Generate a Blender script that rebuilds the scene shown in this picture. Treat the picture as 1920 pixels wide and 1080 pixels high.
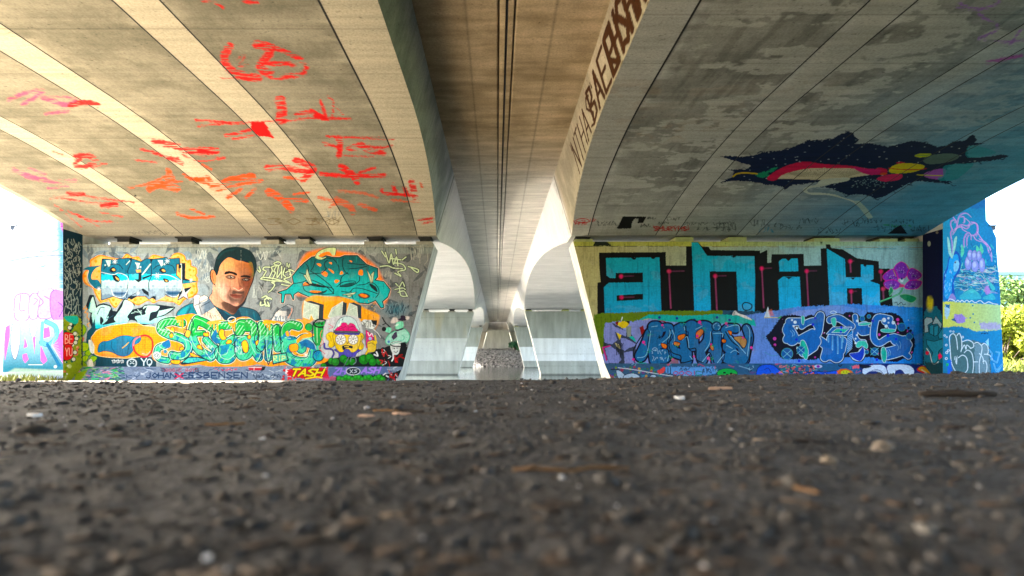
import bpy, math, random
import numpy as np
from mathutils import Vector, Matrix

# ------------------------------------------------------------------ camera, light, exposure
SC = bpy.context.scene
for o in list(bpy.data.objects):
    bpy.data.objects.remove(o)
EYE = 0.20                       # the camera lies almost on the ground
cam_d = bpy.data.cameras.new("camera")
cam = bpy.data.objects.new("camera", cam_d)
SC.collection.objects.link(cam)
cam.location = (0, 0, EYE)
cam.rotation_euler = (math.radians(90), 0, 0)
cam_d.lens = 18.0
cam_d.sensor_width = 36.0
cam_d.shift_x = 28.4 / 1920
cam_d.shift_y = 128 / 1920
cam_d.clip_start = 0.02
cam_d.clip_end = 3000
cam_d.dof.use_dof = True
cam_d.dof.focus_distance = 16.0
cam_d.dof.aperture_fstop = 1.5
SC.camera = cam

SUN_EL, SUN_A = math.radians(30.5), math.radians(-14)    # sun stands to the left
world = bpy.data.worlds.new("World")
SC.world = world
world.use_nodes = True
wn = world.node_tree
bg = wn.nodes["Background"]
sky = wn.nodes.new("ShaderNodeTexSky")
sky.sky_type = 'NISHITA'
sky.sun_disc = False
sky.sun_elevation = SUN_EL
sky.sun_rotation = math.radians(284)
sky.dust_density = 2.5
sky.ozone_density = 0.6
wn.links.new(sky.outputs[0], bg.inputs[0])
bg.inputs[1].default_value = 0.15
sun_d = bpy.data.lights.new("sun", 'SUN')
sun_d.energy = 5.0
sun_d.angle = math.radians(0.5)
sun_d.color = (1.0, 0.94, 0.84)
sun = bpy.data.objects.new("sun", sun_d)
SC.collection.objects.link(sun)
d = Vector((math.cos(SUN_EL) * math.cos(SUN_A), math.cos(SUN_EL) * math.sin(SUN_A), -math.sin(SUN_EL)))
sun.rotation_euler = d.to_track_quat('-Z', 'Y').to_euler()
sun.location = (-40, -6, 40)

SC.view_settings.view_transform = 'Standard'
SC.view_settings.look = 'None'
SC.view_settings.gamma = 1.0
SC.view_settings.exposure = 3.6
SC.cycles.use_denoising = True
SC.cycles.max_bounces = 10
SC.cycles.diffuse_bounces = 6
SC.cycles.glossy_bounces = 4
SC.cycles.sample_clamp_indirect = 30.0
SC.cycles.blur_glossy = 0.05

# ------------------------------------------------------------------ measures
U = 0.02                # one unit of the bridge drawing in metres
F = 960.0
VX, HZ, VY = 931.6, 668.0, 659.0
G = (HZ - VY) / F       # the bridge climbs slightly away from the camera
CX = 13.4               # centre line between the two decks
D1 = F * U              # distance of the first row of piers
PIER_S = [1.0, 2.73, 4.46]
THICK = 0.065
S_END = 5.95
S_START = -0.9
rng = np.random.default_rng(7)
random.seed(7)


def bz(H, Y):            # height H of the bridge drawing at distance Y
    return H * U + G * Y + EYE


def W(x, y, s=1.0):      # point of the plane at distance s*D1
    return ((x - VX) * s * U, F * s * U, (HZ - y) * s * U + EYE)


def proj(P):             # photograph coordinates of points
    Y = np.maximum(P[..., 1], 1e-3)
    return VX + F * P[..., 0] / Y, HZ - F * (P[..., 2] - EYE) / Y


# ------------------------------------------------------------------ numpy noise
def _hash(ix, iy, seed):
    n = (ix.astype(np.int64) * 374761393 + iy.astype(np.int64) * 668265263 + seed * 1274126177) & 0x7fffffff
    n = ((n ^ (n >> 13)) * 1274126177) & 0x7fffffff
    return ((n ^ (n >> 16)) & 0xffff) / 65535.0


def vnoise(x, y, seed=0):
    ix, iy = np.floor(x), np.floor(y)
    fx, fy = x - ix, y - iy
    fx = fx * fx * (3 - 2 * fx)
    fy = fy * fy * (3 - 2 * fy)
    a, b = _hash(ix, iy, seed), _hash(ix + 1, iy, seed)
    c, e = _hash(ix, iy + 1, seed), _hash(ix + 1, iy + 1, seed)
    return a + (b - a) * fx + (c - a) * fy + (a - b - c + e) * fx * fy


def fbm(x, y, seed=0, octv=4):
    t, amp, tot = 0, 1.0, 0
    for i in range(octv):
        t = t + amp * vnoise(x * 2 ** i + 17.3 * i, y * 2 ** i - 9.1 * i, seed + i)
        tot += amp
        amp *= 0.5
    return t / tot


def sstep(a, b, x):
    t = np.clip((x - a) / (b - a), 0, 1)
    return t * t * (3 - 2 * t)


def lin(h):
    """'#rrggbb' as seen in daylight -> linear paint colour"""
    if not isinstance(h, str):
        return np.array(h, float)
    h = h.lstrip('#')
    v = np.array([int(h[i:i + 2], 16) for i in (0, 2, 4)]) / 255.0
    v = np.where(v <= 0.04045, v / 12.92, ((v + 0.055) / 1.055) ** 2.4)
    l = v.mean()
    v = np.clip(l + (v - l) * 1.22, 0, 1)          # fresh saturated spray paint
    return np.clip(v * 0.8, 0.003, 0.8)


# ------------------------------------------------------------------ paint on real surfaces
class Paint:
    """Spray paint and brush work put on the points of a surface; px, py are
    drawing coordinates of the points, taken from the elevation of the wall."""

    def __init__(s, px, py, base):
        s.px, s.py = px.ravel(), py.ravel()
        n = s.px.size
        s.c = np.array(np.broadcast_to(base, (n, 3)), float)
        s.id = np.zeros(n, int)
        s.names = [None]
        s.cur = 0
        s.t = (0.0, 0.0, 1.0)
        s.clipm = None

    def frame(s, ox=0.0, oy=0.0, k=1.0):
        s.t = (ox, oy, k)

    def piece(s, name=None, label=None):
        if name is None:
            s.cur = 0
        else:
            s.names.append((name, label))
            s.cur = len(s.names) - 1

    def P(s, pts):
        if isinstance(pts, str):
            pts = [float(t) for t in pts.split()]
        a = np.array(pts, float)
        if a.ndim == 1:
            a = a.reshape(-1, 2)
        return a / s.t[2] + np.array(s.t[:2])

    def box(s, lo, hi):
        m = (s.px >= lo[0]) & (s.px <= hi[0]) & (s.py >= lo[1]) & (s.py <= hi[1])
        if s.clipm is not None:
            m &= s.clipm
        return np.nonzero(m)[0]

    def put(s, ix, al, col, tex=None):
        if ix.size == 0:
            return
        x, y = s.px[ix], s.py[ix]
        if tex is not None:
            sx, sy, lo, hi = tex
            al = al * sstep(lo, hi, fbm(x * sx, y * sy, 31, 3))
        if callable(col):
            cc = col(x, y)
        else:
            cc = lin(col)
        al = np.clip(al, 0, 1)
        s.c[ix] = s.c[ix] * (1 - al[:, None]) + cc * al[:, None]
        if s.cur:
            s.id[ix[al > 0.5]] = s.cur

    @staticmethod
    def inside(x, y, p):
        r = np.zeros(x.size, bool)
        n = len(p)
        for i in range(n):
            x0, y0 = p[i]
            x1, y1 = p[(i + 1) % n]
            if y0 == y1:
                continue
            c = (y0 > y) != (y1 > y)
            r ^= c & (x < (x1 - x0) * (y - y0) / (y1 - y0) + x0)
        return r

    @staticmethod
    def dist(x, y, p, closed=False, w=None):
        best = np.full(x.size, 1e9)
        n = len(p)
        for i in range(n if closed else n - 1):
            a, b = p[i], p[(i + 1) % n]
            dx, dy = b - a
            L = dx * dx + dy * dy
            t = np.clip(((x - a[0]) * dx + (y - a[1]) * dy) / L, 0, 1) if L > 0 else 0.0
            q = np.hypot(x - a[0] - t * dx, y - a[1] - t * dy)
            if w is not None:
                j = (i + 1) % n
                q = q - (w[i] + (w[j] - w[i]) * t)
            best = np.minimum(best, q)
        return best

    @staticmethod
    def spline(p, closed, n=6):
        m = len(p)
        if m < 3:
            return p
        out = []
        rngi = range(m) if closed else range(m - 1)
        for i in rngi:
            p0 = p[(i - 1) % m] if closed or i > 0 else p[0]
            p1, p2 = p[i], p[(i + 1) % m]
            p3 = p[(i + 2) % m] if closed or i + 2 < m else p[-1]
            for k in range(n):
                t = k / n
                out.append(0.5 * (2 * p1 + (p2 - p0) * t + (2 * p0 - 5 * p1 + 4 * p2 - p3) * t * t + (3 * p1 - p0 - 3 * p2 + p3) * t ** 3))
        if not closed:
            out.append(p[-1])
        return np.array(out)

    def poly(s, pts, col, sm=False, op=1.0, grow=0.0, soft=0.0, tex=None, rough=0.0):
        p = s.P(pts)
        if sm:
            p = s.spline(p, True)
        m = max(grow, 0) + soft + rough + 0.5
        ix = s.box(p.min(0) - m, p.max(0) + m)
        if ix.size == 0:
            return
        x, y = s.px[ix], s.py[ix]
        if rough:
            x = x + rough * (fbm(x * 0.6, y * 0.6, 5, 2) - 0.5) * 2
            y = y + rough * (fbm(x * 0.6, y * 0.6, 9, 2) - 0.5) * 2
        ins = s.inside(x, y, p)
        if grow or soft:
            dd = np.where(ins, -1, 1) * s.dist(x, y, p, True)
            al = 1 - sstep(grow - soft - 0.3, grow + soft + 0.3, dd)
        else:
            al = ins.astype(float)
        s.put(ix, al * op, col, tex)

    def line(s, pts, w, col, sm=True, op=1.0, soft=0.3, closed=False, tex=None, taper=False, rough=0.0):
        """w: full width in drawing pixels (not scaled by the frame)"""
        p = s.P(pts)
        if sm:
            p = s.spline(p, closed, 5)
        hw = w / 2
        ix = s.box(p.min(0) - hw - soft - 0.5 - rough, p.max(0) + hw + soft + 0.5 + rough)
        if ix.size == 0:
            return
        x, y = s.px[ix], s.py[ix]
        if rough:
            x = x + rough * (fbm(x * 0.5, y * 0.5, 5, 2) - 0.5) * 2
            y = y + rough * (fbm(x * 0.5, y * 0.5, 9, 2) - 0.5) * 2
        if taper:
            n = len(p)
            ww = hw * np.sin(np.linspace(0.12, 1, n) * math.pi * 0.93) ** 0.7
            al = 1 - sstep(-soft, soft, s.dist(x, y, p, closed, ww))
        else:
            al = 1 - sstep(hw - soft, hw + soft, s.dist(x, y, p, closed))
        s.put(ix, al * op, col, tex)

    def dot(s, x, y, r, col, op=1.0, soft=0.4, ry=None):
        q = s.P([x, y])[0]
        ry = ry or r
        ix = s.box(q - max(r, ry) - soft - 1, q + max(r, ry) + soft + 1)
        if ix.size == 0:
            return
        dd = np.hypot((s.px[ix] - q[0]) / r, (s.py[ix] - q[1]) / ry) * min(r, ry)
        r0 = min(r, ry)
        s.put(ix, (1 - sstep(r0 - soft, r0 + soft, dd)) * op, col)

    def dots(s, pts, r, col, **k):
        for a, b in pts:
            s.dot(a, b, r, col, **k)

    def fat(s, strokes, w, fill, edge='#101418', ew=1.6, halo=None, hw=1.4, hi=None):
        """letters made of fat strokes: halo, outline, then fill"""
        if halo:
            for st in strokes:
                s.line(st, w + 2 * ew + 2 * hw, halo)
        for st in strokes:
            s.line(st, w + 2 * ew, edge)
        for st in strokes:
            s.line(st, w, fill)
        if hi:
            for st in strokes:
                q = np.array(st, float).reshape(-1, 2)
                s.line(q + np.array([-0.28 * w, -0.3 * w]) * s.t[2], 0.8, hi, op=0.9)

    def tag(s, x0, y0, x1, y1, col, w=0.9, seed=1, n=7, op=0.9):
        """a handstyle scribble between two points (box of the tag)"""
        r = random.Random(seed)
        for k in range(n):
            a = x0 + (x1 - x0) * (k + r.random() * .4) / n
            b = x0 + (x1 - x0) * (k + 0.9 + r.random() * .5) / n
            pts = [(a, y0 + (y1 - y0) * r.random()) for _ in range(1)]
            for j in range(r.choice((2, 3, 3, 4))):
                pts.append((a + (b - a) * r.random(), y0 + (y1 - y0) * r.random()))
            s.line(pts, w, col, op=op)


def vgrad(y0, c0, y1, c1, c2=None, y2=None):
    a, b = lin(c0), lin(c1)
    if c2 is not None:
        e = lin(c2)

    def f(x, y):
        t = np.clip((y - y0) / (y1 - y0), 0, 1)[:, None]
        r = a + (b - a) * t
        if c2 is not None:
            q = np.clip((y - y1) / (y2 - y1), 0, 1)[:, None]
            r = r + (e - r) * q
        return r
    return f


def hgrad(x0, c0, x1, c1):
    a, b = lin(c0), lin(c1)
    return lambda x, y: a + (b - a) * np.clip((x - x0) / (x1 - x0), 0, 1)[:, None]


# letters as strokes on a 4 x 6 grid, y down
GL = {
 'A': ["0 6 2 0 4 6", "1 4 3 4"], 'B': ["0 6 0 0 3 .5 3 2.3 0 3 3.6 3.6 3.6 5.4 0 6"], 'C': ["4 1 2 0 0 3 2 6 4 5"],
 'D': ["0 0 0 6 3.6 4.5 3.6 1.5 0 0"], 'E': ["4 0 0 0 0 6 4 6", "0 3 3 3"], 'F': ["4 0 0 0 0 6", "0 3 3 3"],
 'G': ["4 1 2 0 0 3 2 6 4 5 4 3 2.4 3"], 'H': ["0 0 0 6", "4 0 4 6", "0 3 4 3"], 'I': ["2 0 2 6"], 'J': ["3 0 3 5 1.5 6 0 5"],
 'K': ["0 0 0 6", "4 0 0 3 4 6"], 'L': ["0 0 0 6 4 6"], 'M': ["0 6 0 0 2 3 4 0 4 6"], 'N': ["0 6 0 0 4 6 4 0"],
 'O': ["2 0 0 3 2 6 4 3 2 0"], 'P': ["0 6 0 0 3.6 .6 3.6 2.8 0 3.4"], 'Q': ["2 0 0 3 2 6 4 3 2 0", "2.5 4 4.4 6.6"],
 'R': ["0 6 0 0 3.6 .6 3.6 2.6 0 3.2 4 6"], 'S': ["4 .6 1.6 0 0 1.5 4 4.4 2.4 6 0 5.4"], 'T': ["0 0 4 0", "2 0 2 6"],
 'U': ["0 0 .2 5 2 6 3.8 5 4 0"], 'V': ["0 0 2 6 4 0"], 'W': ["0 0 1 6 2 2 3 6 4 0"], 'X': ["0 0 4 6", "4 0 0 6"],
 'Y': ["0 0 2 3 4 0", "2 3 2 6"], 'Z': ["0 0 4 0 0 6 4 6"], ' ': [],
 '1': ["1 1 2 0 2 6"], '2': ["0 1 2 0 4 1.5 0 6 4 6"], '3': ["0 .5 3.6 .6 2 2.8 4 4.4 2 6 0 5.4"], '6': ["3.6 0 0 4 2 6 4 4.4 2 3 .4 4"],
 '9': ["3.8 2 2 3 .3 1.6 2 0 3.8 1.6 3 6"], '0': ["2 0 0 3 2 6 4 3 2 0"], '-': ["0 3 3 3"], '4': ["3 6 3 0 0 4 4 4"],
}


def strokes_of(txt, x, y, w, h, gap=0.3, slant=0.0):
    """strokes of a word; each letter w wide and h high from (x, y)"""
    out = []
    for ch in txt:
        for st in GL.get(ch.upper(), []):
            v = np.array([float(t) for t in st.split()]).reshape(-1, 2)
            q = np.empty_like(v)
            q[:, 0] = x + v[:, 0] / 4 * w + (6 - v[:, 1]) / 6 * h * slant
            q[:, 1] = y + v[:, 1] / 6 * h
            out.append(q)
        x += w * (1 + gap)
    return out


def write(p, txt, x, y, w, h, lw, col, gap=0.3, slant=0.0, sm=False, **k):
    for st in strokes_of(txt, x, y, w, h, gap, slant):
        p.line(st, lw, col, sm=sm, **k)


# ------------------------------------------------------------------ objects
def link(o, parent=None):
    SC.collection.objects.link(o)
    if parent is not None:
        o.parent = parent
    return o


def thing(name, label, cat, loc=(0, 0, 0), group=None, rotz=0.0):
    o = bpy.data.objects.new(name, None)
    o.empty_display_size = 0.2
    o.location = loc
    o.rotation_euler = (0, 0, rotz)
    o["label"] = label
    o["category"] = cat
    if group:
        o["group"] = group
    return link(o)


def tag(o, label, cat, group=None):
    o["label"] = label
    o["category"] = cat
    if group:
        o["group"] = group
    return o


def mesh_np(name, verts, faces, mat, parent=None, col=None, smooth=False):
    """verts (n,3) in world space of an unrotated parent, faces (m,4) or list"""
    me = bpy.data.meshes.new(name)
    verts = np.asarray(verts, float).reshape(-1, 3)
    if parent is not None:
        verts = verts - np.array(parent.matrix_basis.translation)[None, :]
    if isinstance(faces, np.ndarray):
        k = faces.shape[1]
        me.vertices.add(len(verts))
        me.vertices.foreach_set("co", verts.ravel().astype(np.float32))
        me.loops.add(faces.size)
        me.loops.foreach_set("vertex_index", faces.ravel().astype(np.int32))
        me.polygons.add(len(faces))
        me.polygons.foreach_set("loop_start", np.arange(0, faces.size, k, dtype=np.int32))
        me.polygons.foreach_set("loop_total", np.full(len(faces), k, np.int32))
        me.update(calc_edges=True)
    else:
        me.from_pydata([tuple(v) for v in verts], [], faces)
    if smooth:
        me.polygons.foreach_set("use_smooth", np.ones(len(me.polygons), bool))
    if col is not None:
        at = me.color_attributes.new("paint", 'FLOAT_COLOR', 'POINT')
        rgba = np.ones((len(verts), 4), np.float32)
        rgba[:, :3] = col
        at.data.foreach_set("color", rgba.ravel())
    me.materials.append(mat)
    o = bpy.data.objects.new(name, me)
    return link(o, parent)


def grid_faces(nr, nc):
    i = np.arange((nr - 1) * nc).reshape(nr - 1, nc)[:, :-1]
    return np.stack([i, i + 1, i + nc + 1, i + nc], -1).reshape(-1, 4)


def biggest_patch(mask):
    """largest connected patch of a boolean grid, or None where it is scattered"""
    r, c = np.nonzero(mask)
    if r.size < 30:
        return None
    r0, r1, c0, c1 = r.min(), r.max() + 1, c.min(), c.max() + 1
    m = np.pad(mask[r0:r1, c0:c1], 1)
    lab = np.where(m, np.arange(m.size).reshape(m.shape) + 1, 0)
    for _ in range(4000):
        new = lab.copy()
        for ax, sh in ((0, 1), (0, -1), (1, 1), (1, -1)):
            new = np.maximum(new, np.roll(lab, sh, ax))
        new[~m] = 0
        # run fills along rows speed the spreading up
        if (new == lab).all():
            break
        lab = new
    k, n = np.unique(lab[m], return_counts=True)
    big = lab == k[n.argmax()]
    if n.max() < 0.45 * n.sum():
        return None
    out = np.zeros(mask.shape, bool)
    out[r0:r1, c0:c1] = big[1:-1, 1:-1]
    out[:3] = out[-3:] = False                  # the plain face keeps an unbroken rim
    out[:, :3] = out[:, -3:] = False
    return out


def painted_grid(base_name, P, paint, mat, parent, flip=False):
    """split a painted grid into the plain face and one part per painted piece"""
    nr, nc = P.shape[:2]
    V, C = P.reshape(-1, 3), paint.c
    fc = grid_faces(nr, nc)
    idg = paint.id.reshape(nr, nc)
    fid = np.zeros((nr - 1, nc - 1), int)
    for k in np.unique(idg):
        if k == 0:
            continue
        v = idg == k
        for _ in range(2):                      # close narrow gaps between the strokes
            w = v.copy()
            w[1:] |= v[:-1]; w[:-1] |= v[1:]; w[:, 1:] |= v[:, :-1]; w[:, :-1] |= v[:, 1:]
            v = w
        v &= (idg == k) | (idg == 0) | (idg < k)
        big = biggest_patch(v[:-1, :-1])
        if big is not None:
            fid[big] = k
    fid = fid.ravel()
    if flip:
        fc = fc[:, ::-1]
    res = []
    for k in np.unique(fid):
        sub = fc[fid == k]
        used = np.unique(sub)
        mp = np.zeros(len(V), int)
        mp[used] = np.arange(len(used))
        nm, lb = (base_name, None) if k == 0 else paint.names[k]
        o = mesh_np(nm, V[used], mp[sub], mat, parent, C[used])
        if lb:
            o["label"] = lb
        res.append(o)
    return res


class MB:
    """collects boxes, prisms, tubes into one mesh"""

    def __init__(s):
        s.v, s.f = [], []

    def add(s, v, f):
        b = len(s.v)
        s.v += [tuple(q) for q in v]
        s.f += [tuple(i + b for i in g) for g in f]

    def box(s, x0, x1, y0, y1, z0, z1, M=None):
        v = [(x, y, z) for z in (z0, z1) for y in (y0, y1) for x in (x0, x1)]
        if M is not None:
            v = [M @ Vector(q) for q in v]
        s.add(v, [(0, 2, 3, 1), (4, 5, 7, 6), (0, 1, 5, 4), (2, 6, 7, 3), (0, 4, 6, 2), (1, 3, 7, 5)])

    def prism(s, poly, y0, y1):
        """poly: list of (x, z); extruded along y"""
        n = len(poly)
        v = [(x, y0, z) for x, z in poly] + [(x, y1, z) for x, z in poly]
        f = [tuple(range(n)), tuple(range(2 * n - 1, n - 1, -1))]
        f += [(i, i + n, (i + 1) % n + n, (i + 1) % n) for i in range(n)]
        s.add(v, f)

    def tube(s, pts, rad, n=6):
        pts = [Vector(p) for p in pts]
        b = len(s.v)
        for i, p in enumerate(pts):
            d = (pts[min(i + 1, len(pts) - 1)] - pts[max(i - 1, 0)]).normalized()
            a = d.orthogonal().normalized()
            c = d.cross(a)
            r = rad[i] if hasattr(rad, '__len__') else rad
            for k in range(n):
                t = 2 * math.pi * k / n
                s.v.append(tuple(p + (a * math.cos(t) + c * math.sin(t)) * r))
        for i in range(len(pts) - 1):
            for k in range(n):
                s.f.append((b + i * n + k, b + i * n + (k + 1) % n, b + (i + 1) * n + (k + 1) % n, b + (i + 1) * n + k))
        s.f.append(tuple(b + k for k in range(n))[::-1])
        s.f.append(tuple(b + (len(pts) - 1) * n + k for k in range(n)))

    def build(s, name, mat, parent=None, smooth=False):
        return mesh_np(name, np.array(s.v), s.f, mat, parent, smooth=smooth)


# ------------------------------------------------------------------ materials
def nodes(name):
    m = bpy.data.materials.new(name)
    m.use_nodes = True
    nt = m.node_tree
    return m, nt, nt.nodes["Principled BSDF"]


def N(nt, kind, **k):
    n = nt.nodes.new("ShaderNode" + kind)
    for a, b in k.items():
        if a == 'inp':
            for i, v in b.items():
                n.inputs[i].default_value = v
        else:
            setattr(n, a, b)
    return n


def noise_fac(nt, scale3, scale, detail=4, lo=0.3, hi=0.7, a=0.0, b=1.0):
    tc = N(nt, "TexCoord")
    mp = N(nt, "Mapping")
    mp.inputs["Scale"].default_value = scale3
    nt.links.new(tc.outputs["Object"], mp.inputs[0])
    nz = N(nt, "TexNoise")
    nz.inputs["Scale"].default_value = scale
    nz.inputs["Detail"].default_value = detail
    nt.links.new(mp.outputs[0], nz.inputs["Vector"])
    mr = N(nt, "MapRange")
    mr.inputs[1].default_value, mr.inputs[2].default_value = lo, hi
    mr.inputs[3].default_value, mr.inputs[4].default_value = a, b
    nt.links.new(nz.outputs["Fac"], mr.inputs[0])
    return mr.outputs[0]


def mul(nt, col, facs):
    for f in facs:
        m = N(nt, "Mix", data_type='RGBA', blend_type='MULTIPLY')
        m.inputs[0].default_value = 1.0
        nt.links.new(col, m.inputs[6])
        c = N(nt, "CombineColor")
        for i in range(3):
            nt.links.new(f, c.inputs[i])
        nt.links.new(c.outputs[0], m.inputs[7])
        col = m.outputs[2]
    return col


def bump(nt, bsdf, fac, strength, dist=0.02):
    b = N(nt, "Bump")
    b.inputs["Strength"].default_value = strength
    b.inputs["Distance"].default_value = dist
    nt.links.new(fac, b.inputs["Height"])
    nt.links.new(b.outputs[0], bsdf.inputs["Normal"])


def mat_painted(name, streak=(0.4, 8, 8), sa=0.82, sb=1.12, rough=0.85, bs=0.25, ps=25, spec=0.15):
    m, nt, b = nodes(name)
    at = N(nt, "Attribute", attribute_name="paint")
    f1 = noise_fac(nt, streak, 1.0, 5, 0.3, 0.7, sa, sb)
    f2 = noise_fac(nt, (1, 1, 1), ps, 6, 0.3, 0.7, 0.84, 1.14)
    f3 = noise_fac(nt, (0.5, 1, 1), 22, 3, 0.27, 0.35, 0.55, 1.0)
    c = mul(nt, at.outputs["Color"], [f1, f2, f3])
    nt.links.new(c, b.inputs["Base Color"])
    b.inputs["Roughness"].default_value = rough
    b.inputs["Specular IOR Level"].default_value = spec
    bump(nt, b, f1, bs)
    return m


def mat_plain(name, col, rough=0.8, var=0.2, scale=8, scale3=(1, 1, 1), bs=0.2, spec=0.35, metallic=0.0):
    m, nt, b = nodes(name)
    rgb = N(nt, "RGB")
    rgb.outputs[0].default_value = (*col, 1)
    f1 = noise_fac(nt, scale3, scale, 6, 0.3, 0.7, 1 - var, 1 + var)
    nt.links.new(mul(nt, rgb.outputs[0], [f1]), b.inputs["Base Color"])
    b.inputs["Roughness"].default_value = rough
    b.inputs["Specular IOR Level"].default_value = spec
    b.inputs["Metallic"].default_value = metallic
    if bs:
        bump(nt, b, f1, bs)
    return m


M_SOFFIT = mat_painted("board_marked_soffit", (0.35, 7, 7), 0.84, 1.1)
M_SLAB = mat_painted("board_marked_slab", (0.7, 4.5, 4.5), 0.82, 1.12, bs=0.3)
M_WEB = mat_painted("board_marked_web", (3, 7, 0.6), 0.85, 1.1, bs=0.3)
M_WALL = mat_painted("painted_concrete_wall", (2.0, 2.0, 0.8), 0.92, 1.05, rough=0.8, bs=0.1, ps=14)
M_PIER = mat_painted("streaked_pier_concrete", (2.2, 2.2, 0.35), 0.86, 1.08, bs=0.2)
M_CONC = mat_plain("grey_concrete", (0.36, 0.34, 0.30), 0.85, 0.18, 3)
M_DARK = mat_plain("dirty_bearing_rubber", (0.018, 0.017, 0.016), 0.8, 0.3, 12)
M_STEEL = mat_plain("galvanised_steel", (0.45, 0.47, 0.5), 0.45, 0.15, 6, metallic=0.7)
# ------------------------------------------------------------------ paint of the left pier
INK = '#12202b'
TEAL = '#0c7f93'


def spots(p, pts, col, op=1.0):
    for x, y, r in pts:
        p.dot(x, y, r, col, op=op)


def star(p, x, y, r, col='#f4fbff'):
    q = p.P([x, y])[0]
    t = p.t
    p.frame()
    for a in (0.3, 1.1, 1.87, 2.6):
        dx, dy = math.cos(a) * r, math.sin(a) * r
        p.line([(q[0] - dx, q[1] - dy), (q[0] + dx, q[1] + dy)], 0.7, col, sm=False, op=0.9)
    p.dot(q[0], q[1], r * 0.35, col, op=0.9)
    p.t = t


def wild_bg(p, x0, x1, y0, y1, n, col, seed, op=0.75, r=(5, 16)):
    """faded leaf and flame shapes of older grey letters"""
    rr = random.Random(seed)
    for _ in range(n):
        x, y = rr.uniform(x0, x1), rr.uniform(y0, y1)
        a, l = rr.uniform(0, 6.28), rr.uniform(*r)
        w = l * rr.uniform(.2, .45)
        ca, sa = math.cos(a), math.sin(a)
        b = rr.uniform(-.6, .6) * l * .5
        pts = [(-l, 0), (-l * .2, -w + b * .4), (l * .7, -w * .4 + b), (l, b * 1.6), (l * .3, w * .6 + b), (-l * .4, w)]
        p.poly([(x + u * ca - v * sa, y + u * sa + v * ca) for u, v in pts], col, sm=True, op=op)


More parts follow.
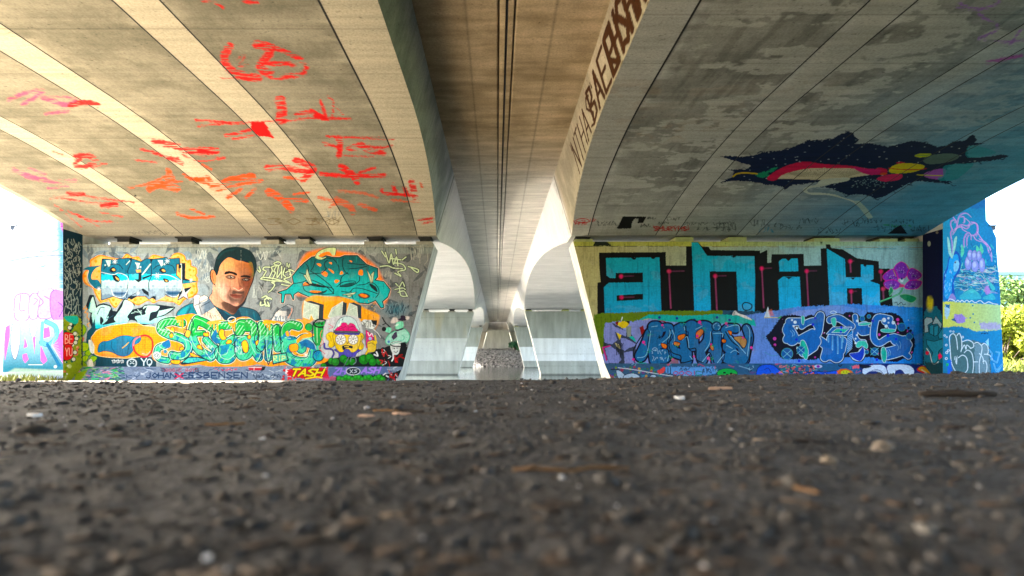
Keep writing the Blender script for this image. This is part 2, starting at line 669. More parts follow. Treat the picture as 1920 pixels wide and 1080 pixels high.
def paint_left_wall(p):
    # primer and old background
    p.poly([(100, 400), (860, 400), (860, 740), (100, 740)], hgrad(150, '#a3b1b8', 780, '#7d7f80'))
    p.poly([(140, 440), (860, 440), (860, 476), (140, 476)], '#8f9a96', op=.6)
    wild_bg(p, 150, 480, 462, 620, 60, '#74889a', 3)
    wild_bg(p, 150, 520, 458, 500, 34, '#515f6a', 4)
    wild_bg(p, 330, 520, 470, 610, 34, '#56626c', 5)
    wild_bg(p, 480, 800, 462, 600, 60, '#484e54', 6)
    wild_bg(p, 480, 800, 470, 620, 26, '#9a9fa0', 7, .6)
    wild_bg(p, 690, 800, 470, 640, 24, '#4c5357', 8)
    p.dot(378, 545, 13, '#9fb0bb', op=.8)
    p.dot(351, 480, 9, '#8298ab', op=.8)
    # concrete head strip with its joint and rust spots
    p.poly([(140, 440), (860, 440), (860, 463.5), (140, 463.5)], '#93948a', op=.85, rough=2, tex=(.05, .2, .2, .45))
    p.line([(150, 464), (812, 464.5)], 0.9, '#5c5f5b', sm=False, op=.7)
    for x in range(500, 815, 12):
        p.dot(x + 3 * math.sin(x), 461 + 2 * math.sin(x * 3), .6, '#3d3a35', op=.8)
    p.dot(628, 453, 6, '#6b5230', op=.5, soft=4)
    p.line([(500, 446), (812, 448)], 6, '#7c7a6b', op=.4, soft=3)

    # pale handstyles between the pieces
    p.piece("spray_tag", "pale spray handstyles on the grey wall beside the portrait")
    p.frame(320, 450, 6.75)
    G1 = '#c9d3d3'
    for k, (a, b, c, d) in enumerate([(190, 210, 330, 330), (330, 110, 460, 250), (300, 290, 520, 400), (400, 400, 520, 540), (1070, 120, 1370, 240), (1030, 560, 1170, 760)]):
        p.tag(a, b, c, d, G1, 0.9, 20 + k, 6, .8)
    p.line("340 140 370 240 400 130 425 240 450 120", 1.3, G1)
    p.line("1100 170 1140 250 1180 150 1200 250 1230 150", 1.2, G1)
    p.line("430 500 470 540 500 500 470 460 440 520", 1.0, G1)
    p.frame(460, 440, 3.6)
    for k, (a, b, c, d) in enumerate([(680, 75, 830, 140), (1110, 60, 1225, 220), (895, 240, 985, 300)]):
        p.tag(a, b, c, d, '#b9bab2', 0.9, 40 + k, 7, .75)
    p.piece()

    # ---- blue chrome piece, top left
    p.piece("chrome_lettering", "blue and silver chrome lettering inside an orange cloud")
    p.frame(150, 460, 6.75)
    cloud = "35 390 60 330 90 310 130 250 130 190 190 150 260 125 400 155 520 170 590 110 660 150 740 145 790 200 870 165 930 122 1060 150 1140 165 1180 115 1250 98 1320 130 1345 190 1400 190 1410 260 1470 285 1480 350 1465 380 1490 420 1480 500 1490 580 1450 640 1380 670 1320 690 1260 755 1190 720 1090 710 1000 700 930 730 860 700 740 755 650 720 560 690 520 700 450 790 390 740 360 690 260 720 190 610 160 540 60 480"
    cl = np.array([float(t) for t in cloud.split()]).reshape(-1, 2)
    p.poly(cl, '#f39a1c', sm=True, grow=.5)
    p.poly((cl - [770, 430]) * [.975, .955] + [770, 430], '#f8c27e', sm=True)
    spots(p, [(200, 200, 3), (240, 330, 2.5), (215, 400, 2), (65, 390, 2.5), (610, 150, 2.2), (730, 165, 1.8), (930, 150, 2), (1240, 150, 2.5), (1370, 210, 2.2), (1390, 310, 2.6), (1440, 320, 1.8), (1400, 380, 1.5), (1440, 520, 2.6), (1415, 600, 3), (420, 690, 2.8), (455, 740, 2.2), (700, 690, 3), (770, 680, 2), (640, 680, 1.8), (930, 690, 2), (1110, 690, 2), (1240, 720, 2), (200, 570, 2), (240, 610, 1.6), (1300, 190, 1.6)], '#f5a227')
    chrome = vgrad(503, '#0a7390', 513.5, '#0b7a94')

    def chrome(x, y):
        c = np.empty((x.size, 3))
        wob = 1.2 * np.sin(x * .35) + 0.8 * np.sin(x * .9)
        t = y + wob * .6
        c[:] = lin('#0b708c')
        c[t > 514] = lin('#27c2dd')
        c[t > 525.5] = lin('#bfe6e8')
        c[t > 540] = lin('#a2b9c9')
        c[t > 552] = lin('#7d97ae')
        return c
    body = "285 175 360 180 430 190 500 175 610 165 680 180 770 210 840 175 940 178 1000 170 1090 155 1120 175 1255 165 1262 230 1220 240 1215 380 1280 440 1290 520 1270 600 1190 660 1110 640 1085 615 960 690 955 640 870 680 830 640 650 640 580 690 500 670 430 640 275 690 270 560 270 300"
    p.poly(body, INK, grow=1.3)
    # left dark swoosh and right arrow
    p.poly("40 305 110 270 160 265 270 255 200 290 150 360 150 430 230 440 270 520 250 560 180 540 110 480 90 400 110 320", '#0b6f8a', sm=True)
    p.line("110 320 95 390 115 470 170 530", 1.0, '#e8f6fb')
    p.poly("1245 225 1335 225 1330 420 1500 462 1290 490 1290 380 1245 330", INK)
    p.poly("1262 290 1282 290 1282 400 1262 380", '#f8c27e')
    p.line("1270 240 1285 250 1285 480", 1.3, '#dff4f6')
    p.poly("1300 440 1500 462 1300 488", '#0b8197')
    p.poly(body, chrome)
    # counters and letter joints
    for q in ("385 290 430 275 460 320 420 345 380 330", "410 370 470 380 505 440 480 465 430 440", "1005 300 1060 285 1090 340 1050 350 1010 330", "1050 420 1110 430 1125 460 1080 470"):
        p.poly(q, INK, sm=True)
    for q in ("405 300 435 295 445 318 420 322", "450 395 490 425 490 445 460 425", "1035 310 1060 300 1080 330 1050 330", "1075 435 1110 450 1090 458"):
        p.poly(q, '#f3b877', sm=True)
    p.poly("705 310 770 310 770 340 720 345", '#f3b877')
    p.poly("740 350 775 345 780 440 740 470 700 440 690 430 740 430", INK)
    p.poly("780 410 900 370 910 385 800 430", INK)
    p.line("600 330 615 430 600 560 590 660", 1.8, '#14384f'); p.line("655 168 640 230 600 330", 1.8, '#14384f'); p.line("895 178 900 260 905 380 870 480 880 640", 1.8, '#14384f')
    p.poly("620 160 660 160 645 215", INK); p.poly("880 170 925 172 902 225", INK); p.poly("285 170 300 170 290 260", INK)
    p.line("300 300 340 260 420 240 500 250 540 300", 1.3, INK); p.line("930 300 980 260 1080 240 1170 260 1200 320", 1.3, INK)
    p.line("270 340 420 370 480 350 560 370 610 420 610 540 560 640 500 660 420 630 400 560", 1.0, '#e6f6fa')
    p.line("910 375 1040 370 1130 380 1220 420 1285 470 1285 560 1230 640 1160 650 1100 600 1080 530", 1.0, '#e6f6fa')
    p.line("900 200 905 370", 0.9, '#123c52')
    p.poly("425 590 580 590 560 620 500 640 440 620", '#6a86a5', sm=True)
    p.poly("430 605 570 605 540 622 450 622", '#36587c', sm=True)
    p.poly("1090 580 1260 580 1230 630 1170 645 1110 620", '#6a86a5', sm=True)
    p.poly("1105 595 1255 595 1220 622 1130 622", '#2f5478', sm=True)
    p.poly("600 660 800 545 960 660 955 690 800 600 650 690", INK)
    p.poly("650 640 780 560 830 640", '#8aa2b8')
    p.poly("960 620 960 710 1085 640 1070 540 1000 560", '#9aafc0')
    p.poly("870 580 920 560 950 600 930 640 880 650", '#8fa6ba', sm=True)
    p.poly("1240 690 1265 600 1330 550 1400 535 1350 590 1365 680 1310 650", INK, grow=1)
    p.poly("1240 685 1290 600 1310 520 1330 600 1400 545 1350 620 1370 680 1310 645", '#c3cdd6')
    for x, y, r in ((345, 530, 2.4), (520, 525, 2.2), (690, 530, 2.6), (925, 515, 2.6), (1100, 518, 1.8), (1195, 518, 2.4)):
        p.dot(x, y, r, '#93acc1')
    p.poly("320 185 390 185 380 260 360 275 345 240", '#cfe9e2')
    p.poly("695 215 760 225 740 290 720 300 715 250", '#cfe9e2')
    p.poly("980 185 1050 185 1050 250 1030 270 1000 215", '#cfe9e2')
    p.line("585 245 630 195", 1.5, '#cfe9e2')
    p.line("790 370 890 240", 2.4, '#cfe9e2')
    p.dots([(320, 250), (765, 275), (1068, 240)], 1.6, '#dff2f0')
    for x, y, r in ((440, 205, 5), (1105, 200, 5), (980, 385, 6), (735, 605, 4), (240, 550, 4), (1405, 440, 4)):
        star(p, x, y, r)

    # ---- pale turquoise piece below
    p.piece("turquoise_lettering", "pale turquoise lettering with orange zigzag edge under the chrome piece")
    p.line("160 635 100 740 40 805 95 800 60 850 100 860 85 910 110 930 130 975 90 1000 110 1030", 1.5, '#f0a92a', sm=False)
    p.line("250 735 300 715 380 705", 1.2, '#e9c53c')
    shp = ["165 640 130 640 90 760 120 830 150 860 130 960 170 1060 300 1040 420 1000 520 990 640 930 700 940 800 1000 900 980 1060 940 1000 910 1130 840 1190 790 1000 765 830 765 780 800 640 830 680 750 570 685 520 760 470 850 400 840 380 770 300 745 240 760 210 790"]
    p.poly(shp[0], INK, grow=2.0)
    tq = vgrad(577, '#c4e9e6', 603, '#a6e3e6', '#1fc1d6', 610)
    p.poly("160 650 120 760 110 830 160 850 200 800 185 720", tq, sm=True)
    p.poly("150 870 200 800 260 760 330 760 390 790 360 860 350 940 270 1010 300 950 260 900 260 1000 340 1000 520 960 520 990 400 1010 250 1050 180 1040 160 960", tq, sm=True)
    p.poly("460 880 530 780 570 690 670 740 670 800 600 900 620 940 560 1000 470 980 430 930", tq, sm=True)
    p.poly("800 800 840 765 1000 770 970 830 900 850 880 900 880 960 960 920 1080 900 1020 960 900 990 760 990 720 950 700 900 830 870", tq, sm=True)
    p.poly("1000 830 1190 790 1080 870 970 910", tq)
    for a in range(5):
        p.line([(650 + 20 * a, 860 - 12 * a), (780, 850 + 12 * a - 20)], 1.1, INK if a % 2 else '#c4e9e6', sm=False)
    p.line("130 730 115 800", 1.8, '#2ab3c9')
    p.line("220 870 260 790 310 790", 1.4, '#214d63')
    p.line("360 870 340 930 420 890", 1.4, '#214d63')
    p.poly("800 810 850 770 830 830 790 850", INK)
    p.piece()

    # ---- portrait
    p.frame(320, 450, 6.75)
    p.piece("portrait_painting", "painted portrait of a dark haired man in a teal shirt")
    sh = "70 980 100 900 200 830 300 800 420 760 560 800 700 860 860 850 1000 870 1090 910 1140 1010 1140 1120 60 1120"
    p.poly(sh, INK, grow=1.2, sm=True)
    p.poly(sh, hgrad(330, '#1a8497', 470, '#0d5266'), sm=True)
    p.poly("90 980 130 900 230 840 170 960 130 1020", '#49aab9', sm=True, op=.8)
    p.line("960 900 970 1010", 3, '#157588', op=.6, soft=1.2)
    p.line("1050 920 1070 1010", 3, '#157588', op=.6, soft=1.2)
    p.line("250 860 200 960", 3, '#0c4f63', op=.7, soft=1.2)
    p.poly("600 850 720 940 800 950 860 880 900 1010 820 1080 640 1060", '#0e3c4f', sm=True)
    head = "545 380 520 375 500 420 505 500 540 560 530 660 490 740 560 830 700 900 790 945 850 870 930 800 970 690 1010 590 1040 520 1060 440 1085 330 1060 220 1000 140 900 100 800 92 690 115 610 180 575 260"
    p.poly(head, INK, sm=True, grow=.9)
    skin = hgrad(400, '#d98e5e', 475, '#a05a32')

    def skin(x, y):
        t = np.clip((x - 402) / 66, 0, 1)[:, None]
        u = np.clip((y - 480) / 85, 0, 1)[:, None]
        a = lin('#f2b384') * (1 - t) + lin('#b9703f') * t
        b = lin('#eec3b2') * (1 - t) + lin('#a0604e') * t
        c = a * (1 - u) + b * u
        f = 0.5 + 1.0 * fbm(x * .12, y * .12, 5, 3)[:, None]
        return c * (0.75 + 0.25 * f)
    p.poly("540 560 530 660 490 740 560 830 700 900 790 945 850 870 860 780 700 760 600 640", hgrad(398, '#e7b79c', 445, '#3b2621'), sm=True)
    p.poly("700 780 820 840 870 830 850 880 790 930 690 880 640 800", '#3a2220', sm=True, op=.8, soft=1.5)
    p.poly("600 400 640 300 740 215 860 250 980 290 1030 280 1050 400 1035 500 1000 600 960 700 910 790 830 838 740 800 660 760 590 660 565 560 575 450", skin, sm=True)
    p.poly("545 385 515 395 510 470 540 550 570 540 575 450", '#e0966c', sm=True)
    p.line("540 410 525 450 545 520", 1.2, '#7c3f2a')
    # shaded side of the face, beard shadow
    p.poly("900 470 1040 420 1035 520 990 620 950 730 880 820 900 700 930 600 880 540", '#55302a', sm=True, op=.55, soft=3)
    p.poly("985 280 1060 270 1060 420 1020 480 1030 380", '#4c6b3a', sm=True, op=.6, soft=2)
    p.poly("690 700 760 790 850 830 910 780 940 680 900 650 840 640 780 620 720 650", '#3d3836', sm=True, op=.55, soft=3)
    p.poly("610 560 700 560 740 620 680 700 600 660", '#f0c4b4', sm=True, op=.6, soft=4)
    p.poly("660 300 760 270 820 330 720 370 640 380", '#f3b179', sm=True, op=.5, soft=4)
    p.poly("920 520 990 520 990 570 930 600", '#a8402f', sm=True, op=.3, soft=3)
    p.poly("820 300 990 300 1040 360 1030 520 1000 610 950 740 900 800 850 830 880 700 900 620 870 520 860 420", '#4a2a1c', sm=True, op=.38, soft=4)
    p.poly("690 560 760 600 760 660 700 640", '#7a4434', sm=True, op=.35, soft=2.5)
    p.line("760 610 730 680 740 730", 1.2, '#7a4434', op=.5, soft=1)
    # hair
    p.poly("580 450 555 370 575 260 610 180 690 115 800 90 900 98 1000 140 1060 220 1088 330 1060 440 1035 300 985 265 860 262 740 220 660 270 620 340 605 400", '#0e2a30', sm=True)
    p.line("600 230 680 150 800 120", 3, '#1b4448', op=.6, soft=1.5)
    p.line("890 110 890 280", .8, '#c9d0c6', op=.5, tex=(.3, .5, .45, .55))
    # brows, eyes, nose, mouth
    p.poly("680 430 700 400 760 395 830 420 835 450 760 425 700 435", '#17100f', sm=True)
    p.poly("885 470 900 450 960 445 1010 460 1000 480 940 470", '#17100f', sm=True)
    p.poly("690 460 740 440 800 450 830 480 780 500 720 490", '#3a221c', sm=True, op=.8, soft=.8)
    p.poly("900 500 950 480 1010 495 980 520 930 520", '#2a1917', sm=True, op=.9, soft=.8)
    p.poly("720 468 760 458 800 470 770 484", '#a8968c', sm=True)
    p.poly("915 505 950 492 985 502 950 514", '#7d6f6c', sm=True)
    p.dot(765, 470, 1.9, '#161616'); p.dot(945, 503, 1.7, '#161616')
    p.dot(772, 462, .6, '#ffffff'); p.dot(950, 498, .5, '#ffffff')
    p.line("830 470 815 540 795 600", 1.6, '#d98a70', op=.8, soft=.8)
    p.poly("850 470 880 560 900 600 870 640 860 560", '#5b2a22', sm=True, op=.7, soft=1.2)
    p.poly("790 600 830 590 890 600 910 620 860 640 810 625", '#c0604a', sm=True, op=.45, soft=1.2)
    p.line("792 605 830 622 860 640 908 615", .9, '#f6d2c0')
    p.poly("790 640 850 650 930 650 900 680 840 675 780 690", '#231d1d', sm=True, op=.75, soft=1.2)
    p.poly("750 690 820 685 850 695 905 700 880 735 830 735 780 720", '#7a443a', sm=True)
    p.line("750 692 820 705 850 708 905 705", .9, '#3a1517')
    p.poly("730 700 790 740 860 760 800 780 740 750", '#28201f', sm=True, op=.5, soft=1.5)
    p.poly("820 800 860 800 850 830 810 825", '#e7a78d', sm=True, op=.7, soft=1.5)
    # spray cans over the shoulder
    p.piece("spray_can_painting", "painted pair of grey spray cans at the man's shoulder")
    for (q, cp) in (("300 740 380 720 460 860 420 960 390 1010 350 960 290 830", "290 720 340 690 380 720 370 755 310 765"), ("375 760 470 720 560 850 680 1020 440 1060 400 950 360 820", "365 740 420 700 470 730 450 770 385 785")):
        p.poly(q, INK, grow=.9)
        p.poly(cp, INK, grow=.8, sm=True)
        p.poly(q, hgrad(365, '#eef1f2', 385, '#6c7f92'))
        p.poly(cp, '#e7e3e0', sm=True)
    p.line("300 830 380 800", 1.0, '#1b2a38'); p.line("385 840 500 780", 1.0, '#1b2a38'); p.line("370 790 470 740", .8, '#1b2a38')
    p.poly("380 960 560 850 690 1030 440 1060", '#ecd6c4')
    p.tag(400, 900, 640, 1010, '#1d2430', .8, 77, 8)
    # halo above the a
    p.piece("spray_can_painting", "painted single grey spray can right of the portrait")
    p.frame(440, 570, 7.2)
    can = "495 225 560 110 640 50 700 20 720 5 795 35 790 90 760 160 745 220"
    p.poly(can, INK, grow=1.0)
    p.poly(can, hgrad(512, '#f1efec', 548, '#8d949b'))
    p.poly("640 50 700 20 770 60 760 100 600 90", '#6d7780')
    p.poly("700 70 740 60 760 150 700 170", '#3c464f', op=.8)
    p.line("770 60 770 100 720 190", 1.2, '#e9a583')
    p.poly("510 220 560 150 620 170 680 200 700 230", '#d9e2e6')
    p.tag(520, 150, 700, 225, '#5c7184', 1.2, 5, 6)
    p.piece()

    # ---- small pale tags right of the portrait
    p.piece("spray_tag", "pale green handstyle reading sesam with a halo")
    p.frame(480, 450, 6.857)
    pg, sg = '#cfe0bd', '#232d2e'
    S1 = ["40 345 60 400", "20 385 50 415", "180 350 110 350 90 380 130 400 110 440 90 470", "250 330 200 350 210 390 190 440 170 480", "270 320 230 400 250 420 210 500", "290 330 270 480 330 400", "330 340 330 490", "370 360 350 440 380 470", "400 300 400 340", "430 310 420 350", "380 420 430 400 440 470 360 500 420 540", "420 380 480 400 600 490 430 440", "60 500 100 480 250 500 380 540 450 560 430 590 330 570", "60 500 180 520 330 530", "230 300 280 280 320 300 290 330 240 315", "240 540 200 545 240 575 200 640 160 670"]
    for st in S1:
        p.line(st, 4.4, sg)
    for st in S1:
        p.line(st, 2.3, pg)
    p.piece("spray_tag", "small pale green bubble handstyle above the single spray can")
    S2 = ["80 740 130 720 160 760", "110 770 150 740 200 760", "60 800 60 840 110 830", "110 790 130 850", "150 800 170 850 140 840"]
    for st in S2:
        p.line(st, 4.4, sg)
    for st in S2:
        p.line(st, 2.8, pg)
    p.piece("spray_tag", "pale green wild handstyle in the upper right corner of the grey wall")
    p.frame(460, 440, 3.6)
    S3 = ["920 110 945 150", "945 120 970 190 985 130 1000 200 1020 150 1030 210", "1015 100 1020 130", "910 215 960 210 1000 225 1060 230", "1000 190 1060 200 1080 235 1030 250 1050 280 1010 260", "1060 170 1085 150", "1100 215 1165 235 1160 255 1120 225", "980 160 1050 170"]
    for st in S3:
        p.line(st, 4.2, sg)
    for st in S3:
        p.line(st, 2.2, pg)
    p.piece("spray_tag", "small pale green handstyle under the wild one")
    S4 = ["1015 330 1040 350 1060 320 1075 350", "1010 370 1060 360 1080 370", "1030 390 1070 380 1090 410", "1040 350 1050 410 1095 415"]
    for st in S4:
        p.line(st, 4.0, sg)
    for st in S4:
        p.line(st, 2.0, pg)
    p.piece("spray_tag", "dark blue handstyle on a teal mist near the wall edge")
    p.dot(1015, 505, 18, '#3e7f92', op=.7, soft=12, ry=9)
    p.tag(920, 470, 1105, 545, '#0c2b3d', 1.2, 9, 9)
    p.piece()

    # ---- large teal piece
    p.piece("teal_lettering", "large teal interlaced lettering on an orange spray cloud")
    p.frame(480, 450, 6.857)
    p.poly("560 300 640 180 760 130 900 110 1060 140 1300 180 1450 260 1560 360 1640 520 1720 640 1680 780 1620 830 1400 780 1100 760 800 740 600 720 520 700 480 560", '#ee8420', sm=True, soft=4)
    big = "290 675 400 640 490 560 470 470 540 380 620 300 720 225 860 200 1000 230 1080 230 1140 205 1300 205 1420 320 1560 370 1560 470 1520 520 1640 540 1720 640 1690 730 1620 790 1640 860 1610 870 1540 770 1440 815 1300 800 1190 760 1060 720 900 755 720 740 600 690 540 660 480 700 480 760 450 690 370 690 350 800 330 800 335 690"
    bp = np.array([float(t) for t in big.split()]).reshape(-1, 2)
    p.poly(bp, '#f2d9c4', grow=2.6)
    p.poly(bp, '#1b2226', grow=1.9)
    p.poly(bp, vgrad(478, '#0c4f52', 505, '#0b7075', '#1ab0b2', 528))
    for q in ("610 560 650 540 720 560 800 570 700 585 620 590", "690 660 750 650 840 665 760 680", "840 430 870 400 920 430 900 470", "930 370 990 400 995 430", "1080 440 1100 400 1120 430", "1320 700 1380 690 1450 725 1400 745 1340 730", "1465 570 1520 610 1525 640", "1010 530 1030 510 1070 525 1030 555", "780 305 830 310 830 340", "940 290 970 290 970 310", "1330 390 1370 390 1370 450 1320 440", "1200 265 1230 270 1230 285"):
        p.poly(q, '#f08a22', sm=True, grow=.3)
    dk = '#14292d'
    for q in ("490 560 600 540 700 510 900 600 1000 690", "600 560 620 640 700 680 850 700 1000 690", "700 400 800 460 950 580 990 640", "620 590 760 580 980 620 990 690", "560 420 640 440 760 430 850 420 910 360", "880 250 900 230 960 240 1000 250 1060 330 1070 430", "900 380 880 300 920 260", "1120 230 1110 320 1140 400 1190 440", "1180 300 1300 310 1400 320", "1200 370 1320 360 1420 340", "1040 600 1100 550 1180 530 1270 530 1270 570 1180 600 1080 600", "1080 600 1100 480 1180 420", "1100 660 1200 670 1260 620 1380 630 1560 690", "1300 580 1400 570 1480 540 1560 600 1580 680 1540 740", "1220 660 1250 760", "640 300 680 380 640 440", "760 260 740 340 700 400", "1290 560 1330 520 1330 470"):
        p.line(q, 1.5, dk)
    p.poly("640 540 760 560 930 610 850 610 720 590", dk, sm=True)
    p.poly("690 660 850 660 920 640 860 690 760 690", dk, sm=True, op=.9)
    p.poly("1080 590 1180 555 1270 545 1240 585 1150 605", dk, sm=True, op=.85)
    p.poly("1310 700 1400 680 1470 720 1420 755 1340 745", dk, sm=True, op=.8)
    p.poly("1460 560 1540 600 1560 670 1480 610", dk, sm=True)
    for q in ("690 660 750 650 840 665 760 680", "1330 702 1380 692 1440 722 1390 738"):
        p.poly(q, '#f08a22', sm=True)
    for x, y, l in ((680, 260, 60), (830, 340, 50), (560, 320, 40), (1050, 250, 60), (1290, 220, 60), (1460, 330, 40)):
        p.line([(x, y), (x, y + l)], 1.2, '#15807e', sm=False)
    for x, y, l in ((1640, 560, 70), (1700, 600, 60), (900, 690, 60), (770, 590, 60), (1330, 740, 50), (500, 540, 60)):
        p.line([(x, y), (x, y + l)], .9, '#0b6b72', sm=False, op=.8)
    for q in ("655 360 720 560 690 570 640 450", "610 450 640 450 700 560 690 570", "1420 370 1500 500 1480 570", "1520 400 1500 570 1480 440", "1120 700 1290 670 1260 700 1110 710", "1160 715 1240 710 1200 740"):
        p.poly(q, '#c9d9b6', grow=.2)
        p.line(q, .8, '#26332e', sm=False, closed=True)
    p.poly("760 220 790 160 880 110 980 95 1030 110 1020 180 990 200 940 150 870 160 800 200 850 230 900 220 830 250", '#c6d6a6', sm=True, grow=.3)
    p.line("760 220 790 160 880 110 980 95 1030 110 1020 190", 1.1, '#20292a')
    p.poly("810 200 850 180 920 165 880 205 830 220", '#f08a22', sm=True)
    p.piece()

    # ---- grey block letters on yellow
    p.piece("block_lettering", "pale grey block letters with dark sides on a yellow cloud")
    p.frame(580, 560, 6.75)
    p.poly("-90 140 -60 20 60 -40 200 -30 400 -20 560 20 700 120 860 190 890 240 840 330 700 300 400 260 200 260 100 240 -60 330", '#f2a91e', sm=True, soft=2)
    rr = random.Random(5)
    for _ in range(60):
        p.dot(rr.uniform(150, 850), rr.uniform(20, 260), rr.uniform(.3, .9), '#f8cf72', op=.8)
    for q, d in (("-80 230 -60 30 -30 50 120 90 110 260 60 260 20 190 0 260", "120 90 -40 40 20 30 180 80 170 270 108 265"), ("240 230 290 120 420 40 405 235 265 240", "420 40 470 60 465 220 405 235"), ("460 230 510 60 600 100 610 240", "510 60 560 50 655 90 655 250 605 240 600 100")):
        p.poly(d, '#303a42', grow=.6)
        p.poly(q, '#f2f2e6', grow=.8)
        p.poly(q, '#c0d0c4')
    p.line("-60 180 60 100", .8, '#e9efe6', sm=False); p.line("280 160 400 60", .8, '#e9efe6', sm=False); p.line("500 150 600 100", .8, '#e9efe6', sm=False)

    # ---- patch of old paint in the lower left corner
    p.piece("orange_brick_painting", "painted patch of orange bricks with a red spray ring")
    p.frame(140, 580, 7.717)
    p.poly("290 130 250 250 180 330 150 600 270 860 900 860 1150 700 700 640 330 640", '#15495c', sm=False)
    p.poly("100 690 1180 690 1180 860 100 860", '#123f4d')
    patch = "240 430 280 360 340 300 480 250 660 220 880 200 1000 240 1160 260 1220 330 1230 450 1170 560 1100 650 800 700 620 700 400 680 290 640 290 540"
    p.poly(patch, '#fbe9b8', sm=True, grow=.9)

    def bricks(x, y):
        yy = y / 3.4
        xx = x / 8.0 + 0.5 * (np.floor(yy) % 2)
        m = ((yy % 1) < .16) | ((xx % 1) < .07)
        c = np.where(m[:, None], lin('#e08a12'), lin('#f7ae1d'))
        return c
    p.poly(patch, bricks, sm=True)
    p.poly("330 660 500 650 760 690 700 702 480 690", '#ee8a1a', sm=True, op=.8)
    p.poly("560 480 700 420 830 470 800 610 680 640 560 590", '#e89a16', sm=True, op=.5, soft=2)
    # plain blue shape in the middle of the patch
    bl = "340 620 350 520 400 470 480 460 560 430 660 390 760 380 850 400 920 390 960 420 930 480 860 520 840 600 780 660 700 680 620 660 540 620 430 600"
    p.poly(bl, INK, sm=True, grow=.7); p.poly(bl, vgrad(632, '#1787ad', 668, '#11688f'), sm=True)
    p.line("540 460 530 540 590 640", 1.0, '#0f3f58'); p.line("850 420 800 500 760 650", 1.0, '#0f3f58'); p.line("690 560 740 520 780 480", 1.6, '#f0c02a')
    p.line("950 390 870 440 850 530 880 620 960 680 1050 680 1110 620 1130 520 1110 430 1040 380", 3.2, '#d93a4a', closed=True, soft=1.0)
    p.line("950 390 870 440 850 530", 1.2, '#f3b6bb'); p.line("980 640 1050 650 1090 610", 1.2, '#f6c9c6')
    # small white marks below
    p.piece("spray_tag", "white spray marks with a sad round face under the orange bricks")
    for k, x in enumerate((545, 605, 665)):
        p.line([(x, 740), (x + 12, 780)], 1.0, '#e6eef0', sm=False)
        p.line([(x - 8, 740), (x + 30, 732)], 1.1, '#e6eef0', sm=False)
        p.line([(x + 30, 740), (x + 25, 770), (x + 40, 770), (x + 42, 742)], .9, '#e6eef0', closed=True)
    p.line("830 720 770 750 770 810 830 840 885 810 885 750", 2.4, '#d9e8ee', closed=True, soft=1)
    p.line("800 790 830 775 860 790", 1.3, '#d9e8ee'); p.dot(812, 755, .9, '#d9e8ee'); p.dot(848, 755, .9, '#d9e8ee')
    p.line("960 710 1000 760 1000 810", 2.0, '#d9e8ee', sm=False); p.line("1040 710 1000 770", 2.0, '#d9e8ee', sm=False)
    p.line("1080 720 1050 750 1060 800 1100 800 1115 750", 2.0, '#d9e8ee', closed=True); p.line("1090 790 1080 830", 1.6, '#d9e8ee')
    # green vines at the very left
    p.piece("plant_painting", "painted green pods and leaves at the outer end of the wall")
    p.poly("0 300 90 240 150 240 170 330 120 420 180 500 120 600 200 640 300 700 260 860 0 860", '#8f9c86', sm=True, op=.8)
    for q, c in (("80 260 130 230 165 300 100 390 60 350", '#8fb52d'), ("50 490 190 500 180 590 70 600", '#a7c437'), ("150 640 200 590 240 620 200 670", '#8fb52d'), ("90 720 150 670 195 690 150 755", '#a9c93d'), ("220 720 260 680 320 700 270 760", '#93bd35'), ("0 800 100 740 200 860 0 860", '#8aa62a')):
        p.poly(q, '#1f7a2c', sm=True, grow=1.1)
        p.poly(q, c, sm=True)
    p.poly("90 390 140 420 110 470 80 440", '#d77f66', sm=True)
    p.poly("200 450 250 460 280 540 270 640 220 600", '#dfe8ea', sm=True)
    p.poly("180 770 240 720 275 850 200 850", '#e7e4de', sm=True)
    p.piece()

    # ---- the big green bubble piece
    p.piece("green_lettering", "green bubble lettering reading sesame with yellow drips")
    p.frame(280, 580, 7.7125)
    base = "120 300 160 200 260 140 380 120 520 95 640 85 760 150 860 190 1040 170 1160 190 1280 140 1420 130 1540 190 1700 170 1900 200 2060 200 2160 160 2260 210 2300 330 2400 400 2480 420 2560 520 2620 620 2560 740 2400 780 2260 830 2000 790 1820 800 1760 810 1660 790 1560 770 1440 720 1280 720 1120 760 980 720 880 750 540 800 440 780 400 720 300 780 160 760 60 690 90 560 140 450 130 380"
    p.poly(base, '#f2a324', sm=True, grow=2.6)
    p.poly("700 780 900 720 1000 700 1120 780 1300 730 1450 720 1560 790 1300 830 900 830", '#f0a024', sm=True)
    grn = vgrad(603, '#1fb254', 624, '#27b765')

    def bub(x, y):
        c = np.empty((x.size, 3))
        t = y + 1.6 * np.sin(x * .5) + 1.0 * np.sin(x * 1.3)
        c[:] = lin('#1fae52')
        c[t > 630] = lin('#5cc9a4')
        m = (t > 631) & (fbm(x * .12, y * .12, 4, 2) > .62)
        c[m] = lin('#1c86ad')
        st = (np.sin((x * .8 + y * .55) * 1.15) > .72) & (fbm(x * .06, y * .06, 14, 2) > .52)
        c[st & (t > 631)] = lin('#2fae5e')
        c[st & (t <= 630)] = lin('#a6e6c4')
        return c
    edge, hl = '#10323f', '#c9f2e2'
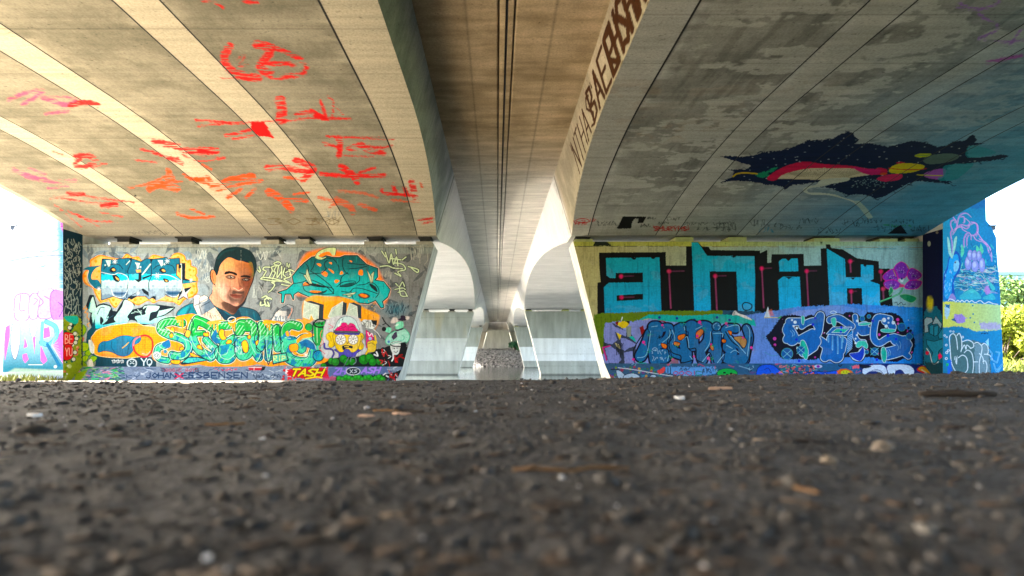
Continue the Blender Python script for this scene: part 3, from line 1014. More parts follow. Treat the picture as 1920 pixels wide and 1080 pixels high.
    LET = [
        ("470 200 330 170 190 210 170 300 290 370 440 410 550 480 560 600 450 680 330 660", 13),
        ("230 520 130 560 110 660 160 720 260 740", 10),
        ("690 150 640 240 620 350 650 480 720 590 880 690", 14), ("690 160 800 200 900 260", 15),
        ("680 350 780 345", 9), ("820 440 900 530 970 600 900 690", 12),
        ("1160 230 1020 250 950 330 960 410 1120 470 1220 420", 13), ("1080 560 1180 590 1160 690 1060 700 1020 620", 19),
        ("1420 240 1330 230 1300 300", 20), ("1440 200 1520 280 1500 450 1510 560 1580 690", 14),
        ("1400 430 1300 470 1290 600 1340 680 1430 650 1470 560 1440 460", 13),
        ("1620 230 1640 400 1600 560", 13), ("1740 260 1730 440 1720 700", 12), ("1620 480 1700 420 1850 260", 11), ("1850 280 1890 420 1900 560", 13),
    ]
    # right half continues in the next frame
    p5 = [("860 300 760 280 690 330 670 420 700 480 790 500", 14), ("690 560 700 680 800 770 1000 780 1070 660 1080 540 960 470 880 520 900 600", 17), ("560 330 560 430 580 600", 12)]
    F3, F5 = (280, 580, 7.7125), (440, 570, 7.2)
    groups = [(F3, LET[0:2]), (F3, LET[2:6]), (F3, LET[6:8]), (F3, LET[8:11]), (F3, LET[11:15]), (F5, p5)]
    for fr, gp in groups:
        p.frame(*fr)
        for st, w in gp:
            p.line(st, w + 5.4, '#c9f2e2')
    for fr, gp in groups:
        p.frame(*fr)
        for st, w in gp:
            p.line(st, w + 3.4, edge)
        for st, w in gp:
            p.line(st, w, bub)
        for st, w in gp:
            q = np.array([float(t) for t in st.split()]).reshape(-1, 2)
            p.line(q + [-2.4 * w, -2.4 * w], .8, hl, op=.85)
    p.frame(*F3)
    # counters
    for q in ("310 280 340 255 365 300 350 330 300 320", "295 370 330 350 345 390 310 410", "1010 330 1040 290 1080 310 1085 380 1110 420 1060 440 1020 400", "1340 480 1390 450 1430 520 1420 610 1380 620 1345 560", "1110 490 1150 440 1190 460 1170 490", "510 300 590 320 570 400 520 380", "790 340 850 350 850 390 790 380", "700 520 740 520 770 580 700 560", "440 560 480 545 500 570 450 590", "1420 400 1450 370 1465 410 1440 425", "1540 470 1580 450 1550 520", "320 740 440 740 420 790 330 780", "600 630 740 690 760 700 620 680"):
        p.poly(q, edge, sm=True, grow=1.3)
        p.poly(q, '#f3a928', sm=True)
        p.poly(q, '#f7c75a', sm=True, grow=-.8)
    # dividing outlines of the letters
    for q in ("600 130 640 210 610 280 620 380", "500 200 540 270 500 390", "880 260 940 330 900 420 990 520 1000 600 980 720", "1240 230 1240 350 1220 450 1250 560 1230 690", "1550 180 1560 300 1520 420 1560 560 1640 640 1560 770", "1660 430 1680 560 1720 800 1770 600 1780 430 1740 400"):
        p.line(q, 1.7, edge)
    for q in ("160 300 280 300 360 350 340 410", "190 480 150 540 260 600 300 690 300 740", "480 420 590 470 610 560 560 650 480 710 400 710", "1240 400 1300 390 1380 390", "1000 620 1050 700 1150 720 1240 650", "1480 700 1560 750 1610 640", "1690 560 1720 740 1760 580", "760 430 760 480 800 580 900 720 990 600"):
        p.line(q, .9, hl)
    for x, y, r in ((490, 640, 4.6), (410, 700, 3), (230, 610, 3.4), (1270, 450, 2.5), (1310, 480, 2.6), (1180, 580, 2), (1270, 530, 2.2)):
        p.dot(x, y, r, '#1a8db3')
    p.poly("1040 520 1160 510 1150 560 1130 595 1110 555 1060 575", '#1a8db3')
    p.poly("930 330 960 300 990 330 970 400 1010 470 960 490 900 420", '#1f77ab', sm=True)
    p.poly("190 490 280 440 310 520 280 560 200 540", '#1f77ab', sm=True)
    # yellow drips
    for x, y, w, l in ((385, 115, 120, 70), (850, 180, 170, 60), (1150, 185, 100, 50), (1650, 175, 110, 50)):
        p.poly([(x, y), (x + w * .5, y - 12), (x + w, y + 4), (x + w, y + 26), (x, y + 30)], '#f4b321', sm=True)
        for k, f in enumerate((.2, .5, .78)):
            p.line([(x + w * f, y + 10), (x + w * f + 3, y + l * (1 + .7 * ((k * 7) % 3)))], 2.6, '#f4b321', sm=False)
    p.line("1190 110 1140 140 1150 175 1200 190 1240 165 1240 125", 1.3, '#eef7f8', closed=True)
    # spiral and sparkle
    p.dot(108, 668, 7.4, '#e9f2f2'); p.line("108 668 120 660 122 680 98 690 82 665 105 640 140 660 135 700 100 718 68 690 70 640", 1.0, '#16364a')
    p.poly("450 780 560 690 720 690 860 735 560 790 470 800", edge, grow=.6)
    p.poly("480 765 570 700 700 700 830 735 560 775", '#5fc9bd')
    p.tag(590, 690, 720, 760, '#2b86c9', 1.0, 8, 4)
    p.tag(770, 600, 930, 690, '#2a74b8', 1.0, 12, 5)
    p.tag(820, 510, 920, 570, '#e4f5ee', .9, 13, 4)
    p.tag(1240, 520, 1330, 660, '#dcecf2', 1.0, 14, 4)
    # end of the word: E with ball, plate with RIP
    p.frame(440, 570, 7.2)
    p.dot(998, 310, 7.4, '#22a04e'); p.line("950 330 990 260 1050 300 1040 360 990 375", 1.2, '#114c2a')
    p.poly("505 690 690 660 725 760 520 810", edge, grow=1.2)
    p.poly("510 695 690 668 715 755 525 800", '#6bcdaf')
    write(p, "RIP", 525, 700, 46, 68, 1.4, '#dff0a0', gap=.25)
    p.dot(1130, 700, 11, edge); p.dot(1130, 700, 9, '#3ba9b5')
    p.poly("870 520 970 470 1080 540 1100 620 960 580", '#1a72a8', sm=True)
    p.line("880 510 970 470 1070 530 1100 610", 1.0, hl)
    p.poly("690 380 730 360 750 440 690 440 660 470 650 430", '#1a86b0', sm=True)
    p.poly("740 560 840 540 850 620 760 640", edge, sm=True, grow=1.1); p.poly("740 560 840 540 850 620 760 640", '#f4a927', sm=True)
    p.poly("690 380 720 365 740 430 700 430", '#f4a927', sm=True)
    p.poly("840 480 930 410 1060 400 1050 440 920 470 850 530", '#f4a927', sm=True)
    star(p, 960, 685, 5)
    p.line("760 720 800 700 855 680 800 730 770 730", 1.0, edge)
    p.tag(1020, 620, 1150, 760, '#1f63b3', 1.2, 31, 5)
    # green cactus-like post with a black scrawl
    p.poly("1060 260 1220 230 1210 380 1150 560 1090 560 1070 420", '#2b9a4c', sm=False)
    p.line("1110 300 1115 520", 1.6, '#a8dfb0', sm=False); p.line("1060 240 1050 460 1100 560", 2.0, edge)
    p.line("1070 270 1120 210 1220 220 1210 300 1120 310", 2.6, '#0f1716', closed=True)
    p.tag(1090, 240, 1200, 280, '#0f1716', 1.2, 17, 5)
    p.line("1180 310 1230 380", 2.0, '#0f1716')
    p.piece()

    # ---- comic head with a glass dome
    p.piece("comic_head_painting", "painted yellow comic head with a pink brain under a glass dome")
    p.frame(580, 560, 6.75)
    p.poly("190 340 250 250 420 210 600 230 660 330 700 560 700 700 240 760 150 640 170 480", '#c9ccd2', sm=True, soft=1.5)
    for _ in range(120):
        p.dot(rr.uniform(180, 700), rr.uniform(240, 740), rr.uniform(.2, .5), '#9a86a8', op=.7)
    for q in ("160 400 140 470 180 560 120 620 200 700", "240 320 300 360 250 380"):
        p.line(q, 1.0, '#d95a73')
    p.line("190 570 200 630 280 640 310 690 290 740", 3.6, '#221d3a'); p.line("190 570 200 630 280 640 310 690 290 740", 2.3, '#5049a0')
    p.poly("330 640 640 640 600 690 560 740 390 760 370 690", INK, sm=True, grow=.6); p.poly("330 640 640 640 600 690 560 740 390 760 370 690", '#564fae', sm=True)
    for q in ("310 440 260 425 215 460 220 510 250 540 240 590 270 620 310 600 330 560", "630 450 670 440 690 490 660 540 690 590 670 640 630 640 610 590"):
        p.poly(q, INK, sm=True, grow=.7); p.poly(q, '#e5c43c', sm=True)
    p.line("240 460 270 490 275 540", .8, '#6b4f18'); p.line("660 470 640 500 630 550", .8, '#6b4f18')
    f = "320 430 630 440 640 560 600 650 540 680 500 640 440 640 430 670 380 670 330 600"
    p.poly(f, INK, sm=True, grow=.7); p.poly(f, '#e6c53f', sm=True)
    p.poly("315 430 640 440 630 460 330 455", '#554da3')
    for x, y, r in ((397, 518, 9.2), (555, 518, 8.6)):
        p.dot(x, y, r + .8, INK, ry=r + 1.0); p.dot(x, y, r, '#f0f0ee', ry=r + .3)
        q0 = p.P([x, y])[0]
        t0 = p.t
        p.frame()
        for a in range(8):
            an = a * .785 + .2
            p.line([(q0[0] + 3.5 * math.cos(an), q0[1] + 3.5 * math.sin(an)), (q0[0] + 7.6 * math.cos(an + .12), q0[1] + 7.6 * math.sin(an + .12))], 1.0, INK, sm=False)
        p.t = t0
        p.dot(x, y - 6, 1.4, INK)
    p.line("470 540 485 570 495 545", .9, '#4a3512')
    p.poly("415 600 470 590 545 600 540 630 480 620 430 650", INK, sm=True)
    p.poly("440 602 500 596 500 612 450 616", '#e6c53f')
    dome = "330 410 335 340 370 270 440 228 510 228 580 270 610 340 612 410"
    p.poly(dome, INK, sm=True, grow=.7); p.poly(dome, '#c4dce0', sm=True)
    p.poly("340 415 350 370 400 340 410 310 460 305 490 335 520 310 570 330 590 370 600 415", '#6e1137', sm=True, grow=.5)
    p.poly("340 415 350 370 400 340 410 310 460 305 490 335 520 310 570 330 590 370 600 415", '#d6357e', sm=True)
    for q in ("490 335 490 400", "400 350 430 370 460 350", "510 360 550 350 580 370", "370 390 410 380 440 400", "520 395 560 385"):
        p.line(q, .9, '#7c1440')
    p.poly("305 405 645 415 640 438 310 430", INK, grow=.4); p.poly("310 410 640 419 636 434 314 426", '#59626a')
    p.line("370 350 400 290", 1.8, '#eef6f7'); p.line("415 270 425 260", 1.4, '#53666b')
    # hand with a bottle
    p.piece("raised_hand_painting", "painted yellow fist round a pink bottle with a scrawled label")
    p.poly("715 395 820 470 800 620 720 620", INK, grow=.6); p.poly("715 395 815 470 795 620 720 620", '#d0357a')
    p.line("740 430 760 470 790 440 810 480", 1.6, '#f1e4ec'); p.dot(770, 505, 3, '#8fb6e6')
    p.poly("735 560 790 530 840 550 835 660 750 680 720 710 710 690 740 640", INK, sm=True, grow=.7); p.poly("735 560 790 530 840 550 835 660 750 680 720 710 710 690 740 640", '#e3c440', sm=True)
    p.line("740 575 790 560 830 590", .9, INK); p.line("830 470 850 560", 2.6, '#e3c440')
    p.poly("650 300 690 265 850 275 850 350 800 385 720 370", '#dfe4e2', sm=False); p.poly("780 270 860 275 850 340 800 320", '#1c2326')
    p.tag(660, 275, 840, 370, '#1c2326', .9, 51, 7)
    p.line("800 380 860 430 900 490", 1.0, '#e7ebea'); p.line("880 300 830 390", 2, '#d98a2a', op=.6, soft=1)
    # bushes
    p.piece("plant_painting", "painted green bushes on black under the comic head")
    p.poly("150 860 250 780 400 740 640 730 800 680 960 650 980 860 400 900", '#132022', sm=True)
    for x, y, r in ((280, 790, 6), (330, 800, 7), (430, 760, 7), (470, 800, 6), (540, 800, 6), (690, 770, 9), (760, 750, 8), (800, 800, 7), (890, 790, 7), (930, 820, 5), (180, 850, 5)):
        p.dot(x, y, r + .6, '#0b2614'); p.dot(x, y, r, '#1f7a26'); p.dot(x - 10, y - 12, r * .5, '#2f9432')
    p.line("500 740 430 870", 1.6, '#5b6a72'); p.line("520 790 530 750 580 745 590 800 560 830", 1.8, '#6d7c86')
    # ---- pale figure in a hat
    p.piece("pale_figure_painting", "painted pale green stout figure with a hat and a necktie")
    body = "980 500 1020 450 1080 420 1180 380 1240 420 1265 480 1230 550 1140 570 1010 580 970 550"
    p.poly(body, '#2fc08f', sm=True, grow=1.1, soft=.6); p.poly(body, '#a8dccb', sm=True)
    p.poly("1090 340 1110 300 1180 290 1190 350 1160 390 1090 380", '#8fe0bd', sm=True); p.poly("1130 330 1100 350 1080 340 1120 315", '#d8efe5', sm=True)
    p.poly("1030 300 1060 240 1110 245 1120 290 1060 310", '#ded3cf', sm=True, soft=1); p.poly("1200 230 1260 225 1260 260 1210 270", '#ded3cf', sm=True, soft=1)
    p.poly("1115 260 1150 250 1160 215 1210 220 1220 255 1230 270 1170 280", '#2b2233', sm=True)
    p.poly("1085 400 1180 370 1200 385 1110 415", '#3c3348'); p.poly("1075 430 1105 415 1115 480 1065 525 1040 485", '#463d57')
    p.line("1170 460 1200 480 1190 520 1150 530", .9, '#2fae86')
    p.poly("960 390 1000 360 1040 380 1020 430 970 420", '#86dcbc', sm=True); p.dot(945, 385, 4.2, '#15181b'); p.line("925 240 960 300 1020 360", 2.2, '#1a1d21'); p.line("930 330 970 310", 1.8, '#1a1d21')
    p.dot(1005, 545, 2.4, '#3a64c4', op=.8, soft=1)
    # ---- corner with a bucket, red and black scrawls
    p.piece("red_black_lettering", "red black and white scrawled lettering at the inner foot of the wall")
    p.poly("850 640 1000 600 1220 540 1240 640 1160 1040 960 1040 960 860 800 700", '#14191c', sm=False, rough=2)
    for k in range(26):
        x, y = rr.uniform(840, 1200), rr.uniform(620, 1000)
        p.line([(x, y), (x + rr.uniform(-40, 40), y + rr.uniform(10, 60)), (x + rr.uniform(-30, 30), y + rr.uniform(30, 90))], rr.choice((1.2, 2.6)), rr.choice(('#b3182b', '#c8202f', '#e9ecee', '#e9ecee', '#8e1020')))
    p.poly("1030 590 1150 570 1130 690 1080 710 1050 690", '#dfe4e2', sm=True); p.line("1030 570 1090 545 1170 555 1170 600 1060 600", 2.0, '#15191b', closed=True); p.line("1030 570 1090 545 1170 555", 1.0, '#f2f4f4')
    p.dot(1075, 630, 1.2, '#15191b'); p.dot(1110, 625, 1.2, '#15191b'); p.line("1070 670 1100 680 1120 660", 1.2, '#15191b')
    p.piece()
    # slanted edge strip is bare
    p.frame()


def paint_left_plinth(p):
    p.frame()
    p.poly([(100, 680), (800, 680), (800, 730), (100, 730)], '#7d8ba0', tex=(.1, .3, .0, .3))
    rr = random.Random(3)
    for _ in range(220):
        x, y = rr.uniform(140, 760), rr.uniform(688, 716)
        p.line([(x, y), (x + rr.uniform(-6, 9), y + rr.uniform(-4, 4)), (x + rr.uniform(-2, 14), y + rr.uniform(-4, 4))], rr.uniform(.6, 1.4), rr.choice(('#465a78', '#3a4c68', '#9fb0c4', '#b6c3d2', '#5c6f8c', '#c9d4de')))
    p.piece("foot_lettering", "green and pink scrawls on the left end of the concrete foot")
    for _ in range(90):
        x = rr.uniform(140, 225)
        y = rr.uniform(690, 716)
        p.line([(x, y), (x + rr.uniform(2, 14), y + rr.uniform(-4, 4))], rr.uniform(1, 2.2), rr.choice(('#2fae63', '#1f7d4e', '#5fc58d', '#d98ba0', '#3d4a72', '#9bc46a')))
    p.poly([(140, 700), (165, 694), (150, 716), (140, 716)], '#8aa52c', rough=2)
    p.piece("foot_lettering", "handwriting in dark blue and red along the concrete foot")
    p.frame(140, 660, 5.647)
    write(p, "Boogie Boys", 925, 175, 28, 32, 1.0, '#a8233f', gap=.28, sm=True)
    for x in (925, 1280):
        write(p, "B", x, 172, 34, 38, 1.2, '#173a52', sm=True)
    p.tag(1480, 175, 1720, 200, '#cf2f4c', .9, 4, 7)
    write(p, "SKY", 470, 245, 60, 34, 1.3, '#2c4668', gap=.3, sm=True)
    write(p, "JOHANNES", 760, 222, 52, 54, 2.1, '#1f3a5e', gap=.22)
    write(p, "ESBENSEN", 1210, 216, 62, 60, 2.2, '#1f3a5e', gap=.28)
    p.line("1060 230 1150 280", 2.0, '#c23a58'); p.line("1150 225 1060 285", 2.0, '#c23a58')
    p.tag(1880, 225, 2230, 290, '#1d3350', 1.5, 6, 8)
    # little flag
    p.piece("flag_painting", "small painted red flag with a white cross")
    p.frame(280, 580, 7.7125)
    p.poly("1425 795 1640 800 1660 840 1600 885 1440 880", '#b5203f', rough=1)
    p.line("1430 840 1645 842", 1.0, '#f0e4e6', sm=False); p.line("1520 795 1512 885", 1.0, '#f0e4e6', sm=False)
    p.poly("1640 810 1690 820 1660 880 1610 890", '#1a1d22')
    # yellow tag on red splashes
    p.piece("foot_lettering", "yellow lettering with red splashes on the concrete foot")
    p.frame(440, 570, 7.2)
    for _ in range(70):
        p.dot(rr.uniform(650, 1290), rr.uniform(840, 1050), rr.uniform(.8, 3.0), rr.choice(('#c81f3c', '#d62b4b', '#f0e6ea')))
    p.poly("700 900 900 850 1200 860 1290 930 1240 990 1000 1020 760 990", '#c3203c', rough=3)
    TS = [s for s in strokes_of("TASH", 750, 880, 90, 90, .22, .5)]
    for st in TS:
        p.line(st, 5.6, '#17140e', sm=False)
    for st in TS:
        p.line(st, 3.2, '#e7cf1c', sm=False)
    p.line("960 1010 1100 985 1180 1000", 2.6, '#e7cf1c')
    p.dots([(1060, 825), (660, 975), (1260, 970), (720, 1030)], 1.8, '#c81f3c')
    p.piece("foot_lettering", "purple lettering and an oval badge on the concrete foot")
    p.frame(580, 560, 6.75)
    p.poly("240 870 960 830 1000 900 980 960 240 980", '#5d6f9a', rough=3)
    write(p, "ZH", 310, 880, 60, 75, 2.6, '#9a7fe0', slant=.3)
    write(p, "ASH", 660, 870, 60, 70, 3.0, '#a889e6', gap=.3, slant=.4)
    p.dot(555, 918, 13.5, '#e6ecf0', ry=7.4); p.dot(555, 918, 12.3, '#1c2b3a', ry=6.4)
    p.line("515 900 550 940", 1.2, '#cdd8e0', sm=False); p.line("550 898 515 942", 1.2, '#cdd8e0', sm=False); p.line("605 900 570 905 600 925 565 940", 1.2, '#cdd8e0')
    p.piece("foot_lettering", "green foliage scrawl on black at the inner end of the concrete foot")
    p.poly("330 985 600 970 980 960 1160 900 1180 1060 320 1060", '#12191c', rough=2)
    for x in range(380, 960, 42):
        p.dot(x, 1010 + 18 * math.sin(x), 5.4, '#1d7a24'); p.dot(x - 8, 1000 + 18 * math.sin(x), 2.6, '#38a23c')
    for k in range(26):
        x, y = rr.uniform(960, 1160), rr.uniform(900, 1040)
        p.line([(x, y), (x + rr.uniform(-30, 30), y + rr.uniform(10, 50))], rr.choice((1.0, 2.0)), rr.choice(('#b3182b', '#e9ecee', '#3e5c8e')))
    p.poly("160 985 330 985 320 1060 180 1060", '#c2476e', rough=3, op=.7)
    p.piece()
    p.frame()
    for x in range(150, 760, 9):                                # soil thrown against the foot
        p.dot(x + 3 * math.sin(x), 713.5, 3.2, '#57504a', op=.35, soft=2)


def paint_left_flank(p):
    p.frame()
    p.poly([(90, 380), (180, 380), (180, 740), (90, 740)], '#16303f')
    p.piece("spray_tag", "white scribbled handstyles on the dark flank of the left buttress")
    for k in range(17):
        y = 446 + k * 10.5
        p.tag(120, y, 151, y + 15, '#b9c4c0', .8, 200 + k, 6, .9)
    p.piece("red_lettering", "red bubble lettering over green leaves on the flank of the left buttress")
    p.frame(0, 520, 5.4)
    p.poly("640 400 760 380 820 420 830 1100 600 1100 620 640", '#8a9a3a', rough=3)
    rr = random.Random(8)
    for _ in range(60):
        p.dot(rr.uniform(640, 810), rr.uniform(400, 1000), rr.uniform(1, 4.2), rr.choice(('#1e6b4a', '#c9d68f', '#d77f66', '#1c2a2a', '#6f8a24', '#e1e4da')))
    p.poly("650 400 720 390 790 400 780 470 690 450", '#2fb0a2', sm=True)
    for q in ("650 570 690 560 740 580 745 660 700 700 645 680", "655 700 720 690 740 760 720 820 650 830"):
        p.poly(q, '#201414', sm=True, grow=1.2); p.poly(q, '#d42434', sm=True)
    write(p, "BE", 660, 580, 34, 90, 1.0, '#f0d7c4'); write(p, "YU", 662, 715, 30, 80, 1.0, '#f0d7c4')
    for x, y in ((760, 570), (775, 620), (765, 660), (705, 510), (760, 760), (745, 830)):
        p.dot(x, y, 4.6, '#171c1c'); p.dot(x, y, 3.4, '#d7dccf')
    p.piece()
    p.frame()


def paint_left_fin(p):
    p.frame()
    p.poly([(-40, 300), (140, 300), (140, 740), (-40, 740)], '#b9c5da')  # pale tones: the bright haze over this buttress is put into the paint
    p.poly([(107, 380), (130, 400), (130, 560), (112, 560), (110, 470)], '#6fa0cc', soft=5)
    p.poly([(112, 410), (124, 425), (122, 440), (114, 428)], '#d85aa8', soft=2)
    p.piece("bird_painting", "painted feathers in lightened hazy colours on the pale front of the left buttress")
    rr = random.Random(12)
    for _ in range(200):
        x, y = rr.uniform(30, 118), rr.uniform(410, 560)
        l = rr.uniform(5, 14)
        a = rr.uniform(-.2, .7)
        p.line([(x, y), (x + l, y - l * a * .5), (x + l * 1.3, y - l * a)], rr.uniform(.6, 1.6), rr.choice(('#b8c6da', '#9db4d2', '#7fa4d0', '#c9d3e2', '#6f9acb')), op=.7)
    p.line([(15, 490), (60, 482), (118, 478)], 1.1, '#4a5f80')
    p.piece("pink_lettering", "pale lilac lettering outlined in violet on the left buttress")
    p.frame(0, 520, 5.4)
    p.poly("90 200 150 160 230 130 380 160 460 100 560 120 660 140 650 420 400 420 140 440", '#bfaed2', sm=True)
    for q, c in (("150 240 180 180 270 170 300 230 280 420 160 420", '#cbbcdc'), ("300 220 350 160 400 200 390 290 370 410 300 400", '#c6b4da'), ("380 170 450 105 540 130 510 260 520 400 400 410 390 310 440 250", '#bfa6d6'), ("520 160 650 150 650 410 530 410", '#b084d0')):
        p.poly(q, '#54316e', sm=True, grow=1.0); p.poly(q, c, sm=True)
    p.line("210 180 200 330 260 330", 1.2, '#54316e'); p.line("345 210 380 230 340 280", 1.1, '#54316e'); p.line("450 190 500 220", 1.1, '#54316e'); p.line("590 250 640 310 600 400", 1.2, '#54316e')
    p.line("400 130 480 95 600 120 660 140", 2.2, '#eef3fa')
    p.piece("blue_pink_lettering", "blue and magenta spiky lettering above the grass on the left buttress")
    p.poly("10 450 640 430 640 940 10 960", vgrad(605, '#b8d8ea', 690, '#3f7f96'))
    for q in ("60 500 100 480 100 600 50 850 40 640", "250 600 280 700 240 720", "330 600 360 600 350 780", "410 680 480 840 440 880 410 840", "230 780 270 770 290 830 255 870 230 830", "520 680 640 520 640 880", "420 520 500 500 510 600 440 620"):
        p.poly(q, '#d678bc')
    for q in ("130 480 190 470 200 600 190 720 150 830 110 700", "300 490 350 460 370 540 330 610"):
        p.poly(q, '#3a4a66', sm=True, grow=.8); p.poly(q, '#d6ccd8', sm=True)
    p.line("470 450 560 500 570 600 500 680 420 660", 9, '#2a5aa0'); p.line("470 450 560 500 570 600 500 680 420 660", 7, '#78bfe4')
    p.line("430 460 420 680", 6, '#78bfe4'); p.line("480 680 600 890", 6, '#1d6f96')
    for a in range(10):
        p.line([(520, 690), (560 + 8 * a, 560 + 34 * a)], .7, '#bfe3f2', sm=False, op=.7)
    p.line("290 885 430 885", 1.4, '#e5eef2'); p.dot(560, 905, 2.6, '#eef6fa', soft=1.5)
    p.poly("150 920 640 940 640 1000 10 1000", '#bccfb4', op=.7, soft=2)
    p.piece()
    p.frame()
# ------------------------------------------------------------------ paint of the right pier
def drips(p, xs, y, l, col, seed=1, w=.7, op=.6):
    rr = random.Random(seed)
    for x in xs:
        L = l * rr.uniform(.4, 1.2)
        p.line([(x, y), (x + rr.uniform(-.3, .3), y + L)], w, col, sm=False, op=op * rr.uniform(.5, 1))


def paint_right_wall(p):
    p.frame()
    p.poly([(1040, 400), (1800, 400), (1800, 740), (1040, 740)], hgrad(1130, '#b9b184', 1720, '#8ab4c4'))
    p.poly([(1040, 400), (1800, 400), (1800, 461.5), (1040, 461.5)], hgrad(1300, '#b2b264', 1740, '#8fb3ae'), rough=1)
    p.poly([(1460, 462), (1800, 462), (1800, 600), (1600, 600)], '#9fc0c4', op=.7, soft=6)
    p.line([(1070, 462), (1250, 461.5)], 1.2, '#23251a', tex=(.15, 1, .35, .5))
    p.line([(1250, 462), (1735, 464)], .9, '#8a6a2a', tex=(.1, 1, .3, .45))
    p.line([(1560, 466), (1735, 467)], 1.1, '#3c7f92', tex=(.12, .8, .35, .5))
    p.poly("1112 461 1116 453 1130 450 1140 454 1147 461", '#20261f', rough=1)
    for k in range(24):
        p.dot(1090 + 27 * k, 458 + 1.5 * math.sin(k * 2.3), .7, '#4a4a30', op=.8)
    for x in (1170, 1496):
        p.line([(x, 446), (x, 474)], .5, '#7c7850', sm=False)
    p.dot(1540, 452, 2.5, '#1d2b22', op=.8, soft=1.5, ry=6)
    # ---- roller letters a n i k
    p.piece("block_lettering", "tall sky blue roller letters on black reading anik")
    BK = '#07090c'
    p.frame(1120, 440, 6.4)
    BL = vgrad(478, '#2192a6', 585, '#1a9fca')

    def BL(x, y):
        t = np.clip((x - 1130) / 520, 0, 1)[:, None]
        u = np.clip((y - 480) / 105, 0, 1)[:, None]
        a = lin('#25a2b2') * (1 - t) + lin('#20b0d6') * t
        b = lin('#1b9fc8') * (1 - t) + lin('#12b4ee') * t
        c = a * (1 - u) + b * u
        return c * (0.94 + 0.12 * fbm(x * .05, y * .25, 3, 3)[:, None])
    R = dict(rough=.35)
    p.poly("20 215 820 210 825 370 1065 370 1065 140 1130 140 1130 90 1210 90 1260 145 1335 145 1360 185 1920 190 1920 970 0 970 0 575 40 570 25 400", BK, **R)
    p.poly("103 280 745 272 770 960 90 960 78 630 140 575 545 572 548 455 220 460 220 520 155 522 110 490", BL, **R)
    p.poly("140 576 548 572 548 455 220 460 218 525 150 526 100 500 104 560", BK, **R)
    p.poly("104 280 745 272 748 455 548 455 220 460 218 520 155 522 110 490", BL, **R)
    p.poly("230 730 548 708 550 778 232 796", BK, **R)
    drips(p, range(410, 470, 14), 275, 18, '#0c3a46', 3); drips(p, (650, 662, 690), 275, 22, '#0c3a46', 4)
    drips(p, range(190, 545, 34), 575, 14, '#0c3a46', 5); drips(p, range(250, 545, 26), 795, 16, '#0c3a46', 6)
    p.poly("400 276 470 276 455 300 430 300", BK); p.poly("640 273 700 273 680 292 660 292", BK)
    p.poly("1130 95 1205 92 1320 255 1885 258 1910 960 1690 960 1668 443 1348 440 1365 960 1165 960 1140 300", BL, **R)
    drips(p, (1460, 1620, 1640, 1655, 1690, 1720), 262, 16, '#0c3a46', 8)
    p.poly("1600 258 1670 258 1635 278", BK)
    p.poly("1885 258 2040 180 2040 970 1912 970", BK)
    p.frame(1420, 440, 6)
    p.poly("-20 180 30 180 38 315 155 315 160 222 520 215 525 350 718 345 712 155 775 150 770 110 820 110 830 150 960 165 1120 265 1365 300 1370 380 1490 382 1500 600 1530 830 1500 850 -30 860", BK, **R)
    p.poly("242 300 280 272 455 268 462 412 250 416", BL, **R)
    p.poly("232 515 290 472 478 474 495 850 285 880 250 850", BL, **R)
    p.poly("780 155 985 275 995 480 1165 478 1165 335 1305 345 1308 500 1262 520 1375 560 1382 800 1260 850 1185 850 1175 600 1005 602 1015 810 815 810", BL, **R)
    for x, y, w in ((350, 272, 30), (355, 476, 40), (1075, 482, 30), (1210, 338, 25)):
        p.poly([(x - w, y), (x + w, y), (x, y + 26)], BK)
        drips(p, (x - 8, x, x + 9), y + 10, 16, '#0c3a46', x)
    # pink glints in the black
    def glint(x, y, l, r, f=1):
        p.line([(x, y), (x + l * .05, y + l)], 2.0, '#b85a80', op=.75, soft=1.6, sm=False)
        p.line([(x, y), (x + r, y - 4)], 1.6, '#8a4a6a', op=.6, soft=1.4, sm=False)
        p.dot(x, y, 3.4, '#e0406e', soft=2.4)
    glint(50, 380, 440, 110); glint(555, 410, 390, 110); glint(1045, 300, 120, 40); glint(1055, 640, 130, 60); glint(1390, 415, 100, 20); glint(1415, 610, 120, 20)
    p.frame(1120, 440, 6.4)
    glint(860, 440, 440, 180); glint(1415, 497, 420, 130); glint(285, 500, 20, 150); glint(290, 752, 16, 150)
    p.line("1740 850 1760 820 1800 815 1850 840 1850 880 1810 905 1760 900", 2.0, '#0d1a2c', closed=True)
    # ---- orchid
    p.piece("flower_painting", "painted pink orchid with a green stem at the outer end of the wall")
    p.frame(1420, 440, 6)
    for q in ("1540 380 1620 310 1700 380 1660 480 1580 480", "1420 460 1530 390 1580 500 1520 540 1440 510", "1690 440 1740 380 1840 440 1820 490 1720 510", "1430 540 1530 510 1610 560 1550 610 1460 600", "1660 590 1720 520 1845 530 1800 600 1720 610"):
        p.poly(q, '#e04aa0', sm=True, grow=1.3, soft=.5); p.poly(q, '#8d4bb8', sm=True)
        a = p.P(np.array([float(t) for t in q.split()]))
        c0 = a.mean(0)
        t0 = p.t
        p.frame()
        p.dot(c0[0], c0[1] + 2, 4.6, '#3b2f86', op=.8, soft=2, ry=2.6)
        rr = random.Random(int(c0[0]))
        for _ in range(16):
            p.dot(c0[0] + rr.gauss(0, 5), c0[1] + rr.gauss(0, 3), .45, '#e9d2f2')
        p.t = t0
    p.line("1530 400 1560 470", 1.2, '#d99a3a'); p.line("1680 340 1700 380", 1.2, '#d99a3a')
    p.dot(1625, 510, 3.2, '#dfeaf6', ry=4.4); p.dot(1625, 495, 2.2, '#26307c'); p.dot(1625, 575, 5, '#e05a8a', ry=3)
    p.line("1635 600 1600 660 1520 700 1380 755", 3.2, '#3f9c6e'); p.line("1635 600 1600 660 1520 700 1380 750", 1.0, '#7fcf9c')
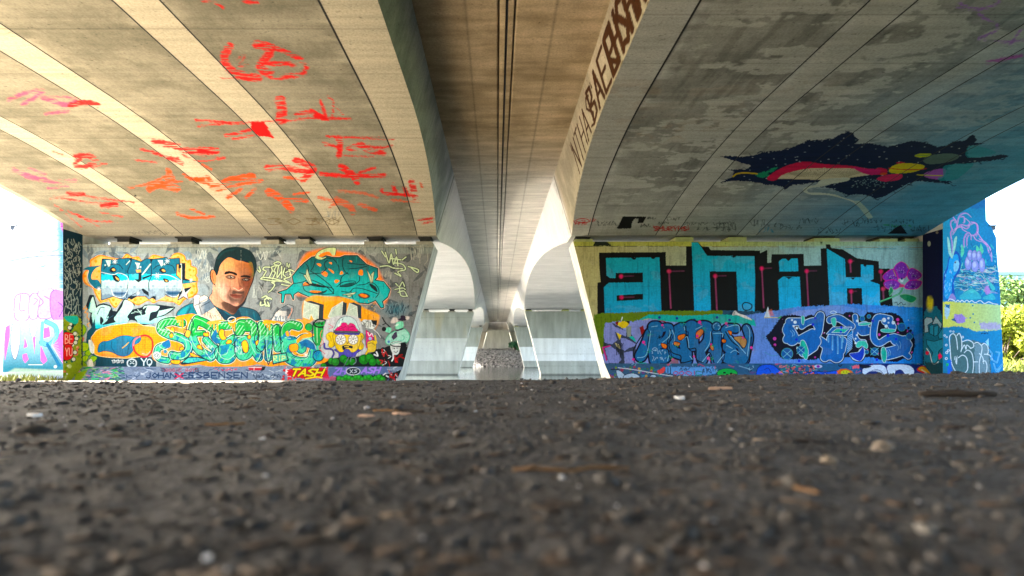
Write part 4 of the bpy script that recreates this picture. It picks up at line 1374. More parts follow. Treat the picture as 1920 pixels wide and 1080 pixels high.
    for q in ("1600 680 1680 670 1790 710 1740 765 1660 740", "1480 640 1500 590 1530 630 1490 690"):
        p.poly(q, '#2f8f62', sm=True); p.line(q, .9, '#8fd8a8')
    p.line("1540 770 1570 760 1580 790 1620 760 1640 790 1670 780", 1.1, '#16202a'); p.line("1570 800 1600 830 1640 805 1660 830", 1.1, '#16202a')
    p.dot(1782, 835, 2.4, '#232035', ry=4); p.dot(1782, 825, 1.0, '#d03a6a')

    # ---- lower field
    p.piece()
    p.frame(1120, 580, 6.4)
    p.poly("-20 60 60 45 300 40 600 25 1000 15 1500 15 1520 60 1500 110 1100 80 700 70 560 120 420 160 200 150 110 180 100 430 60 560 -40 400", '#5f7a14', rough=2)
    p.poly("1480 15 1960 20 1960 170 1480 120", '#2f4f66', rough=2)
    p.frame()
    p.poly([(1120, 600), (1345, 600), (1500, 575), (1600, 570), (1800, 580), (1800, 700), (1120, 700)], hgrad(1180, '#8f97cf', 1700, '#3f8fe2'), rough=2)
    p.frame(1430, 570, 6)
    p.poly("280 120 400 75 640 50 760 15 960 30 1150 70 1250 60 1400 30 1600 50 1760 80 1860 110 1860 200 280 200", hgrad(1480, '#8f9edb', 1720, '#4a98e6'), rough=1)
    p.frame(1120, 580, 6.4)
    p.poly("60 60 300 40 600 25 1000 15 1500 15 1510 70 1100 80 640 62 560 90 440 150 260 140 100 170 100 430 60 560 -40 400 -40 60", '#62781a', rough=2)
    p.poly("500 130 620 60 800 65 1000 75 1250 70 1400 55 1700 70 1880 120 1900 200 1700 170 1200 170 800 140 620 110", '#2fa9a0', rough=1.5)
    for x, y in ((745, 97), (955, 107), (1165, 125), (1437, 97), (1587, 128)):
        p.dot(x, y, 2.6, '#23448e')
    # grey-lilac letters on the left
    p.piece("lilac_lettering", "faded lilac letters with red and yellow scraps at the inner end of the wall")
    p.poly("90 160 200 170 350 260 440 330 470 440 440 660 140 660 70 470 80 300", '#2a2f36', rough=2, op=.9)
    p.poly("220 170 300 140 390 150 360 220 300 230", '#e0c22e', rough=1); p.poly("210 160 260 140 240 200", '#7c1a22'); p.poly("340 140 390 140 385 180", '#15181a')
    p.poly("230 280 290 300 270 370", '#e0c22e'); p.poly("210 400 260 420 280 480 230 450", '#c9b98a')
    p.line("300 95 290 130", 1.8, '#eef2f2')
    LC = '#8f94cc'
    for q in ("90 160 175 165 210 210 350 260 345 330 210 268 240 370 170 420 90 400 75 300", "280 340 340 350 440 400 470 430 370 470 330 500 290 470", "90 470 160 440 240 500 290 600 250 650 140 640", "320 520 430 500 440 660 330 670", "400 160 480 150 500 220 540 330 470 380 420 320", "540 150 620 120 720 120 700 190 630 240 600 200"):
        p.poly(q, LC, rough=1)
    p.line("65 460 150 440", 2.6, '#d0338a'); p.line("70 470 100 560 110 610", 2.6, '#d0338a')
    p.poly("505 220 550 190 580 310 540 350", '#8c1b24'); p.poly("340 210 410 200 400 330 360 330", '#8f958a')
    p.poly("380 330 430 320 470 390 440 380", '#37b0a4'); p.line("730 140 800 145 850 180", 2.0, '#8c1b24')
    p.tag(230, 400, 310, 580, '#12161a', 1.2, 3, 5)
    p.poly("880 570 960 590 980 660 870 660", '#8f5a4a', rough=2, op=.8); p.poly("500 640 590 640 590 670 480 670", '#37b0a4')
    # ---- slate blue bubble piece
    p.piece("slate_lettering", "slate blue bubble lettering on black with orange and pink dabs")
    L = [("640 290 600 400 520 560", 20), ("680 220 720 240 680 420 700 600", 22), ("720 240 860 220 850 330 760 420", 14), ("720 560 800 560", 26),
         ("1000 210 930 260 960 330 1060 260 1040 210", 13), ("960 340 890 420 910 500 1000 540", 18), ("1040 390 1060 460 1070 610", 20),
         ("1100 210 1150 210 1150 440", 18), ("1160 240 1270 200 1340 240 1330 380 1240 500 1260 600", 18), ("1180 430 1130 440", 12),
         ("1430 300 1420 440 1460 560 1430 620", 18), ("1380 510 1440 620", 14),
         ("1660 230 1560 230 1530 290 1600 380 1720 440 1760 560", 15), ("1560 450 1620 520 1560 600 1760 600", 18), ("1790 230 1820 330 1800 450 1770 600", 14)]
    for st, w in L:
        p.line(st, w + 6.4, '#0a0f18')
    for gi in ((0,), (4, 5, 6), (1, 2, 3), (12, 13, 14), (7, 8, 9), (10, 11)):
        for k in gi:
            p.line(L[k][0], L[k][1] + 3.4, '#0a0f18')
        for k in gi:
            p.line(L[k][0], L[k][1] + .8, '#15458a')
        for k in gi:
            p.line(L[k][0], L[k][1] - .6, '#376d9e')
    p.dot(1430, 205, 9.6, '#0a0f18'); p.dot(1430, 205, 7.8, '#376d9e'); p.line("1400 225 1395 190 1430 165", .9, '#9fd0ea'); p.line("1450 190 1475 210 1455 245", 1.0, '#9fd0ea')
    for q in ("610 210 440 470 450 640", "880 240 840 420 860 640 600 655", "890 300 860 430 900 520 1000 560 1010 640 1150 610", "1060 200 1090 460 1180 470 1190 600 1270 640", "1370 280 1380 400 1300 520 1350 520 1400 640", "1520 300 1500 480 1520 640 1790 645 1850 330", "1540 270 1620 390 1740 470"):
        p.line(q, 2.0, '#0a0f18')
    for q in ("640 260 590 540 480 580", "650 210 720 200", "870 250 860 330 740 430", "900 250 930 350 900 420", "1040 210 1050 250", "1020 370 1080 330 1100 460", "1180 240 1260 200", "1360 270 1350 400 1290 500", "1390 290 1500 290 1500 330", "1540 220 1690 190 1700 310", "1550 430 1620 470", "1790 190 1830 280 1800 560", "1600 520 1650 490 1700 520", "840 620 860 550", "1110 560 1140 600", "1260 630 1340 530", "1440 640 1520 540", "1560 270 1640 370 1780 530"):
        p.line(q, 1.0, '#9fd0ea')
    OR = '#d9761f'
    for q in ("970 320 1050 300 1040 340 985 370", "1190 280 1240 240 1270 260 1250 310 1190 350", "770 410 830 430 820 470 780 450", "930 390 990 410 960 440 920 420", "1360 430 1390 450 1390 490 1360 470", "1500 360 1540 370 1530 400 1500 390", "1570 260 1610 270 1600 310", "1640 340 1740 330 1790 380 1760 460 1700 400"):
        p.poly(q, '#0a0f18', sm=True, grow=1.4); p.poly(q, OR if '1640' not in q else '#b98a5a', sm=True)
    rr = random.Random(2)
    for x, y, r in ((555, 395, 2.8), (432, 600, 2.6), (1228, 153, 3), (1545, 168, 2.6), (1848, 460, 2.6), (1333, 588, 3), (1200, 320, 2.4), (1750, 340, 2), (1160, 565, 2), (780, 190, 2), (905, 600, 2), (1365, 420, 1.8)):
        p.dot(x, y, r, '#e0509a')
        p.dot(x + 18, y + 28, r * .4, '#e0509a')
    for x, y in ((620, 310), (620, 510), (1035, 180), (1280, 240), (1640, 175), (950, 440), (885, 580), (1390, 440), (1370, 590), (1690, 650), (500, 640)):
        for _ in range(12):
            p.dot(x + rr.gauss(0, 16), y + rr.gauss(0, 16), .7, '#35a06a')
    for a in range(3):
        p.line([(725 + 8 * a, 340 - 20 * a + 10), (772 - 10 * a, 320 + 20 * a)], 1.4, '#0c1420', sm=False)
    p.tag(650, 480, 830, 540, '#b9d6ea', .9, 61, 6, .9); p.tag(650, 560, 830, 620, '#b9d6ea', .9, 62, 6, .9); p.line("660 480 690 460 720 480 690 495", .8, '#b9d6ea', closed=True)
    p.piece("lilac_lettering", "cream swoosh scrap above the slate lettering")
    p.poly("1650 15 1700 50 1790 80 1860 130 1780 110 1680 70 1620 70", '#e6dcd6', sm=True); p.tag(1590, 25, 1650, 75, '#141a2a', 1.2, 7, 3)
    p.frame(1430, 570, 6)
    p.poly("15 150 60 30 90 150", '#dfe6f0'); p.line("20 155 210 152", 1.2, '#e0c22e', sm=False); p.poly("60 70 100 60 130 130 80 140", '#d97a6a', op=.7, soft=1.5); p.poly("160 160 210 130 220 170", '#4fae6a')
    p.line("0 350 60 400 180 380", .8, '#4f9f9a', op=.7); p.line("20 540 100 580 180 570", .8, '#4f9f9a', op=.7)
    # ---- blue mushroom piece on black bubbles
    p.piece("mushroom_lettering", "mid blue lettering with white outlines mushrooms and bubbles on black")
    blk = "40 360 90 310 130 250 180 180 240 130 360 125 480 140 530 120 600 130 700 120 780 200 900 110 980 90 1060 110 1120 150 1190 90 1300 110 1440 95 1520 120 1570 160 1610 260 1690 340 1715 450 1690 560 1620 600 1500 650 1400 640 1200 600 1050 600 900 600 700 600 560 630 420 620 240 620 170 560 110 490 60 410"
    p.poly(blk, '#0b0f22', sm=True, rough=2.0)
    for _ in range(70):
        x, y = rr.uniform(120, 1690), rr.uniform(130, 620)
        p.dot(x, y, rr.choice((.6, .8, 1.4, 2.2)), rr.choice(('#c45aa8', '#d46ab4', '#e6eef6', '#2f4fc0')))
    for x, y, r in ((135, 390, 3.2), (225, 312, 2.6), (320, 460, 3), (138, 460, 2.6), (590, 290, 2.4), (1520, 175, 3), (1520, 330, 2.6), (1130, 355, 2.4), (680, 325, 2), (1310, 345, 2.6), (1210, 395, 2), (590, 600, 1.8)):
        p.dot(x, y, r, '#c956a6')
    MB_ = '#2a6fb8'
    LS = [("300 200 380 200 430 200", 14), ("290 290 340 380 330 400", 22), ("280 250 300 330 270 400", 14), ("620 180 650 130 640 230 620 330 560 400", 14), ("440 250 500 210 580 190 610 250", 11),
          ("410 400 500 350 560 320", 13), ("520 450 590 420", 22), ("470 530 560 470", 22),
          ("620 400 720 480 700 600", 16), ("760 180 850 160 940 210 1000 250", 13), ("800 400 830 480 830 580", 26), ("900 420 880 520", 16), ("700 600 830 600", 10),
          ("1040 140 1050 250 1040 360 1080 420 1140 430", 9), ("1150 240 1100 260 1120 310 1190 300", 14), ("1040 590 1090 600 1120 540", 12),
          ("1430 170 1300 150 1260 230 1250 380 1310 440 1400 390 1480 370", 12), ("1380 190 1440 230 1460 260", 14), ("1500 400 1560 420 1600 420", 20), ("1400 560 1480 540 1600 500", 22), ("1600 560 1640 590", 10), ("1600 400 1640 460", 14)]
    for st, w in LS:
        p.line(st, w + 5.4, '#0b0f22')
    for gi in (range(13, 16), range(8, 13), range(0, 8), range(16, 22)):
        for k in gi:
            p.line(LS[k][0], LS[k][1] + 3.4, '#0b0f22')
        for k in gi:
            p.line(LS[k][0], LS[k][1] + 1.8, '#dff0fb')
        for k in gi:
            p.line(LS[k][0], LS[k][1] - .4, MB_)
    p.poly("720 335 790 260 1000 262 940 355", '#dff0fb', grow=.9); p.poly("720 335 790 262 1000 264 940 352", MB_)
    p.poly("775 322 830 278 970 278 920 322", '#46b9a6'); p.line("775 322 830 278 970 278 920 322", .8, '#dff0fb', sm=False, closed=True)
    p.poly("950 350 1010 290 1010 480 930 580 950 460", '#3b83c6', sm=False)
    for k in range(9):
        p.line([(955, 370 + 22 * k), (1005, 340 + 20 * k)], .6, '#dff0fb', sm=False)
    for x, l in ((740, 60), (785, 150), (845, 190), (890, 130), (905, 60)):
        p.line([(x, 365), (x, 365 + l)], 2.4, '#9fd2f0'); p.line([(x, 365), (x, 360 + l)], 1.2, '#4a93d2')
    for q in ("430 420 470 420 510 520 500 610 470 610 430 520", "1340 500 1370 490 1395 560 1380 650 1350 640 1335 560"):
        p.poly(q, '#dff0fb', sm=True, grow=.8); p.poly(q, '#3fb7a2', sm=True)
    for q in ("1080 230 1150 210 1220 215 1180 235 1100 240", "1330 290 1400 280 1490 290 1470 315 1360 315", "440 140 470 150 460 230 440 210", "770 170 820 160 820 240 790 240"):
        p.poly(q, '#dff0fb', sm=True, grow=.6); p.poly(q, '#56c2b0', sm=True)
    p.poly("1050 470 1080 420 1150 420 1180 460 1170 500 1120 470 1080 490", '#dff0fb', sm=True, grow=.6); p.poly("1050 470 1080 420 1150 420 1180 460 1170 500 1120 470 1080 490", '#55c6b4', sm=True)
    p.poly("980 560 1080 540 1130 480 1140 560 1100 640 1020 610", '#dff0fb', sm=True, grow=.6); p.poly("980 560 1080 540 1130 480 1140 560 1100 640 1020 610", '#2f4fc0', sm=True)
    for x, y, r in ((275, 560, 11), (430, 520, 8), (1258, 535, 7.5), (1565, 260, 8), (1650, 365, 6.6), (1120, 165, 5), (1195, 140, 4), (1170, 540, 4)):
        p.dot(x, y, r, '#4f9fa8'); p.dot(x, y, r - 1.0, '#2a62a4')
    for x, y in ((275, 560), (430, 520), (1258, 535)):
        p.line([(x - 45, y - 40), (x + 45, y + 40)], .9, '#8fd0d8', sm=False); p.line([(x + 45, y - 40), (x - 45, y + 40)], .9, '#8fd0d8', sm=False)
    for x, y, r in ((1365, 180, 4), (1415, 160, 2.2), (1470, 210, 3.2), (1415, 210, 1.8), (1390, 250, 3), (365, 205, 3), (350, 250, 2), (385, 270, 2.4), (330, 180, 2), (1065, 190, 2.4), (1045, 390, 1.8), (1060, 350, 1.8), (1045, 440, 2)):
        p.dot(x, y, r, '#e4f1fb')
    for x, y, r in ((410, 640, 2.6), (1285, 628, 2.6), (885, 265, 2.6), (880, 310, 2.2), (1410, 355, 3), (1500, 395, 2.4), (1240, 190, 2.6), (565, 230, 2.6), (590, 160, 2.4), (380, 400, 2.4)):
        p.dot(x, y, r, '#2a46d0')
    p.line("760 95 795 78 830 95 795 112", 1.3, '#cfe2f4', closed=True)
    for x, y in ((60, 370), (85, 340), (75, 400), (120, 330), (100, 430), (125, 480), (1640, 270), (1665, 300), (1610, 300)):
        p.dot(x, y, 2.6, '#0b0f22')
    for a, b, c, d_ in ((1500, 440, 1520, 520), (1540, 420, 1545, 500), (1400, 520, 1410, 590), (1420, 510, 1430, 580), (310, 300, 330, 370), (330, 290, 350, 360)):
        p.line([(a, b), (c + 8, (b + d_) / 2), (c, d_)], .7, '#9fd2f0')
    p.piece()
    p.frame()


def paint_right_plinth(p):
    p.frame()
    p.poly([(1100, 670), (1800, 670), (1800, 740), (1100, 740)], hgrad(1150, '#3f5a74', 1700, '#2f5f8a'))
    rr = random.Random(21)
    for _ in range(240):
        x, y = rr.uniform(1140, 1740), rr.uniform(682, 716)
        p.line([(x, y), (x + rr.uniform(-7, 10), y + rr.uniform(-5, 5)), (x + rr.uniform(-2, 14), y + rr.uniform(-4, 4))], rr.uniform(.7, 1.8), rr.choice(('#15222f', '#1f4a5e', '#4a8aa4', '#8fb0c4', '#6a4a7c', '#2f7f74', '#c25a70')))
    p.piece("foot_lettering", "white bubble letters on multicolour scribble at the inner end of the foot")
    p.frame(1120, 580, 6.4)
    for _ in range(60):
        p.dot(rr.uniform(140, 700), rr.uniform(690, 840), rr.uniform(1, 3), rr.choice(('#c9a03a', '#4a7a2a', '#a83a4a', '#3a4a8a', '#7a3a7a')), op=.8)
    for q in ("230 740 270 740 330 800 260 830", "320 800 420 770 500 800 490 850 350 850", "640 800 690 790 720 850 620 850"):
        p.poly(q, '#14222f', sm=True, grow=1.0); p.poly(q, '#b4c6da', sm=True)
    p.line("250 700 480 730 700 770 900 800", 1.4, '#cfd8dc')
    p.poly("720 740 800 690 820 700 800 760 740 780", '#d95a5a', rough=1.5)
    p.piece("foot_lettering", "small red and green writing on a pale blue patch of the foot")
    p.poly("820 690 1400 690 1420 770 1300 790 960 790 820 760", '#6f9fd8', rough=2)
    write(p, "II", 835, 700, 24, 60, 1.6, '#16323a'); p.tag(980, 690, 1110, 740, '#14202e', 1.2, 15, 5); p.tag(1260, 700, 1390, 780, '#14202e', 1.3, 16, 5)
    p.line("915 760 950 745 970 770 930 785", 1.4, '#b5305a', closed=True); p.line("985 760 1020 745 1040 770 1000 785", 1.4, '#b5305a', closed=True); p.line("1060 765 1090 745 1130 765 1110 790", 1.4, '#b5305a', closed=True); p.line("1165 740 1165 785", 1.4, '#b5305a', sm=False); p.line("1250 750 1190 745 1190 790 1260 780", 1.4, '#1f7a5a')
    p.piece("green_face_painting", "green oval with a square black face on the foot")
    p.dot(1560, 768, 19.5, '#0f2a1c', ry=9.6); p.dot(1560, 768, 18.4, '#2fa64e', ry=8.6)
    for a, b in ((1510, 750), (1590, 762), (1545, 775), (1520, 790), (1575, 792)):
        p.poly([(a, b), (a + 30, b), (a + 30, b + 22), (a, b + 22)], '#0f1c14')
    p.piece("foot_lettering", "bright blue cloud letters on the middle of the foot")
    p.frame(1430, 570, 6)
    for q in ("-60 740 0 690 110 690 180 740 240 800 240 860 -40 860", "460 800 560 760 700 770 840 760 850 860 460 860"):
        p.poly(q, '#101c48', sm=True, grow=1.2); p.poly(q, '#2a63d6', sm=True)
    p.line("20 740 60 720 90 760", 1.0, '#101c48'); p.line("560 790 600 770 640 800 700 775 740 800", 1.0, '#101c48')
    for _ in range(90):
        x, y = rr.uniform(180, 600), rr.uniform(690, 800)
        p.line([(x, y), (x + rr.uniform(-20, 30), y + rr.uniform(-14, 14))], rr.uniform(1.0, 2.0), rr.choice(('#e0705a', '#e88a7a', '#2f8f6a', '#16242f')))
    p.dot(625, 702, 7.5, '#c8d0e6', ry=3.2); p.dot(625, 702, 3.2, '#8a3aa0', ry=2.6)
    p.piece("foot_lettering", "orange and yellow spiky blob with a green face on the foot")
    p.poly("840 760 880 730 950 730 1010 760 1000 800 860 800", '#d9703a', sm=True, rough=2); p.dot(930, 772, 8.5, '#c9c82a', ry=4.4); p.dot(910, 765, 1, '#1d2a14'); p.dot(945, 765, 1, '#1d2a14')
    p.poly("1000 690 1090 690 1090 720 1010 730", '#e0707a', rough=2)
    p.piece("foot_lettering", "white bubble letters with deep blue edges at the outer end of the foot")
    p.poly("1080 680 1400 670 1800 680 1800 800 1120 810", '#1f2f6a', rough=1)
    for q in ("1130 730 1250 685 1370 700 1400 800 1330 800 1290 760 1200 760 1140 800", "1400 700 1500 680 1640 690 1700 740 1690 790 1610 790 1560 740 1500 750 1480 800 1430 800"):
        p.poly(q, '#16246a', sm=True, grow=1.2); p.poly(q, '#dfe8f6', sm=True)
    p.line("1230 745 1310 745 1360 790", 1.2, '#16246a'); p.line("1500 740 1490 790", 1.2, '#16246a'); p.poly("1090 680 1220 700 1180 720 1110 720", '#0f1526', sm=True)
    p.piece("foot_lettering", "yellow and red flame shape on the slanted end of the foot")
    p.poly("1740 740 1790 700 1850 720 1900 790 1830 780", '#d93a2a', sm=True, grow=.8); p.poly("1750 735 1790 705 1840 725 1880 780 1820 765", '#e6b52a', sm=True); p.line("1790 740 1850 780", 2, '#f2e6c8')
    p.piece()
    p.frame()


def paint_right_flank(p):
    p.frame()
    p.poly([(1700, 380), (1800, 380), (1800, 740), (1700, 740)], '#0c1838')
    p.dot(1742, 457, 3, '#c2c8b4', op=.8, ry=5); p.dot(1757, 436, 2.4, '#b9a88a', op=.6)
    p.piece("pale_lettering", "pale angular lettering under a yellow spray burst on the right flank")
    p.frame(1720, 540, 6.355)
    p.poly("80 300 120 230 220 210 290 300 300 480 330 1050 80 1050 70 600", '#2f6f86', rough=3, op=.9)
    p.dot(150, 190, 5.5, '#c9c22a', op=.9, soft=3.5, ry=12); p.line("130 110 145 230", 2.4, '#d0c92e', soft=1.5, op=.8); p.line("180 140 165 240", 2.4, '#d0c92e', soft=1.5, op=.8)
    for q in ("85 380 110 350 170 360 180 400 120 440 130 520 90 530", "180 430 220 340 290 430 280 480 240 420", "150 450 190 440 190 560 150 540", "200 460 250 450 240 560 200 570", "110 620 200 640 300 610 310 700 250 750 240 860 200 910 160 860 190 770 120 680", "250 560 300 480 310 600 260 600"):
        p.poly(q, '#0e1a22', sm=False, grow=1.1); p.poly(q, '#9fb9c4' if '85 380' in q or '180 430' in q else '#3f8aa4', sm=False)
    p.line("110 720 150 780 170 870 200 910 250 880", 1.2, '#dfe8ec'); p.poly("245 800 270 770 300 820 260 850", '#d93a6a', rough=1); p.poly("100 750 140 760 130 800 100 790", '#c03a4a')
    p.poly("90 880 330 900 330 1060 90 1060", '#152a2a', rough=3, op=.8)
    p.piece()
    p.frame()


def paint_right_fin(p):
    p.frame()
    SK = hgrad(1768, '#2f8fb8', 1880, '#3a86c0')
    p.poly([(1740, 280), (1920, 280), (1920, 740), (1740, 740)], SK)
    p.poly([(1780, 300), (1870, 300), (1860, 385), (1830, 392), (1800, 384), (1770, 400)], '#1f6cb4', op=.7, rough=4)
    p.frame(1720, 360, 5.4)
    p.piece("bird_painting", "painted blue bird and nest of lilac eggs with pink plumes on the right buttress")
    PK = '#c58fd6'
    for q in ("350 620 350 520 335 420 350 380 335 330 345 290 380 280 375 310", "350 430 380 390 400 340 390 290 360 250 370 220 395 230", "400 340 415 260 450 220 500 215 540 250", "430 250 470 250 475 300 460 310", "350 400 400 360 450 350 490 370 520 350 520 320", "380 370 440 330 500 340 530 310 480 260", "470 560 470 480 490 430 520 410 540 440 540 480", "500 560 500 470 520 430", "530 330 580 310 605 350 600 410 560 440 530 420", "540 300 600 320 610 390 590 450", "600 400 640 460 680 510 730 560 750 640", "620 470 690 510 740 590 750 700", "640 490 700 540 720 600 740 650", "440 340 460 380 500 400", "560 430 590 480 640 500"):
        p.line(q, 1.8, PK, op=.9, taper=True)
        a = np.array([float(t) for t in q.split()]).reshape(-1, 2) + [7, 6]
        p.line(a, .7, '#e6c3ec', op=.8)
    # leaves and branches
    rr = random.Random(44)
    for _ in range(120):
        x, y = rr.uniform(430, 810), rr.uniform(560, 1060)
        l = rr.uniform(25, 70)
        an = rr.uniform(-2.4, .4)
        q = [(x, y), (x + l * .5 * math.cos(an) - 8, y + l * .5 * math.sin(an)), (x + l * math.cos(an), y + l * math.sin(an)), (x + l * .5 * math.cos(an) + 8, y + l * .5 * math.sin(an))]
        p.poly(q, rr.choice(('#2fa0b8', '#5cc0c4', '#1b6fa4', '#7fd0cc', '#2b8fc4')), sm=True, op=.8)
    for q in ("455 540 475 600 450 660 440 600", "600 540 640 600 600 620", "640 520 670 600 630 640"):
        p.poly(q, '#6fd0b4', sm=True)
    for _ in range(200):
        x, y = rr.uniform(400, 790), rr.uniform(740, 1000)
        p.line([(x, y), (x + rr.uniform(-70, 70), y + rr.uniform(-14, 30)), (x + rr.uniform(-110, 110), y + rr.uniform(-20, 50))], rr.uniform(.5, 1.0), rr.choice(('#123f6a', '#9fd6d8', '#c9a8cc', '#2f8f9f', '#d8e6d8', '#0f5a84')), op=.85)
    for x, y, a, b in ((515, 720, 6.0, 13), (535, 640, 5, 10), (580, 650, 5.6, 11), (625, 650, 4.6, 10), (655, 740, 5.6, 13), (585, 750, 6.6, 11)):
        p.dot(x, y, a + .5, '#4a55a8', ry=b + .5); p.dot(x, y, a, '#9a9fe0', ry=b); p.dot(x - 6, y - 14, a * .5, '#c9ccf4', ry=b * .5, soft=1.2, op=.9)
    # bird: body, head, open bill
    p.poly("320 660 300 760 270 830 255 960 260 1090 380 1090 370 960 380 880 430 800 440 700 420 620 380 600 350 660", '#1d5fb4', sm=True)
    p.poly("330 670 310 780 285 850 275 1060 340 1060 350 940 370 860 410 790 420 700 400 630", '#4aa4e4', sm=True)
    for _ in range(60):
        x, y = rr.uniform(275, 370), rr.uniform(780, 1070)
        p.line([(x, y), (x + rr.uniform(-8, 8), y + rr.uniform(12, 30))], .9, rr.choice(('#8fd0f4', '#1d6fc4', '#bfe4f8', '#2b86d6')), sm=False, op=.8)
    p.poly("305 460 325 500 340 600 355 670 335 650 315 600", '#a9dcd8', sm=True, grow=.3); p.poly("400 450 390 540 370 620 355 660 365 560 375 480", '#a9dcd8', sm=True, grow=.3)
    p.poly("370 720 400 690 425 720 410 790 370 800", '#9ad2f2', sm=True, op=.9); p.dot(383, 712, 1.7, '#0e2a5a'); p.dot(381, 709, .5, '#ffffff')
    for q in ("680 980 710 950 740 1010 700 1040", "330 1050 360 1030 390 1090 320 1090"):
        p.poly(q, '#b48fd0', sm=True)
    for q in ("700 870 790 970 760 1000 720 930", "670 1060 760 1030 790 1090 680 1090", "440 1040 560 980 650 1080 450 1090"):
        p.poly(q, '#63c4c8', sm=True, op=.85); p.line(q, .7, '#1b6f9a')
    p.line("210 585 330 590 800 640", .6, '#1a6a9a', op=.6)
    p.frame(1720, 540, 6.355)
    p.poly("290 60 1000 60 1000 200 290 160", '#2f8fc0', op=.35, rough=3)
    p.line("370 150 390 130 440 150 460 170 480 145 510 165 530 145 560 165 590 145 620 165 650 150 690 175 750 150 800 185 850 165 900 185 960 195", 1.4, '#e6f0f6')
    p.piece("yellow_band_painting", "pale yellow painted band across the right buttress")
    p.poly("280 155 1000 205 1010 500 700 520 600 480 500 450 400 460 290 470", hgrad(1768, '#d2cf6a', 1880, '#b9d6a4'), rough=2)
    p.poly("330 195 390 200 385 320 350 370 330 340", '#a9c8dc', rough=2); p.poly("330 195 390 200 385 240 340 230", '#2a6a9a', rough=1)
    p.poly("440 320 530 310 590 360 540 420 480 420 430 370", '#a88fd4', rough=2.5); p.poly("400 380 440 350 480 420 440 400", '#3a5a8a', rough=2); p.poly("740 400 800 420 900 400 1000 440 1000 500 760 490", '#b4a4d8', rough=4, op=.8)
    p.dots([(665, 310), (630, 355), (680, 410), (660, 210)], 1.6, '#3f7fa4')
    p.piece("outline_lettering", "white outline lettering over grey green on the foot of the right buttress")
    p.poly("290 470 400 460 500 450 600 480 700 520 1010 500 1060 1100 290 1100", hgrad(1768, '#2a7a9c', 1880, '#2f8cc8'), rough=2)
    p.poly("860 510 1010 500 1030 800 880 780", '#3a8fc0', rough=1.5)
    p.poly("400 560 440 540 500 540 540 640 660 620 860 680 880 1100 420 1100 390 800", '#4f6f74', rough=2)
    p.poly("680 660 840 670 870 1060 690 1060", '#7f9aa8', rough=2, op=.8)
    for q in ("480 1030 410 900 390 700 385 580 430 545 465 600 480 730", "470 570 500 540 525 600 530 700 520 760", "520 750 560 680 580 730 590 680 640 720", "540 640 600 620 660 650 670 700 630 720", "490 830 540 800 590 840 600 960 570 1010", "560 770 600 740 650 780 670 900 660 1010", "680 660 720 650 770 700 760 790 740 880 740 1010", "770 680 800 660 840 700 840 780 800 790", "780 880 810 870 830 930 820 1010", "740 780 780 830 790 900", "800 790 860 800 900 860", "680 880 720 880"):
        p.line(q, 1.5, '#e3eef4')
    for x, y, r in ((395, 515, 1.8), (430, 520, 1.8), (325, 565, 2), (350, 585, 1.8), (345, 680, 2.2), (370, 745, 2.4), (350, 770, 2.6), (345, 840, 2.6), (540, 585, 2.2)):
        p.dot(x, y, r, '#dfeaf4'); p.dot(x, y, r * .5, '#2a7a9c')
    p.poly("360 860 400 850 420 1040 360 1040", '#2a6fd0', rough=1.5); p.poly("340 900 375 895 370 930 345 930", '#2fae6a'); p.tag(440, 800, 475, 920, '#e3eef4', .8, 9, 4)
    for q in ("850 730 890 780 880 850 950 890 980 770 940 760", "910 900 940 990 1010 910 960 1000 930 960"):
        p.line(q, 2.2, '#9fd8f0', sm=False); p.line(q, 1.0, '#2a8fc8', sm=False)
    p.poly("810 640 850 600 855 700", '#9fd8e8'); p.tag(760, 535, 840, 550, '#14263a', 1.0, 3, 3)
    p.piece()
    p.frame()


# ------------------------------------------------------------------ paint under the decks
def brush(p, pts, w, col='#e0402a', op=.95, sm=True):
    """dry roller stroke: broken across its width"""
    p.line(pts, w, col, sm=sm, op=op, tex=(.05, .55, .30, .50), rough=2.4, soft=1.2)


